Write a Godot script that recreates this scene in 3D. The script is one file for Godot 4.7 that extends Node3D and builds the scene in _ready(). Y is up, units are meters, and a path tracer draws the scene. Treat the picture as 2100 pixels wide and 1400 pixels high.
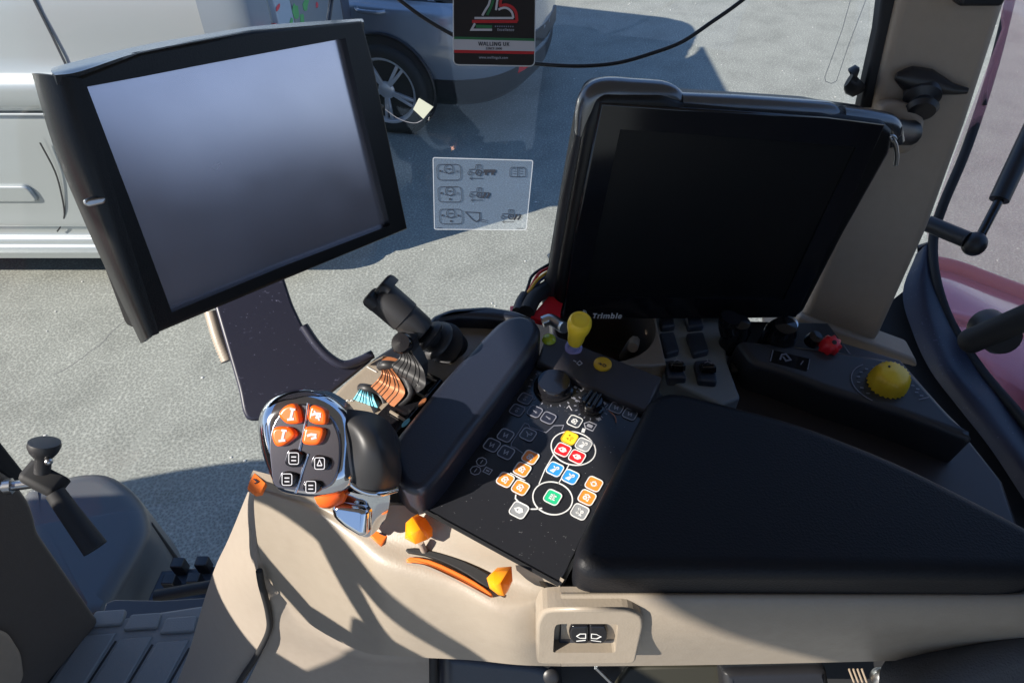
extends Node3D
# Tractor cab: the armrest console, its screens and levers, and the car park seen through the side window.
# Metres; the ground is y = 0, the cab floor y = 1.3, the console top about y = 2.03.

var M := {}
var used := {}
var rng := RandomNumberGenerator.new()

# ---------------------------------------------------------------- mesh building
class MB:
	var v := PackedVector3Array()
	var n := PackedVector3Array()
	func tri(a: Vector3, b: Vector3, c: Vector3, na: Vector3, nb: Vector3, nc: Vector3) -> void:
		var g := (b - a).cross(c - a)
		if g.length_squared() < 1e-20:
			return
		if g.dot(na + nb + nc) > 0.0:
			v.append_array([a, c, b])
			n.append_array([na, nc, nb])
		else:
			v.append_array([a, b, c])
			n.append_array([na, nb, nc])
	func quad(a: Vector3, b: Vector3, c: Vector3, d: Vector3, na: Vector3, nb: Vector3, nc: Vector3, nd: Vector3) -> void:
		tri(a, b, c, na, nb, nc)
		tri(a, c, d, na, nc, nd)
	func flat(a: Vector3, b: Vector3, c: Vector3, d: Vector3) -> void:
		var m := (c - a).cross(d - b).normalized()
		if m == Vector3.ZERO or c == d:
			m = (b - a).cross(c - a).normalized()
		quad(a, b, c, d, m, m, m, m)
	func mesh() -> ArrayMesh:
		var arr := []
		arr.resize(Mesh.ARRAY_MAX)
		arr[Mesh.ARRAY_VERTEX] = v
		arr[Mesh.ARRAY_NORMAL] = n
		var m := ArrayMesh.new()
		m.add_surface_from_arrays(Mesh.PRIMITIVE_TRIANGLES, arr)
		return m

func frame_of(nrm: Vector3) -> Basis:
	var z := nrm.normalized()
	var x := Vector3.UP.cross(z)
	if x.length() < 0.1:
		x = Vector3.RIGHT
	x = (x - z * x.dot(z)).normalized()
	return Basis(x, z.cross(x), z)

func newell(p: Array) -> Vector3:
	var m := Vector3.ZERO
	for i in p.size():
		m += (p[i] as Vector3).cross(p[(i + 1) % p.size()])
	return m.normalized()

# round the corners of a closed outline
func rounded(p: Array, r: float, k := 5) -> Array:
	var out := []
	var c := p.size()
	for i in c:
		var a: Vector3 = p[(i + c - 1) % c]
		var b: Vector3 = p[i]
		var d: Vector3 = p[(i + 1) % c]
		var ra := minf(r, (a - b).length() * 0.45)
		var rd := minf(r, (d - b).length() * 0.45)
		var s := b + (a - b).normalized() * ra
		var e := b + (d - b).normalized() * rd
		for j in k + 1:
			var t := float(j) / k
			out.append(s.lerp(b, t).lerp(b.lerp(e, t), t))
	return out

func catmull(p: Array, sub: int, closed := false) -> Array:
	var out := []
	var c := p.size()
	var last := c if closed else c - 1
	for i in last:
		var p0: Vector3 = p[(i + c - 1) % c] if closed else p[maxi(i - 1, 0)]
		var p1: Vector3 = p[i]
		var p2: Vector3 = p[(i + 1) % c]
		var p3: Vector3 = p[(i + 2) % c] if closed else p[mini(i + 2, c - 1)]
		if not closed and i == 0:
			p0 = p1 * 2.0 - p2
		if not closed and i == last - 1:
			p3 = p2 * 2.0 - p1
		for j in sub:
			out.append(p1.cubic_interpolate(p2, p0, p3, float(j) / sub))
	if not closed:
		out.append(p[c - 1])
	return out

# solid plate: outline p lies on its top face, which looks along nrm; thickness t, rounded upper edge r
func slab(mb: MB, p: Array, nrm: Vector3, t: float, r := 0.002, seg := 3, grow := 0.0, soft := 0.0) -> void:
	var nz := nrm.normalized()
	if newell(p).dot(nz) < 0.0:
		p = p.duplicate()
		p.reverse()
	var c := p.size()
	var outw := []
	var scale_m := []
	for i in c:
		var a: Vector3 = p[(i + c - 1) % c]
		var b: Vector3 = p[i]
		var d: Vector3 = p[(i + 1) % c]
		var e1 := (b - a).normalized().cross(nz)
		var e2 := (d - b).normalized().cross(nz)
		var m := (e1 + e2).normalized()
		if e1.length() < 0.5:
			m = e2
		if e2.length() < 0.5:
			m = e1
		outw.append(m)
		scale_m.append(1.0 / maxf(0.5, m.dot(e2)))
	var rw := maxf(r, soft)     # soft: the rounded edge reaches further in than down
	var rings := []
	var norms := []
	for k in seg + 1:
		var th := PI * 0.5 * (1.0 - float(k) / seg)
		var ring := []
		var nr := []
		for i in c:
			ring.append(p[i] + outw[i] * scale_m[i] * (rw * (cos(th) - 1.0) + grow) + nz * r * (sin(th) - 1.0))
			nr.append((outw[i] * cos(th) * r + nz * sin(th) * rw).normalized())
		rings.append(ring)
		norms.append(nr)
	var low := []
	for i in c:
		low.append(p[i] + outw[i] * scale_m[i] * grow - nz * t)
	rings.append(low)
	norms.append(norms[seg])
	for k in rings.size() - 1:
		for i in c:
			var j := (i + 1) % c
			mb.quad(rings[k][i], rings[k][j], rings[k + 1][j], rings[k + 1][i], norms[k][i], norms[k][j], norms[k + 1][j], norms[k + 1][i])
	var fb := frame_of(nz)
	var flat2 := PackedVector2Array()
	for a in p:
		flat2.append(Vector2((a as Vector3).dot(fb.x), (a as Vector3).dot(fb.y)) * 1000.0)
	var ix := Geometry2D.triangulate_polygon(flat2)
	for i in range(0, ix.size(), 3):
		mb.tri(rings[0][ix[i]], rings[0][ix[i + 1]], rings[0][ix[i + 2]], nz, nz, nz)
		mb.tri(low[ix[i]], low[ix[i + 1]], low[ix[i + 2]], -nz, -nz, -nz)

func cap(mb: MB, ring: Array, nz: Vector3) -> void:
	var fb := frame_of(nz)
	var q := PackedVector2Array()
	for a in ring:
		q.append(Vector2((a as Vector3).dot(fb.x), (a as Vector3).dot(fb.y)) * 1000.0)
	var ix := Geometry2D.triangulate_polygon(q)
	for i in range(0, ix.size(), 3):
		mb.tri(ring[ix[i]], ring[ix[i + 1]], ring[ix[i + 2]], nz, nz, nz)

# plate with an opening: both outlines have the same number of points
func rim(mb: MB, outer: Array, inner: Array, nrm: Vector3, t: float, deep: float, r := 0.003) -> void:
	var nz := nrm.normalized()
	var c := outer.size()
	var mid := Vector3.ZERO
	for a in outer:
		mid += a / c
	for i in c:
		var j := (i + 1) % c
		var oi: Vector3 = outer[i]
		var oj: Vector3 = outer[j]
		var ii: Vector3 = inner[i]
		var ij: Vector3 = inner[j]
		var wi := (oi - mid).normalized()
		var wj := (oj - mid).normalized()
		mb.quad(oi - wi * r, oj - wj * r, ij, ii, nz, nz, nz, nz)
		var seg := 3
		for k in seg:
			var t0 := PI * 0.5 * float(k) / seg
			var t1 := PI * 0.5 * float(k + 1) / seg
			mb.quad(oi - wi * r * (1.0 - sin(t0)) - nz * r * (1.0 - cos(t0)), oj - wj * r * (1.0 - sin(t0)) - nz * r * (1.0 - cos(t0)),
				oj - wj * r * (1.0 - sin(t1)) - nz * r * (1.0 - cos(t1)), oi - wi * r * (1.0 - sin(t1)) - nz * r * (1.0 - cos(t1)),
				wi * sin(t0) + nz * cos(t0), wj * sin(t0) + nz * cos(t0), wj * sin(t1) + nz * cos(t1), wi * sin(t1) + nz * cos(t1))
		mb.flat(oi - nz * r, oj - nz * r, oj - nz * t, oi - nz * t)
		mb.flat(ii, ij, ij - nz * deep, ii - nz * deep)

# smooth surface through rows of points, with thickness away from the side that face looks to
func sheet(mb: MB, rows: Array, sub: int, thick: float, face: Vector3) -> void:
	var g := []
	var fine := []
	for row in rows:
		fine.append(catmull(row, sub) if sub > 1 else row)
	if sub > 1:
		var cols := []
		for j in fine[0].size():
			var col := []
			for i in fine.size():
				col.append(fine[i][j])
			cols.append(catmull(col, sub))
		for i in cols[0].size():
			var row := []
			for j in cols.size():
				row.append(cols[j][i])
			g.append(row)
	else:
		g = fine
	var h := g.size()
	var w: int = g[0].size()
	var nn := []
	for i in h:
		var row := []
		for j in w:
			var du: Vector3 = g[i][mini(j + 1, w - 1)] - g[i][maxi(j - 1, 0)]
			var dv: Vector3 = g[mini(i + 1, h - 1)][j] - g[maxi(i - 1, 0)][j]
			var m := du.cross(dv).normalized()
			row.append(m)
		nn.append(row)
	var total := Vector3.ZERO
	for row in nn:
		for m in row:
			total += m
	var sgn := 1.0 if total.dot(face) > 0.0 else -1.0
	for i in h:
		for j in w:
			nn[i][j] = nn[i][j] * sgn
	for i in h - 1:
		for j in w - 1:
			mb.quad(g[i][j], g[i][j + 1], g[i + 1][j + 1], g[i + 1][j], nn[i][j], nn[i][j + 1], nn[i + 1][j + 1], nn[i + 1][j])
			mb.quad(g[i][j] - nn[i][j] * thick, g[i][j + 1] - nn[i][j + 1] * thick, g[i + 1][j + 1] - nn[i + 1][j + 1] * thick, g[i + 1][j] - nn[i + 1][j] * thick,
				-nn[i][j], -nn[i][j + 1], -nn[i + 1][j + 1], -nn[i + 1][j])
	for j in w - 1:
		for i in [0, h - 1]:
			mb.flat(g[i][j], g[i][j + 1], g[i][j + 1] - nn[i][j + 1] * thick, g[i][j] - nn[i][j] * thick)
	for i in h - 1:
		for j in [0, w - 1]:
			mb.flat(g[i][j], g[i + 1][j], g[i + 1][j] - nn[i + 1][j] * thick, g[i][j] - nn[i][j] * thick)

# turned shape: profile of Vector2(radius, height) about the y axis of xf
func lathe(mb: MB, prof: Array, xf: Transform3D, c := 32, flute := 0, fdepth := 0.0) -> void:
	for k in prof.size() - 1:
		var a: Vector2 = prof[k]
		var b: Vector2 = prof[k + 1]
		if a.distance_to(b) < 1e-6:
			continue
		var s := (b - a).normalized()
		var m0 := Vector2(s.y, -s.x)
		var na := m0
		var nb := m0
		if k > 0:
			var s2 := (a - (prof[k - 1] as Vector2)).normalized()
			if s2.dot(s) > 0.72:
				na = (m0 + Vector2(s2.y, -s2.x)).normalized()
		if k + 2 < prof.size():
			var s3 := ((prof[k + 2] as Vector2) - b).normalized()
			if s3.dot(s) > 0.72:
				nb = (m0 + Vector2(s3.y, -s3.x)).normalized()
		for i in c:
			var t0 := TAU * i / c
			var t1 := TAU * (i + 1) / c
			var f0 := 1.0
			var f1 := 1.0
			if flute > 0:
				f0 = 1.0 - fdepth * (0.5 + 0.5 * cos(t0 * flute))
				f1 = 1.0 - fdepth * (0.5 + 0.5 * cos(t1 * flute))
			var d0 := Vector3(cos(t0), 0, sin(t0))
			var d1 := Vector3(cos(t1), 0, sin(t1))
			mb.quad(xf * (d0 * a.x * f0 + Vector3(0, a.y, 0)), xf * (d1 * a.x * f1 + Vector3(0, a.y, 0)), xf * (d1 * b.x * f1 + Vector3(0, b.y, 0)), xf * (d0 * b.x * f0 + Vector3(0, b.y, 0)),
				(xf.basis * (d0 * na.x + Vector3(0, na.y, 0))).normalized(), (xf.basis * (d1 * na.x + Vector3(0, na.y, 0))).normalized(),
				(xf.basis * (d1 * nb.x + Vector3(0, nb.y, 0))).normalized(), (xf.basis * (d0 * nb.x + Vector3(0, nb.y, 0))).normalized())

# a place at p whose y axis runs along axis
func along(p: Vector3, axis: Vector3) -> Transform3D:
	var y := axis.normalized()
	var x := y.cross(Vector3.BACK)
	if x.length() < 0.1:
		x = y.cross(Vector3.RIGHT)
	x = x.normalized()
	return Transform3D(Basis(x, y, x.cross(y)), p)

func tube(mb: MB, pts: Array, r: float, c := 12, sub := 6, closed := false, radii := []) -> void:
	var q := catmull(pts, sub, closed) if sub > 1 else pts.duplicate()
	var h := q.size()
	var up := Vector3.ZERO
	var rings := []
	var nn := []
	for i in h:
		var dv: Vector3
		if closed:
			dv = (q[(i + 1) % h] - q[(i + h - 1) % h])
		else:
			dv = (q[mini(i + 1, h - 1)] - q[maxi(i - 1, 0)])
		dv = dv.normalized()
		if up == Vector3.ZERO:
			up = dv.cross(Vector3(0.3, 0.2, 0.93)).normalized()
		up = (up - dv * up.dot(dv)).normalized()
		var sd := dv.cross(up)
		var rr := r
		if radii.size() > 0:
			var u := float(i) / (h - 1) * (radii.size() - 1)
			var i0 := mini(int(u), radii.size() - 2)
			rr = lerpf(radii[i0], radii[i0 + 1], u - i0)
		var ring := []
		var nr := []
		for k in c:
			var m := up * cos(TAU * k / c) + sd * sin(TAU * k / c)
			nr.append(m)
			ring.append(q[i] + m * rr)
		rings.append(ring)
		nn.append(nr)
	for i in (h if closed else h - 1):
		var j := (i + 1) % h
		for k in c:
			var l := (k + 1) % c
			mb.quad(rings[i][k], rings[i][l], rings[j][l], rings[j][k], nn[i][k], nn[i][l], nn[j][l], nn[j][k])
	if not closed:
		cap(mb, rings[0], (q[0] - q[1]).normalized())
		cap(mb, rings[h - 1], (q[h - 1] - q[h - 2]).normalized())

# raised print: a line of width w on a surface that looks along nz
func line(mb: MB, pts: Array, w: float, nz: Vector3, closed := false, up := 0.0004) -> void:
	var c := pts.size()
	var a := []
	var b := []
	for i in c:
		var p0: Vector3 = pts[(i + c - 1) % c] if closed else pts[maxi(i - 1, 0)]
		var p1: Vector3 = pts[i]
		var p2: Vector3 = pts[(i + 1) % c] if closed else pts[mini(i + 1, c - 1)]
		var s := Vector3.ZERO
		if p1 != p0:
			s += (p1 - p0).normalized()
		if p2 != p1:
			s += (p2 - p1).normalized()
		var side := s.normalized().cross(nz)
		var k := 1.0
		if p1 != p0:
			k = 1.0 / maxf(0.5, absf(side.dot((p1 - p0).normalized().cross(nz))))
		a.append(p1 + side * w * 0.5 * k + nz * up)
		b.append(p1 - side * w * 0.5 * k + nz * up)
	for i in (c if closed else c - 1):
		var j := (i + 1) % c
		mb.quad(a[i], a[j], b[j], b[i], nz, nz, nz, nz)
		mb.flat(a[i], a[j], a[j] - nz * up, a[i] - nz * up)
		mb.flat(b[i], b[j], b[j] - nz * up, b[i] - nz * up)

# cut-gem knob: outline, raised ridge points and a flat back
func facet(mb: MB, p: Array, apex: Array, nz: Vector3, t: float) -> void:
	var near := []
	for a in p:
		var best := 0
		for k in apex.size():
			if (a as Vector3).distance_to(apex[k]) < (a as Vector3).distance_to(apex[best]):
				best = k
		near.append(best)
	var c := p.size()
	var tris := []
	for i in c:
		var j := (i + 1) % c
		tris.append([p[i], p[j], apex[near[i]]])
		if near[i] != near[j]:
			tris.append([p[j], apex[near[j]], apex[near[i]]])
		tris.append([p[i], p[j], p[j] - nz * t])
		tris.append([p[i], p[j] - nz * t, p[i] - nz * t])
	# soften the edges between the facets
	var mid := Vector3.ZERO
	for a in p:
		mid += (a - nz * t * 0.5) / c
	var sum := {}
	var fn := []
	for q in tris:
		var m: Vector3 = (q[1] - q[0]).cross(q[2] - q[0]).normalized()
		if m.dot((q[0] + q[1] + q[2]) / 3.0 - mid) < 0.0:
			m = -m
		fn.append(m)
		for a in q:
			sum[a] = sum.get(a, Vector3.ZERO) + m
	for k in tris.size():
		var q: Array = tris[k]
		var vn := []
		for a in q:
			vn.append((fn[k] * 0.4 + (sum[a] as Vector3).normalized() * 0.6).normalized())
		mb.tri(q[0], q[1], q[2], vn[0], vn[1], vn[2])
	var low := []
	for a in p:
		low.append(a - nz * t)
	cap(mb, low, -nz)

func box(mb: MB, at: Vector3, b: Basis, s: Vector3, r := 0.002) -> void:
	var p := [at + b.x * s.x * 0.5 + b.y * s.y * 0.5 + b.z * s.z * 0.5, at - b.x * s.x * 0.5 + b.y * s.y * 0.5 + b.z * s.z * 0.5,
		at - b.x * s.x * 0.5 - b.y * s.y * 0.5 + b.z * s.z * 0.5, at + b.x * s.x * 0.5 - b.y * s.y * 0.5 + b.z * s.z * 0.5]
	slab(mb, rounded(p, r, 2), b.z, s.z, minf(r, s.z * 0.4), 2)

func ball(mb: MB, at: Vector3, b: Basis, c := 28) -> void:
	var prof := []
	for i in 17:
		var t := -PI * 0.5 + PI * i / 16.0
		prof.append(Vector2(maxf(cos(t), 0.0), sin(t)))
	lathe(mb, prof, Transform3D(b, at), c)

# ---------------------------------------------------------------- scene objects
func numbered(called: String) -> String:
	used[called] = used.get(called, -1) + 1
	return called if used[called] == 0 else "%s_%03d" % [called, used[called]]

func tag(o: Node3D, label: String, category: String, group := "") -> void:
	o.set_meta("label", label)
	o.set_meta("category", category)
	if group != "":
		o.set_meta("group", group)

func obj(called: String, mb, mat: Material, parent: Node = self) -> MeshInstance3D:
	var o := MeshInstance3D.new()
	o.name = numbered(called) if parent == self else called
	o.mesh = mb.mesh() if mb is MB else mb
	o.material_override = mat
	parent.add_child(o, true)
	return o

func thing(called: String, label: String, category: String, group := "") -> Node3D:
	var o := Node3D.new()
	o.name = numbered(called)
	add_child(o)
	tag(o, label, category, group)
	return o

func struct(o: Node3D) -> void:
	o.set_meta("kind", "structure")

func noise(freq: float, type := FastNoiseLite.TYPE_SIMPLEX_SMOOTH, oct := 3, sd := 1) -> FastNoiseLite:
	var f := FastNoiseLite.new()
	f.noise_type = type
	f.frequency = freq
	f.fractal_octaves = oct
	f.seed = sd
	return f

func ntex(f: FastNoiseLite, size: int, normal := false, bump := 2.0, ramp: Gradient = null) -> NoiseTexture2D:
	var t := NoiseTexture2D.new()
	t.width = size
	t.height = size
	t.seamless = true
	t.noise = f
	t.as_normal_map = normal
	t.bump_strength = bump
	if ramp:
		t.color_ramp = ramp
	return t

func grad(stops: Array) -> Gradient:
	var g := Gradient.new()
	var o := PackedFloat32Array()
	var c := PackedColorArray()
	for s in stops:
		o.append(s[0])
		c.append(s[1])
	g.offsets = o
	g.colors = c
	return g

func lin(r: float, g: float, b: float, a := 1.0) -> Color:
	var c := Color(r, g, b).linear_to_srgb()
	c.a = a
	return c

func mat(called: String, c: Color, rough := 0.5, metal := 0.0, spec := 0.5) -> StandardMaterial3D:
	var m := StandardMaterial3D.new()
	m.albedo_color = c
	m.roughness = rough
	m.metallic = metal
	m.metallic_specular = spec
	M[called] = m
	return m

func grain(m: StandardMaterial3D, tex: Texture2D, scale: float, amount: float) -> void:
	m.normal_enabled = true
	m.normal_texture = tex
	m.normal_scale = amount
	m.uv1_triplanar = true
	m.uv1_world_triplanar = true
	m.uv1_scale = Vector3.ONE * scale

func materials() -> void:
	var fine := ntex(noise(0.11, FastNoiseLite.TYPE_CELLULAR, 2, 5), 512, true, 3.0)
	var soft := ntex(noise(0.03, FastNoiseLite.TYPE_SIMPLEX_SMOOTH, 4, 8), 512, true, 2.0)
	var speck := ntex(noise(0.09, FastNoiseLite.TYPE_SIMPLEX, 1, 31), 1024, false, 1.0, grad([[0.0, lin(1, 1, 1)], [0.87, lin(1, 1, 1)], [0.93, lin(4, 4, 4)]]))
	var dirt := ntex(noise(0.012, FastNoiseLite.TYPE_SIMPLEX_SMOOTH, 5, 77), 512, false, 1.0, grad([[0.0, Color(0.96, 0.955, 0.95)], [0.5, Color(0.98, 0.98, 0.975)], [1.0, Color(1, 1, 1)]]))
	var smear := ntex(noise(0.010, FastNoiseLite.TYPE_SIMPLEX_SMOOTH, 5, 41), 512, false, 1.0, grad([[0.0, Color(0.68, 0.68, 0.68)], [0.5, Color(0.8, 0.8, 0.8)], [1.0, Color(0.92, 0.92, 0.92)]]))
	var m := mat("pad", lin(0.008, 0.0085, 0.011), 0.5, 0.0, 0.35)
	grain(m, fine, 9.0, 0.35)
	# black soft plastic with pale dust specks
	var dust := Image.create(1024, 1024, false, Image.FORMAT_RGB8)
	dust.fill(lin(0.017, 0.018, 0.022))
	for i in 900:
		var q := rng.randf_range(0.10, 0.5)
		var px := rng.randi_range(1, 1021)
		var py := rng.randi_range(1, 1021)
		dust.set_pixel(px, py, lin(q, q, q))
		if rng.randf() < 0.4:
			dust.set_pixel(px + 1, py, lin(q * 0.7, q * 0.7, q * 0.7))
		if rng.randf() < 0.10:
			for k in 9:
				dust.set_pixel(clampi(px + k, 0, 1023), clampi(py + int(sin(k * 0.7 + px) * 2.0), 0, 1023), lin(q * 0.5, q * 0.5, q * 0.5))
	var dtex := ImageTexture.create_from_image(dust)
	m = mat("dusty", Color(0.85, 0.92, 1.1), 0.42, 0.0, 0.6)
	m.albedo_texture = dtex
	grain(m, fine, 12.0, 0.22)
	m = mat("dusty_gloss", Color.WHITE, 0.22)
	m.albedo_texture = dtex
	m.uv1_triplanar = true
	m.uv1_world_triplanar = true
	m.uv1_scale = Vector3.ONE * 3.1
	m = mat("beige", lin(0.280, 0.238, 0.190), 0.52)
	m.roughness_texture = smear
	m.albedo_texture = dirt
	grain(m, fine, 9.0, 0.15)
	m = mat("beige_grey", lin(0.30, 0.255, 0.21), 0.45)
	m.albedo_texture = dirt
	grain(m, fine, 12.0, 0.18)
	m = mat("taupe", lin(0.085, 0.068, 0.055), 0.55)
	m.albedo_texture = dirt
	grain(m, fine, 8.0, 0.3)
	m = mat("pillar", lin(0.30, 0.235, 0.172), 0.55)
	m.albedo_texture = dirt
	grain(m, fine, 9.0, 0.25)
	mat("headliner", lin(0.34, 0.31, 0.28), 0.8)
	m = mat("black", lin(0.012, 0.012, 0.014), 0.42)
	grain(m, soft, 6.0, 0.15)
	mat("black_gloss", lin(0.008, 0.008, 0.010), 0.12)
	mat("black_matt", lin(0.010, 0.010, 0.011), 0.7)
	mat("rubber", lin(0.018, 0.018, 0.020), 0.48)
	m = mat("case", lin(0.006, 0.006, 0.0065), 0.36, 0.0, 0.4)
	grain(m, fine, 16.0, 0.3)
	m = mat("screen", lin(0.58, 0.54, 0.60), 0.31, 0.88, 1.0)
	m.roughness_texture = smear
	m.uv1_triplanar = true
	m.uv1_world_triplanar = true
	m.uv1_scale = Vector3.ONE * 3.0
	m.clearcoat_enabled = true
	m.clearcoat = 1.0
	m.clearcoat_roughness = 0.15
	m = mat("screen_dark", lin(0.020, 0.017, 0.025), 0.30, 0.05, 0.9)
	m.roughness_texture = smear
	m.uv1_triplanar = true
	m.uv1_world_triplanar = true
	m.uv1_scale = Vector3.ONE * 3.0
	m = mat("guard", lin(0.03, 0.032, 0.036), 0.25, 0.0, 0.8)
	m.clearcoat_enabled = true
	m.clearcoat = 1.0
	m.clearcoat_roughness = 0.25
	mat("chrome", lin(0.62, 0.64, 0.68), 0.07, 1.0)
	mat("dark_chrome", lin(0.22, 0.215, 0.25), 0.18, 1.0)
	mat("steel", lin(0.5, 0.5, 0.5), 0.3, 1.0)
	mat("orange", lin(0.80, 0.11, 0.008), 0.28)
	m = mat("orange_lever", lin(0.98, 0.38, 0.008), 0.3)
	m.backlight_enabled = true
	m.backlight = lin(0.5, 0.12, 0.0)
	mat("orange_flat", lin(0.80, 0.17, 0.02), 0.5)
	mat("yellow", lin(0.88, 0.60, 0.035), 0.38)
	mat("yellow_dark", lin(0.62, 0.36, 0.02), 0.4)
	mat("lime", lin(0.35, 0.42, 0.02), 0.25)
	mat("red", lin(0.72, 0.02, 0.03), 0.35)
	mat("white_print", lin(0.66, 0.66, 0.65), 0.5)
	mat("name_white", lin(0.95, 0.95, 0.95), 0.5)
	mat("grey_print", lin(0.36, 0.36, 0.40), 0.5)
	mat("dim_print", lin(0.20, 0.205, 0.25), 0.5)
	mat("key_orange", lin(0.86, 0.24, 0.03), 0.4)
	mat("key_red", lin(0.62, 0.015, 0.02), 0.4)
	mat("key_yellow", lin(0.82, 0.72, 0.03), 0.4)
	mat("key_blue", lin(0.03, 0.27, 0.66), 0.4)
	mat("key_green", lin(0.02, 0.46, 0.21), 0.4)
	mat("key_grey", lin(0.25, 0.26, 0.27), 0.4)
	mat("key_dark", lin(0.018, 0.020, 0.032), 0.3)
	mat("key_slate", lin(0.04, 0.045, 0.055), 0.3)
	mat("copper", lin(0.42, 0.16, 0.07), 0.28, 0.35)
	mat("light_blue", lin(0.16, 0.52, 0.66), 0.35)
	mat("strip", lin(0.040, 0.036, 0.040), 0.45)
	mat("slate_blue", lin(0.23, 0.265, 0.29), 0.5)
	mat("switch", lin(0.03, 0.034, 0.044), 0.4)
	m = mat("navy_plate", lin(0.014, 0.016, 0.024), 0.4)
	m.albedo_texture = dtex
	m.albedo_color = Color(1.1, 1.1, 1.3)
	m.uv1_triplanar = true
	m.uv1_world_triplanar = true
	m.uv1_scale = Vector3.ONE * 2.3
	# asphalt: worn pale chippings, darker binder between them
	m = mat("asphalt", lin(0.98, 0.99, 0.95), 0.9)
	m.albedo_texture = ntex(noise(0.085, FastNoiseLite.TYPE_CELLULAR, 3, 3), 1024, false, 1.0, grad([[0.0, lin(0.10, 0.104, 0.096)], [0.35, lin(0.225, 0.232, 0.212)], [0.7, lin(0.31, 0.318, 0.292)], [0.93, lin(0.42, 0.425, 0.39)], [1.0, lin(0.6, 0.6, 0.58)]]))
	m.uv1_triplanar = true
	m.uv1_world_triplanar = true
	m.uv1_scale = Vector3.ONE * 0.85
	m.detail_enabled = true
	m.detail_blend_mode = BaseMaterial3D.BLEND_MODE_MUL
	m.detail_albedo = ntex(noise(0.006, FastNoiseLite.TYPE_SIMPLEX_SMOOTH, 5, 14), 512, false, 1.0, grad([[0.0, Color(0.88, 0.88, 0.88)], [0.5, Color(0.96, 0.96, 0.96)], [1.0, Color(1, 1, 1)]]))
	m.detail_uv_layer = BaseMaterial3D.DETAIL_UV_1
	m.normal_enabled = true
	m.normal_texture = ntex(noise(0.085, FastNoiseLite.TYPE_CELLULAR, 3, 3), 1024, true, 4.0)
	m.normal_scale = 0.25
	m = mat("van_paint", lin(0.36, 0.39, 0.385), 0.32, 0.45)
	m.clearcoat_enabled = true
	m.clearcoat = 0.8
	m.clearcoat_roughness = 0.08
	m = mat("car_paint", lin(0.25, 0.28, 0.32), 0.26, 0.5)
	m.clearcoat_enabled = true
	m.clearcoat = 1.0
	m.clearcoat_roughness = 0.04
	m = mat("dark_paint", lin(0.02, 0.022, 0.026), 0.25, 0.2)
	m.clearcoat_enabled = true
	m = mat("grey_paint", lin(0.20, 0.225, 0.24), 0.4, 0.2)
	m = mat("pale_blue_paint", lin(0.34, 0.43, 0.52), 0.4, 0.1)
	mat("car_glass", lin(0.012, 0.014, 0.016), 0.05)
	mat("tyre", lin(0.016, 0.016, 0.017), 0.8)
	mat("alloy", lin(0.62, 0.63, 0.66), 0.3, 0.5)
	mat("tail_red", lin(0.55, 0.02, 0.02), 0.15)
	m = mat("fender_red", lin(0.44, 0.10, 0.14), 0.14, 0.2, 1.0)
	m.clearcoat_enabled = true
	m.clearcoat = 1.0
	m.clearcoat_roughness = 0.06
	mat("fender_edge", lin(0.62, 0.12, 0.07), 0.2)
	m = mat("glass", Color(0.10, 0.14, 0.15, 0.04), 0.02, 0.0, 0.3)
	m.transparency = BaseMaterial3D.TRANSPARENCY_ALPHA
	m = mat("rose_glass", Color(1.0, 0.74, 0.79, 0.26), 0.02)
	m.transparency = BaseMaterial3D.TRANSPARENCY_ALPHA
	m = mat("clear_film", Color(0.60, 0.68, 0.78, 0.11), 0.35)
	m.transparency = BaseMaterial3D.TRANSPARENCY_ALPHA
	m = mat("clear_plastic", Color(0.75, 0.72, 0.95, 0.45), 0.05)
	m.transparency = BaseMaterial3D.TRANSPARENCY_ALPHA
	m = mat("film_edge", Color(0.9, 0.92, 0.95, 0.35), 0.4)
	m.transparency = BaseMaterial3D.TRANSPARENCY_ALPHA
	mat("ink", lin(0.012, 0.016, 0.028), 0.6)
	mat("paper", lin(0.42, 0.45, 0.38), 0.8)
	mat("card_black", lin(0.018, 0.016, 0.017), 0.4)
	mat("card_green", lin(0.03, 0.16, 0.06), 0.4)
	mat("card_red", lin(0.50, 0.025, 0.03), 0.4)
	mat("card_silver", lin(0.55, 0.52, 0.52), 0.35, 0.0)
	m = mat("fabric", lin(0.075, 0.078, 0.085), 0.95)
	grain(m, fine, 10.0, 0.9)
	m = mat("floor_mat", lin(0.18, 0.185, 0.185), 0.65)
	grain(m, fine, 8.0, 0.3)
	mat("olive", lin(0.016, 0.015, 0.008), 0.6)
	mat("wire_red", lin(0.6, 0.02, 0.03), 0.4)
	mat("wire_yellow", lin(0.75, 0.42, 0.03), 0.4)
	mat("wire_green", lin(0.02, 0.22, 0.12), 0.4)
	mat("wire_blue", lin(0.02, 0.06, 0.25), 0.4)
	mat("leaf_print", lin(0.06, 0.36, 0.08), 0.5)
	mat("box_plastic", lin(0.075, 0.08, 0.085), 0.38)
	mat("switch_cap", lin(0.038, 0.052, 0.080), 0.4)
	mat("crack", lin(0.16, 0.16, 0.15), 0.95)
	mat("stone", lin(0.5, 0.5, 0.47), 0.9)

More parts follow.
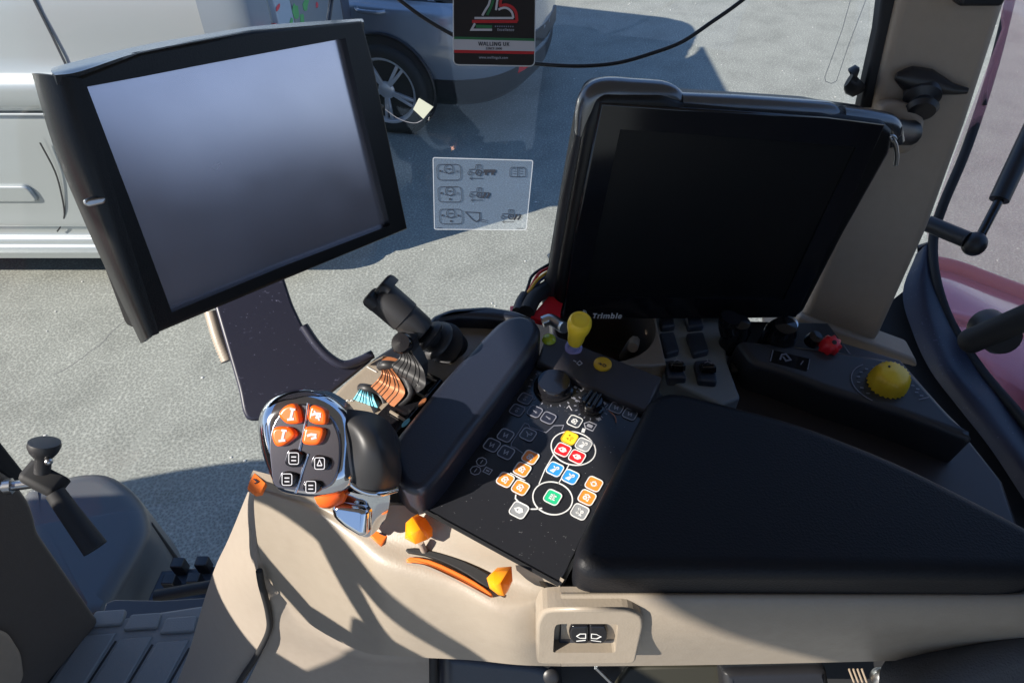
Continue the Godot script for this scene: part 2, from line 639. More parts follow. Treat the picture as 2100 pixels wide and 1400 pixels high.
func _ready() -> void:
	rng.seed = 20
	# ------------------------------------------------------------ camera, sky, sun, exposure
	var cam := Camera3D.new()
	cam.fov = 53.13
	cam.near = 0.02
	cam.far = 400.0
	cam.position = Vector3(0, 2.5, 0)
	cam.rotation_degrees = Vector3(-44, 0, 0)
	add_child(cam)
	cam.current = true
	var env := Environment.new()
	env.background_mode = Environment.BG_SKY
	var sm := ProceduralSkyMaterial.new()
	sm.sky_top_color = Color(0.36, 0.50, 0.71)
	sm.sky_horizon_color = Color(0.78, 0.86, 0.93)
	sm.sky_curve = 0.12
	sm.sky_energy_multiplier = 0.9
	sm.ground_energy_multiplier = 0.8
	sm.ground_bottom_color = Color(0.35, 0.35, 0.34)
	sm.ground_horizon_color = Color(0.62, 0.66, 0.68)
	var sky := Sky.new()
	sky.sky_material = sm
	env.sky = sky
	env.tonemap_mode = Environment.TONE_MAPPER_LINEAR
	env.tonemap_exposure = 2.15
	env.sdfgi_enabled = true
	env.ssao_enabled = true
	env.ssil_enabled = true
	var we := WorldEnvironment.new()
	we.environment = env
	add_child(we)
	var sun := DirectionalLight3D.new()
	sun.light_color = Color(1.0, 0.97, 0.925)
	sun.light_energy = 1.6
	sun.light_angular_distance = 0.5
	sun.shadow_enabled = true
	add_child(sun)
	sun.look_at_from_position(Vector3.ZERO, Vector3(0.77, -0.515, -0.376), Vector3.UP)

	materials()
	setting()
	cab_shell()
	outside_vehicles()
	console()
	multifunction_handle()
	remote_levers()
	joystick()
	left_monitor()
	right_monitor()
	side_console()
	window_items()
	front_corner()
	small_things()

func setting() -> void:
	var mb := MB.new()
	var g := 60.0
	mb.flat(Vector3(-g, 0, -g), Vector3(g, 0, -g), Vector3(g, 0, g), Vector3(-g, 0, g))
	var o := obj("ground", mb, M.asphalt)
	struct(o)
	tag(o, "pale worn asphalt of the car park outside the cab", "ground")
	for k in 2:
		var q := []
		var at := [Vector3(-2.3, 0, -2.35), Vector3(-0.6, 0, -2.9), Vector3(1.6, 0, -4.4), Vector3(-1.7, 0, -1.7), Vector3(0.9, 0, -8.0)][k] as Vector3
		var dv := Vector3(1, 0, 0).rotated(Vector3.UP, [0.3, -0.5, 0.9, 1.1, 0.2][k])
		for i in 26:
			q.append(at + Vector3(0, 0.0005, 0))
			dv = dv.rotated(Vector3.UP, rng.randf_range(-0.5, 0.5))
			at += dv * rng.randf_range(0.02, 0.06)
		mb = MB.new()
		line(mb, q, [0.004, 0.005, 0.008, 0.004, 0.01][k], Vector3.UP, false, 0.0004)
		obj("crack", mb, M.crack, o)

func cab_shell() -> void:
	# roof over the driver, floor, and the pillars that carry the roof
	var mb := MB.new()
	slab(mb, rounded([Vector3(-1.10, 3.02, 0.95), Vector3(-1.115, 3.02, 0.42), Vector3(-1.155, 3.02, 0.2), Vector3(-1.20, 3.02, 0.05), Vector3(-1.20, 3.02, -0.75), Vector3(-0.7, 3.02, -1.02), Vector3(1.0, 3.02, -1.0), Vector3(1.05, 3.02, 0.95), Vector3(0.6, 3.02, 1.15), Vector3(-0.8, 3.02, 1.15)], 0.12), Vector3.UP, 0.17, 0.05, 4)
	var o := obj("cab_roof", mb, M.headliner)
	struct(o)
	tag(o, "beige lined roof of the tractor cab overhead", "roof")
	mb = MB.new()
	slab(mb, [Vector3(-0.7315, 1.3, -0.526), Vector3(-0.6551, 1.3, -0.541), Vector3(-0.5555, 1.3, -0.5572), Vector3(-0.3842, 1.3, -0.5802)] + [Vector3(0.9, 1.3, -0.62), Vector3(0.9, 1.3, 0.95), Vector3(-0.95, 1.3, 0.95), Vector3(-0.95, 1.3, -0.42)], Vector3.UP, 0.08, 0.006)
	o = obj("floor", mb, M.floor_mat)
	struct(o)
	tag(o, "grey ribbed cab floor at the lower left", "floor")
	for k in 5:
		var a: Vector3 = Vector3(-0.6537, 1.3, -0.5375) + Vector3(0.066 * (k - 1.0), 0.0, 0.006 * (k - 1))
		mb = MB.new()
		var up := Vector3.UP
		slab(mb, rounded([a + Vector3(-0.026, 0.006, 0.0), a + Vector3(0.026, 0.006, -0.004), a + Vector3(0.03, 0.006, 0.024), a + Vector3(-0.03, 0.006, 0.028)], 0.004, 2), up, 0.010, 0.003, 2)
		obj("tread_block", mb, M.floor_mat, o)
		mb = MB.new()
		line(mb, [a + Vector3(-0.036, 0.0, 0.045), a + Vector3(-0.12, 0.0, 0.40)], 0.004, up, false, 0.0008)
		obj("groove", mb, M.black_matt, o)
		mb = MB.new()
		slab(mb, [a + Vector3(-0.028, 0.004, 0.042), a + Vector3(0.026, 0.004, 0.038), a + Vector3(-0.05, 0.004, 0.40), a + Vector3(-0.112, 0.004, 0.40)], up, 0.008, 0.003, 2)
		obj("rib", mb, M.floor_mat, o)
	mb = MB.new()
	slab(mb, catmull([Vector3(1.06, 1.3, 0.95), Vector3(1.06, 2.1, 0.95), Vector3(1.06, 2.15, 0.5), Vector3(1.06, 2.28, 0.1), Vector3(1.06, 2.36, -0.15), Vector3(1.06, 2.27, -0.45), Vector3(1.06, 2.02, -0.7), Vector3(1.06, 1.3, -0.75)], 4, true), Vector3.LEFT, 0.05, 0.01)
	o = obj("rear_wall", mb, M.black_matt)
	struct(o)
	tag(o, "black lined rear wall of the cab below its back window", "wall")
	mb = MB.new()
	slab(mb, rounded([Vector3(0.46, 1.6, -0.70), Vector3(1.04, 1.6, -0.70), Vector3(1.04, 1.24, -0.70), Vector3(0.46, 1.24, -0.70)], 0.03), Vector3.BACK, 0.05, 0.008)
	o = obj("side_wall", mb, M.black_matt)
	struct(o)
	tag(o, "black lower side wall of the cab below the quarter window", "wall")
	# steering wheel, out of the frame on the left, casts the bars of shade on the console side
	var w := thing("steering_wheel", "black steering wheel in front of the driver", "steering wheel")
	var ctr := Vector3(-0.60, 2.20, 0.02)
	var b := Basis(Vector3(-0.5, 0.866, 0).normalized(), Vector3(0.866, 0.5, 0).normalized(), Vector3.BACK)
	var ring := []
	for i in 36:
		ring.append(ctr + b.x * cos(TAU * i / 36.0) * 0.185 + b.z * sin(TAU * i / 36.0) * 0.185)
	mb = MB.new()
	tube(mb, ring, 0.015, 10, 1, true)
	obj("rim", mb, M.black, w)
	for a in [-0.28, 1.9, 4.0]:
		mb = MB.new()
		tube(mb, [ctr, ctr + b.x * cos(a) * 0.19 + b.z * sin(a) * 0.19], 0.014, 8, 1)
		obj("spoke", mb, M.black, w)
	mb = MB.new()
	lathe(mb, [Vector2(0, -0.03), Vector2(0.05, -0.03), Vector2(0.06, 0.0), Vector2(0.045, 0.02), Vector2(0, 0.022)], Transform3D(b, ctr), 24)
	obj("hub", mb, M.black, w)
	mb = MB.new()
	tube(mb, [ctr - b.y * 0.02, ctr - b.y * 0.25 + Vector3(-0.1, -0.2, 0), Vector3(-0.82, 1.3, 0.02)], 0.045, 10, 4)
	obj("column", mb, M.black, w)
	mb = MB.new()
	slab(mb, rounded([Vector3(-0.80, 2.12, -0.22), Vector3(-0.78, 2.12, 0.26), Vector3(-1.12, 2.16, 0.30), Vector3(-1.12, 2.16, -0.28)], 0.06), Vector3(0.1, 1, 0).normalized(), 0.82, 0.05, 4)
	var dsh := obj("dashboard", mb, M.taupe)
	tag(dsh, "brown dashboard hood in front of the steering wheel", "dashboard")
	# bonnet and front wheel of the tractor, ahead of the cab on the left
	w = thing("tractor_front", "red tractor bonnet and front wheel ahead of the cab", "tractor")
	mb = MB.new()
	slab(mb, rounded([Vector3(-4.1, 1.78, 0.36), Vector3(-1.32, 1.86, 0.46), Vector3(-1.32, 1.86, -0.46), Vector3(-4.1, 1.78, -0.36)], 0.12), Vector3(-0.03, 1, 0).normalized(), 0.95, 0.10, 5)
	obj("bonnet", mb, M.fender_edge, w)
	mb = MB.new()
	for sd in [-1, 1]:
		lathe(mb, [Vector2(0, -0.2), Vector2(0.36, -0.2), Vector2(0.64, -0.17), Vector2(0.68, -0.1), Vector2(0.68, 0.1), Vector2(0.64, 0.17), Vector2(0.40, 0.2), Vector2(0, 0.2)], along(Vector3(-3.0, 0.68, 0.70 * sd), Vector3.BACK), 36)
	obj("front_wheel", mb, M.tyre, w)
	mb = MB.new()
	box(mb, Vector3(-3.0, 0.68, 0), Basis.IDENTITY, Vector3(0.22, 0.22, 1.5), 0.05)
	obj("axle", mb, M.black, w)
	# right hand pillar with its trims
	w = thing("cab_pillar", "brown plastic clad cab pillar to the right of the dark touchscreen", "pillar")
	mb = MB.new()
	slab(mb, rounded([Vector3(0.3928, 2.2922, -0.749), Vector3(0.4889, 2.2989, -0.725), Vector3(0.4887, 2.2661, -0.7158), Vector3(0.4867, 2.1623, -0.6869), Vector3(0.4804, 2.0465, -0.6557), Vector3(0.4615, 1.9016, -0.6196), Vector3(0.4269, 1.8529, -0.6151), Vector3(0.3269, 1.8812, -0.65), Vector3(0.3719, 1.924, -0.6501), Vector3(0.3991, 2.1112, -0.6959), Vector3(0.3938, 2.1858, -0.7185)], 0.012), Vector3(-0.2504, 0.2644, 0.9314), 0.06, 0.010)
	obj("cladding", mb, M.pillar, w)
	mb = MB.new()
	slab(mb, [Vector3(0.3807, 2.2881, -0.7639), Vector3(0.4014, 2.2895, -0.7588), Vector3(0.4042, 2.2242, -0.7395), Vector3(0.4029, 2.1768, -0.7264), Vector3(0.4023, 2.161, -0.7221), Vector3(0.3869, 2.1593, -0.7257), Vector3(0.3866, 2.1945, -0.7358), Vector3(0.3863, 2.2362, -0.7477)], Vector3(-0.2504, 0.2644, 0.9314), 0.03, 0.004)
	obj("gasket", mb, M.black_matt, w)
	mb = MB.new()
	slab(mb, rounded([Vector3(0.3854, 2.1769, -0.6882), Vector3(0.3974, 2.1848, -0.6872), Vector3(0.4168, 2.1842, -0.6818), Vector3(0.4311, 2.1745, -0.6752), Vector3(0.435, 2.1636, -0.6711), Vector3(0.4323, 2.1424, -0.6658), Vector3(0.4198, 2.1323, -0.6663), Vector3(0.4103, 2.1421, -0.6716), Vector3(0.4011, 2.1508, -0.6765)], 0.01), Vector3(-0.2504, 0.2644, 0.9314), 0.03, 0.008)
	obj("boss", mb, M.pillar, w)
	mb = MB.new()
	lathe(mb, [Vector2(0, 0.022), Vector2(0.013, 0.022), Vector2(0.016, 0.017), Vector2(0.011, 0.009), Vector2(0.018, 0.003), Vector2(0.018, -0.015)], along(Vector3(0.4317, 2.1873, -0.6958), Vector3(-0.2504, 0.2644, 0.9314) + Vector3(0, -0.7, 0)), 24)
	obj("clamp_knob", mb, M.black, w)
	mb = MB.new()
	tube(mb, [Vector3(0.4038, 2.2022, -0.7097), Vector3(0.415, 2.2015, -0.7065), Vector3(0.4329, 2.1996, -0.7012), Vector3(0.4567, 2.1956, -0.6936), Vector3(0.4725, 2.1954, -0.6893)], 0.010, 8, 4, false, [0.004, 0.012, 0.013, 0.006, 0.003])
	obj("clamp_bar", mb, M.black, w)
	mb = MB.new()
	tube(mb, [Vector3(0.3774, 2.1895, -0.7347), Vector3(0.3742, 2.1863, -0.7346), Vector3(0.3691, 2.1877, -0.7364)], 0.016, 12, 3, false, [0.012, 0.017, 0.009])
	obj("rubber_stop", mb, M.rubber, w)
	mb = MB.new()
	box(mb, Vector3(0.4616, 2.2759, -0.7194), Basis.IDENTITY, Vector3(0.044, 0.012, 0.016), 0.004)
	obj("upper_clip", mb, M.black, w)
	mb = MB.new()
	slab(mb, rounded([Vector3(0.3622, 1.926, -0.6404), Vector3(0.3857, 1.9213, -0.6327), Vector3(0.5022, 1.8959, -0.5942), Vector3(0.5076, 1.8836, -0.5892), Vector3(0.437, 1.8916, -0.6105), Vector3(0.3545, 1.9059, -0.6367)], 0.006), Vector3(-0.2504, 0.2644, 0.9314), 0.05, 0.006)
	obj("foot_ledge", mb, M.pillar, w)
	# curved quarter frame behind the pillar
	w = thing("window_frame", "curved dark blue-black frame of the rear quarter window", "window frame")
	mb = MB.new()
	sheet(mb, [[Vector3(0.6106, 1.8798, -0.8329), Vector3(0.5786, 1.8503, -0.7766), Vector3(0.5754, 1.8293, -0.7147), Vector3(0.5822, 1.8118, -0.656), Vector3(0.5954, 1.8047, -0.5936), Vector3(0.6057, 1.8032, -0.5226), Vector3(0.6171, 1.7922, -0.4286)], [Vector3(0.6207, 1.8963, -0.8349), Vector3(0.597, 1.8651, -0.7701), Vector3(0.5962, 1.8421, -0.7061), Vector3(0.5992, 1.8277, -0.6436), Vector3(0.6116, 1.8214, -0.5819), Vector3(0.6217, 1.8197, -0.5177), Vector3(0.632, 1.8132, -0.435)], [Vector3(0.6371, 1.8956, -0.8482), Vector3(0.6229, 1.8696, -0.7814), Vector3(0.6282, 1.8402, -0.7183), Vector3(0.6446, 1.8205, -0.6505), Vector3(0.6506, 1.8193, -0.5938), Vector3(0.6573, 1.8142, -0.5333), Vector3(0.6654, 1.8083, -0.4581)]], 5, 0.02, Vector3(-0.3, 0.6, 0.7))
	obj("frame_bar", mb, M.navy_plate, w)
	mb = MB.new()
	tube(mb, [Vector3(0.7519, 2.1793, -1.1082), Vector3(0.7213, 2.0902, -1.0222), Vector3(0.6812, 2.0011, -0.9362), Vector3(0.6448, 1.9382, -0.8754), Vector3(0.6302, 1.9015, -0.84), Vector3(0.6214, 1.8721, -0.7838), Vector3(0.63, 1.8394, -0.7244), Vector3(0.6446, 1.8205, -0.6505), Vector3(0.6537, 1.8209, -0.5675), Vector3(0.664, 1.8168, -0.4941)], 0.007, 8, 6)
	obj("gasket", mb, M.black_matt, w)
	mb = MB.new()
	sheet(mb, [[Vector3(0.5974, 1.8427, -0.7971), Vector3(0.59, 1.8156, -0.7293), Vector3(0.5959, 1.7973, -0.6698), Vector3(0.6111, 1.788, -0.6053), Vector3(0.6223, 1.7847, -0.5326), Vector3(0.6384, 1.7703, -0.4352)], [Vector3(0.5464, 1.8229, -0.7641), Vector3(0.5304, 1.8021, -0.7023), Vector3(0.5429, 1.7913, -0.6362), Vector3(0.5657, 1.7869, -0.5626), Vector3(0.5713, 1.7789, -0.4992), Vector3(0.5714, 1.7799, -0.4167)]], 4, 0.015, Vector3(-0.3, 0.6, 0.7))
	obj("corner_gusset", mb, M.black_matt, w)
	# door glass of the right hand side, and the warm tinted quarter glass
	mb = MB.new()
	slab(mb, [Vector3(-0.8457, 2.5862, -1.0238), Vector3(0.3769, 2.5862, -1.0238), Vector3(0.4941, 2.0152, -0.8675), Vector3(0.4617, 1.7446, -0.7935), Vector3(0.3771, 1.5885, -0.7508), Vector3(-1.175, 1.3019, -0.6724), Vector3(-1.4743, 1.8191, -0.8139)], Vector3(0, 0.2639, 0.9646), 0.005, 0.001, 1)
	o = obj("side_window", mb, M.glass)
	tag(o, "clear side window of the cab with the safety sticker on it", "window")
	mb = MB.new()
	slab(mb, [Vector3(0.5278, 2.519, -1.0883), Vector3(0.9071, 2.519, -1.0883), Vector3(1.664, 1.229, -0.7354), Vector3(1.0602, 1.3547, -0.7698), Vector3(0.8465, 1.5854, -0.8329), Vector3(0.7315, 1.7275, -0.8718), Vector3(0.6698, 1.8621, -0.9086), Vector3(0.674, 1.9821, -0.9414), Vector3(0.6872, 2.1515, -0.9878)], Vector3(0, 0.2639, 0.9646), 0.005, 0.001, 1)
	o = obj("quarter_window", mb, M.rose_glass)
	tag(o, "rose tinted rear quarter window at the right edge", "window")
	# gas strut that holds the quarter window, and its grab handle
	w = thing("gas_strut", "black gas strut with ball joint on the quarter window", "gas strut")
	mb = MB.new()
	tube(mb, [Vector3(0.7174, 2.0738, -0.8813), Vector3(0.6643, 1.9925, -0.8028)], 0.0125, 14, 1)
	obj("cylinder", mb, M.black, w)
	mb = MB.new()
	tube(mb, [Vector3(0.6643, 1.9925, -0.8028), Vector3(0.6337, 1.9505, -0.7622)], 0.006, 10, 1)
	obj("rod", mb, M.black_gloss, w)
	mb = MB.new()
	ball(mb, Vector3(0.6304, 1.9495, -0.7613), Basis.from_scale(Vector3(0.0155, 0.017, 0.0155)))
	obj("ball_joint", mb, M.black, w)
	mb = MB.new()
	tube(mb, [Vector3(0.591, 1.9468, -0.8142), Vector3(0.6211, 1.9534, -0.765)], 0.0115, 10, 1)
	obj("bracket_arm", mb, M.black, w)
	w = thing("window_handle", "black window handle with knob in front of the red fender", "handle")
	mb = MB.new()
	tube(mb, [Vector3(0.648, 1.9424, -0.6293), Vector3(0.6069, 1.8757, -0.6483)], 0.0165, 14, 1)
	ball(mb, Vector3(0.6069, 1.8757, -0.6483), Basis.from_scale(Vector3.ONE * 0.0165))
	obj("grip", mb, M.black_matt, w)
	mb = MB.new()
	lathe(mb, [Vector2(0, 0.02), Vector2(0.022, 0.02), Vector2(0.026, 0.012), Vector2(0.026, -0.03)], along(Vector3(0.6759, 1.8479, -0.6909), Vector3(-0.1, 0.35, 0.9)), 20)
	obj("knob", mb, M.black, w)
	mb = MB.new()
	tube(mb, [Vector3(0.7071, 2.0982, -1.0022), Vector3(0.6986, 2.0854, -0.9898), Vector3(0.6943, 2.07, -0.9749), Vector3(0.6929, 2.0545, -0.96)], 0.003, 6, 3)
	o = obj("cable_tail", mb, M.black_matt)
	tag(o, "short black cable end hanging by the quarter window edge", "cable")

func wheel(parent: Node3D, at: Vector3, out: Vector3, fwd: Vector3, r: float, spokes := 5) -> void:
	var t := along(at, out)
	var mb := MB.new()
	lathe(mb, [Vector2(r * 0.70, -0.1), Vector2(r * 0.94, -0.1), Vector2(r, -0.07), Vector2(r, 0.0), Vector2(r * 0.97, 0.02), Vector2(r * 0.86, 0.035), Vector2(r * 0.76, 0.03), Vector2(r * 0.73, 0.015), Vector2(r * 0.72, -0.1)], t, 44)
	var tyre := obj("tyre", mb, M.tyre, parent)
	mb = MB.new()
	lathe(mb, [Vector2(r * 0.62, -0.08), Vector2(r * 0.66, 0.0), Vector2(r * 0.70, 0.022), Vector2(r * 0.745, 0.024), Vector2(r * 0.745, 0.0)], t, 44)
	obj("rim", mb, M.alloy, tyre)
	mb = MB.new()
	lathe(mb, [Vector2(0, -0.06), Vector2(r * 0.66, -0.06)], t, 36)
	obj("brake_disc", mb, M.black_matt, tyre)
	mb = MB.new()
	lathe(mb, [Vector2(0, 0.012), Vector2(0.05, 0.012), Vector2(0.065, 0.0), Vector2(0.07, -0.04)], t, 24)
	obj("hub", mb, M.alloy, tyre)
	var s := out.cross(fwd).normalized()
	for k in spokes:
		var a := TAU * k / spokes + 0.31
		mb = MB.new()
		for e in [-0.10, 0.10]:
			var d0 := fwd * cos(a + e * 1.2) + s * sin(a + e * 1.2)
			var d1 := fwd * cos(a + e) + s * sin(a + e)
			var q := out.cross(d1).normalized()
			slab(mb, [at + d0 * 0.04 + q * 0.012 + out * 0.010, at + d1 * r * 0.68 + q * 0.011 + out * 0.018, at + d1 * r * 0.68 - q * 0.011 + out * 0.018, at + d0 * 0.04 - q * 0.012 + out * 0.010], out, 0.03, 0.004, 2)
		obj("spoke", mb, M.alloy, tyre)

# estate car: origin under the rear wheel of its visible side; f runs to the front, l outward on that side
func car(called: String, label: String, at: Vector3, yaw: float, paint: Material, group := "") -> Node3D:
	var w := thing(called, label, "car", group)
	var a := deg_to_rad(yaw)
	var f := Vector3(-cos(a), 0, -sin(a))
	var l := Vector3(-sin(a), 0, cos(a))
	var plan := []      # half outline seen from above: u along f, s along l (0 = visible side, -1.82 = far side)
	for p in [[3.6, 0.0], [2.6, 0.0], [1.2, 0.0], [0.5, 0.0], [0.0, 0.0], [-0.35, -0.015], [-0.58, -0.07], [-0.76, -0.20], [-0.87, -0.42], [-0.92, -0.70], [-0.94, -0.91], [-0.92, -1.12], [-0.87, -1.40], [-0.76, -1.62], [-0.58, -1.75], [-0.35, -1.805], [0.5, -1.82], [2.6, -1.82], [3.6, -1.82]]:
		plan.append(Vector2(p[0], p[1]))
	var mid := Vector2(1.4, -0.91)
	var rows := []
	for hh in [[0.43, -0.006], [0.52, -0.018], [0.64, -0.02], [0.76, -0.004], [0.84, 0.012], [0.885, 0.03], [0.905, 0.075], [0.93, 0.10]]:
		var row := []
		for q in plan:
			var dv: Vector2 = (q - Vector2(clampf(q.x, -0.1, 3.0), -0.91))
			dv = dv.normalized() if dv.length() > 0.01 else Vector2.ZERO
			if absf(q.y + 0.91) > 0.88:
				dv = Vector2(0, signf(q.y + 0.91))
			var e: Vector2 = q - dv * hh[1]
			row.append(at + f * e.x + l * e.y + Vector3(0, hh[0], 0))
		rows.append(row)
	var mb := MB.new()
	sheet(mb, rows, 3, 0.03, l)
	obj("body", mb, paint, w)
	rows = []
	for hh in [[0.20, 0.13], [0.24, 0.05], [0.32, 0.0], [0.445, -0.012]]:
		var row := []
		for q in plan:
			var dv: Vector2 = (q - Vector2(clampf(q.x, -0.1, 3.0), -0.91)).normalized()
			if absf(q.y + 0.91) > 0.88:
				dv = Vector2(0, signf(q.y + 0.91))
			var e: Vector2 = q - dv * hh[1]
			row.append(at + f * e.x + l * e.y + Vector3(0, hh[0], 0))
		rows.append(row)
	mb = MB.new()
	sheet(mb, rows, 3, 0.03, l)
	obj("lower_trim", mb, M.black, w)
	# glasshouse and roof
	mb = MB.new()
	var gl := []
	for hh in [[0.925, 0.10], [1.15, 0.20], [1.36, 0.32]]:
		var row := []
		for q in [[3.0, 0], [1.5, 0], [0.2, 0], [-0.35, -0.05], [-0.6, -0.35], [-0.66, -0.91], [-0.6, -1.47], [-0.35, -1.77], [0.2, -1.82], [3.0, -1.82]]:
			var dv: Vector2 = (Vector2(q[0], q[1]) - Vector2(clampf(q[0], 0.2, 3.0), -0.91)).normalized()
			row.append(at + f * (q[0] - dv.x * hh[1] - (hh[0] - 0.92) * (0.0 if q[0] < 2.0 else 1.0)) + l * (q[1] - dv.y * hh[1]) + Vector3(0, hh[0], 0))
		gl.append(row)
	sheet(mb, gl, 3, 0.02, l)
	obj("glasshouse", mb, M.car_glass, w)
	mb = MB.new()
	var rf := []
	for q in [[2.3, -0.3], [-0.05, -0.32], [-0.3, -0.6], [-0.32, -1.2], [-0.05, -1.5], [2.3, -1.52]]:
		rf.append(at + f * q[0] + l * q[1] + Vector3(0, 1.43, 0))
	slab(mb, rounded(rf, 0.2), Vector3.UP, 0.07, 0.04, 3)
	obj("roof", mb, paint, w)
	mb = MB.new()
	slab(mb, [at + f * 0.0 + l * -0.09 + Vector3(0, 0.925, 0), at + f * -0.36 + l * -0.15 + Vector3(0, 0.925, 0), at + f * 0.0 + l * -0.33 + Vector3(0, 1.38, 0), at + f * 0.42 + l * -0.31 + Vector3(0, 1.38, 0)], (l + Vector3(0, 0.4, 0)).normalized(), 0.03, 0.008)
	obj("rear_pillar", mb, paint, w)
	# wheel arch and wheel
	for u in [0.0, 2.75]:
		mb = MB.new()
		var outer := []
		var inner := []
		for i in 28:
			var t := TAU * i / 28.0
			outer.append(at + f * (u + cos(t) * 0.395) + Vector3(0, 0.335 + sin(t) * 0.395, 0) + l * 0.026)
			inner.append(at + f * (u + cos(t) * 0.365) + Vector3(0, 0.335 + sin(t) * 0.365, 0) + l * 0.026)
		lathe(mb, [Vector2(0, 0.024), Vector2(0.372, 0.024), Vector2(0.38, 0.020), Vector2(0.38, -0.05)], along(at + f * u + Vector3(0, 0.345, 0), l), 40)
		obj("wheel_arch", mb, M.black_matt, w)
		mb = MB.new()
		var arc := []
		for i in 21:
			var t := PI * (i / 20.0) * 1.06 - 0.09
			arc.append(at + f * (u + cos(t) * 0.385) + Vector3(0, 0.345 + sin(t) * 0.385, 0) + l * 0.022)
		tube(mb, arc, 0.013, 8, 1)
		obj("arch_lip", mb, M.black, w)
		wheel(w, at + f * u + Vector3(0, 0.33, 0) + l * 0.03, l, f, 0.33)
	# rear lights, reflector, rear glass band, door handle and shut lines
	var rear := func(s: float, hh: float, e := 0.0) -> Vector3:
		var u := -0.93 + pow(absf(s + 0.91) / 0.91, 3.2) * 0.55
		return at + f * (u - 0.012 - e) + l * s + Vector3(0, hh, 0)
	mb = MB.new()
	sheet(mb, [[rear.call(-0.10, 0.86), rear.call(-0.25, 0.86), rear.call(-0.48, 0.86)], [rear.call(-0.08, 0.76, 0.015), rear.call(-0.25, 0.74, 0.02), rear.call(-0.48, 0.74, 0.02)], [rear.call(-0.12, 0.68, 0.015), rear.call(-0.25, 0.68, 0.02), rear.call(-0.45, 0.70, 0.02)]], 3, 0.03, -f)
	obj("tail_light", mb, M.tail_red, w)
	mb = MB.new()
	sheet(mb, [[rear.call(-0.26, 0.44, 0.015), rear.call(-0.40, 0.44, 0.015), rear.call(-0.56, 0.44, 0.015)], [rear.call(-0.26, 0.39, 0.015), rear.call(-0.40, 0.39, 0.015), rear.call(-0.56, 0.40, 0.015)]], 2, 0.02, -f)
	obj("reflector", mb, M.tail_red, w)
	mb = MB.new()
	sheet(mb, [[rear.call(-0.55, 0.62, 0.02), rear.call(-0.91, 0.62, 0.02), rear.call(-1.27, 0.62, 0.02)], [rear.call(-0.55, 0.50, 0.02), rear.call(-0.91, 0.50, 0.02), rear.call(-1.27, 0.50, 0.02)]], 2, 0.02, -f)
	obj("number_plate_recess", mb, M.black, w)
	mb = MB.new()
	var hd := at + f * 0.06 + l * 0.0 + Vector3(0, 0.875, 0)
	tube(mb, [hd + f * 0.11, hd + f * 0.06 + l * 0.035, hd - f * 0.06 + l * 0.035, hd - f * 0.11], 0.016, 10, 4)
	obj("door_handle", mb, paint, w)
	mb = MB.new()
	line(mb, [at + f * 0.62 + l * 0.022 + Vector3(0, 0.40, 0), at + f * 0.64 + l * 0.024 + Vector3(0, 0.62, 0), at + f * 0.80 + l * 0.005 + Vector3(0, 0.80, 0), at + f * 0.86 + l * -0.07 + Vector3(0, 0.91, 0)], 0.008, l, false, 0.002)
	obj("shut_line", mb, M.black_matt, w)
	return w

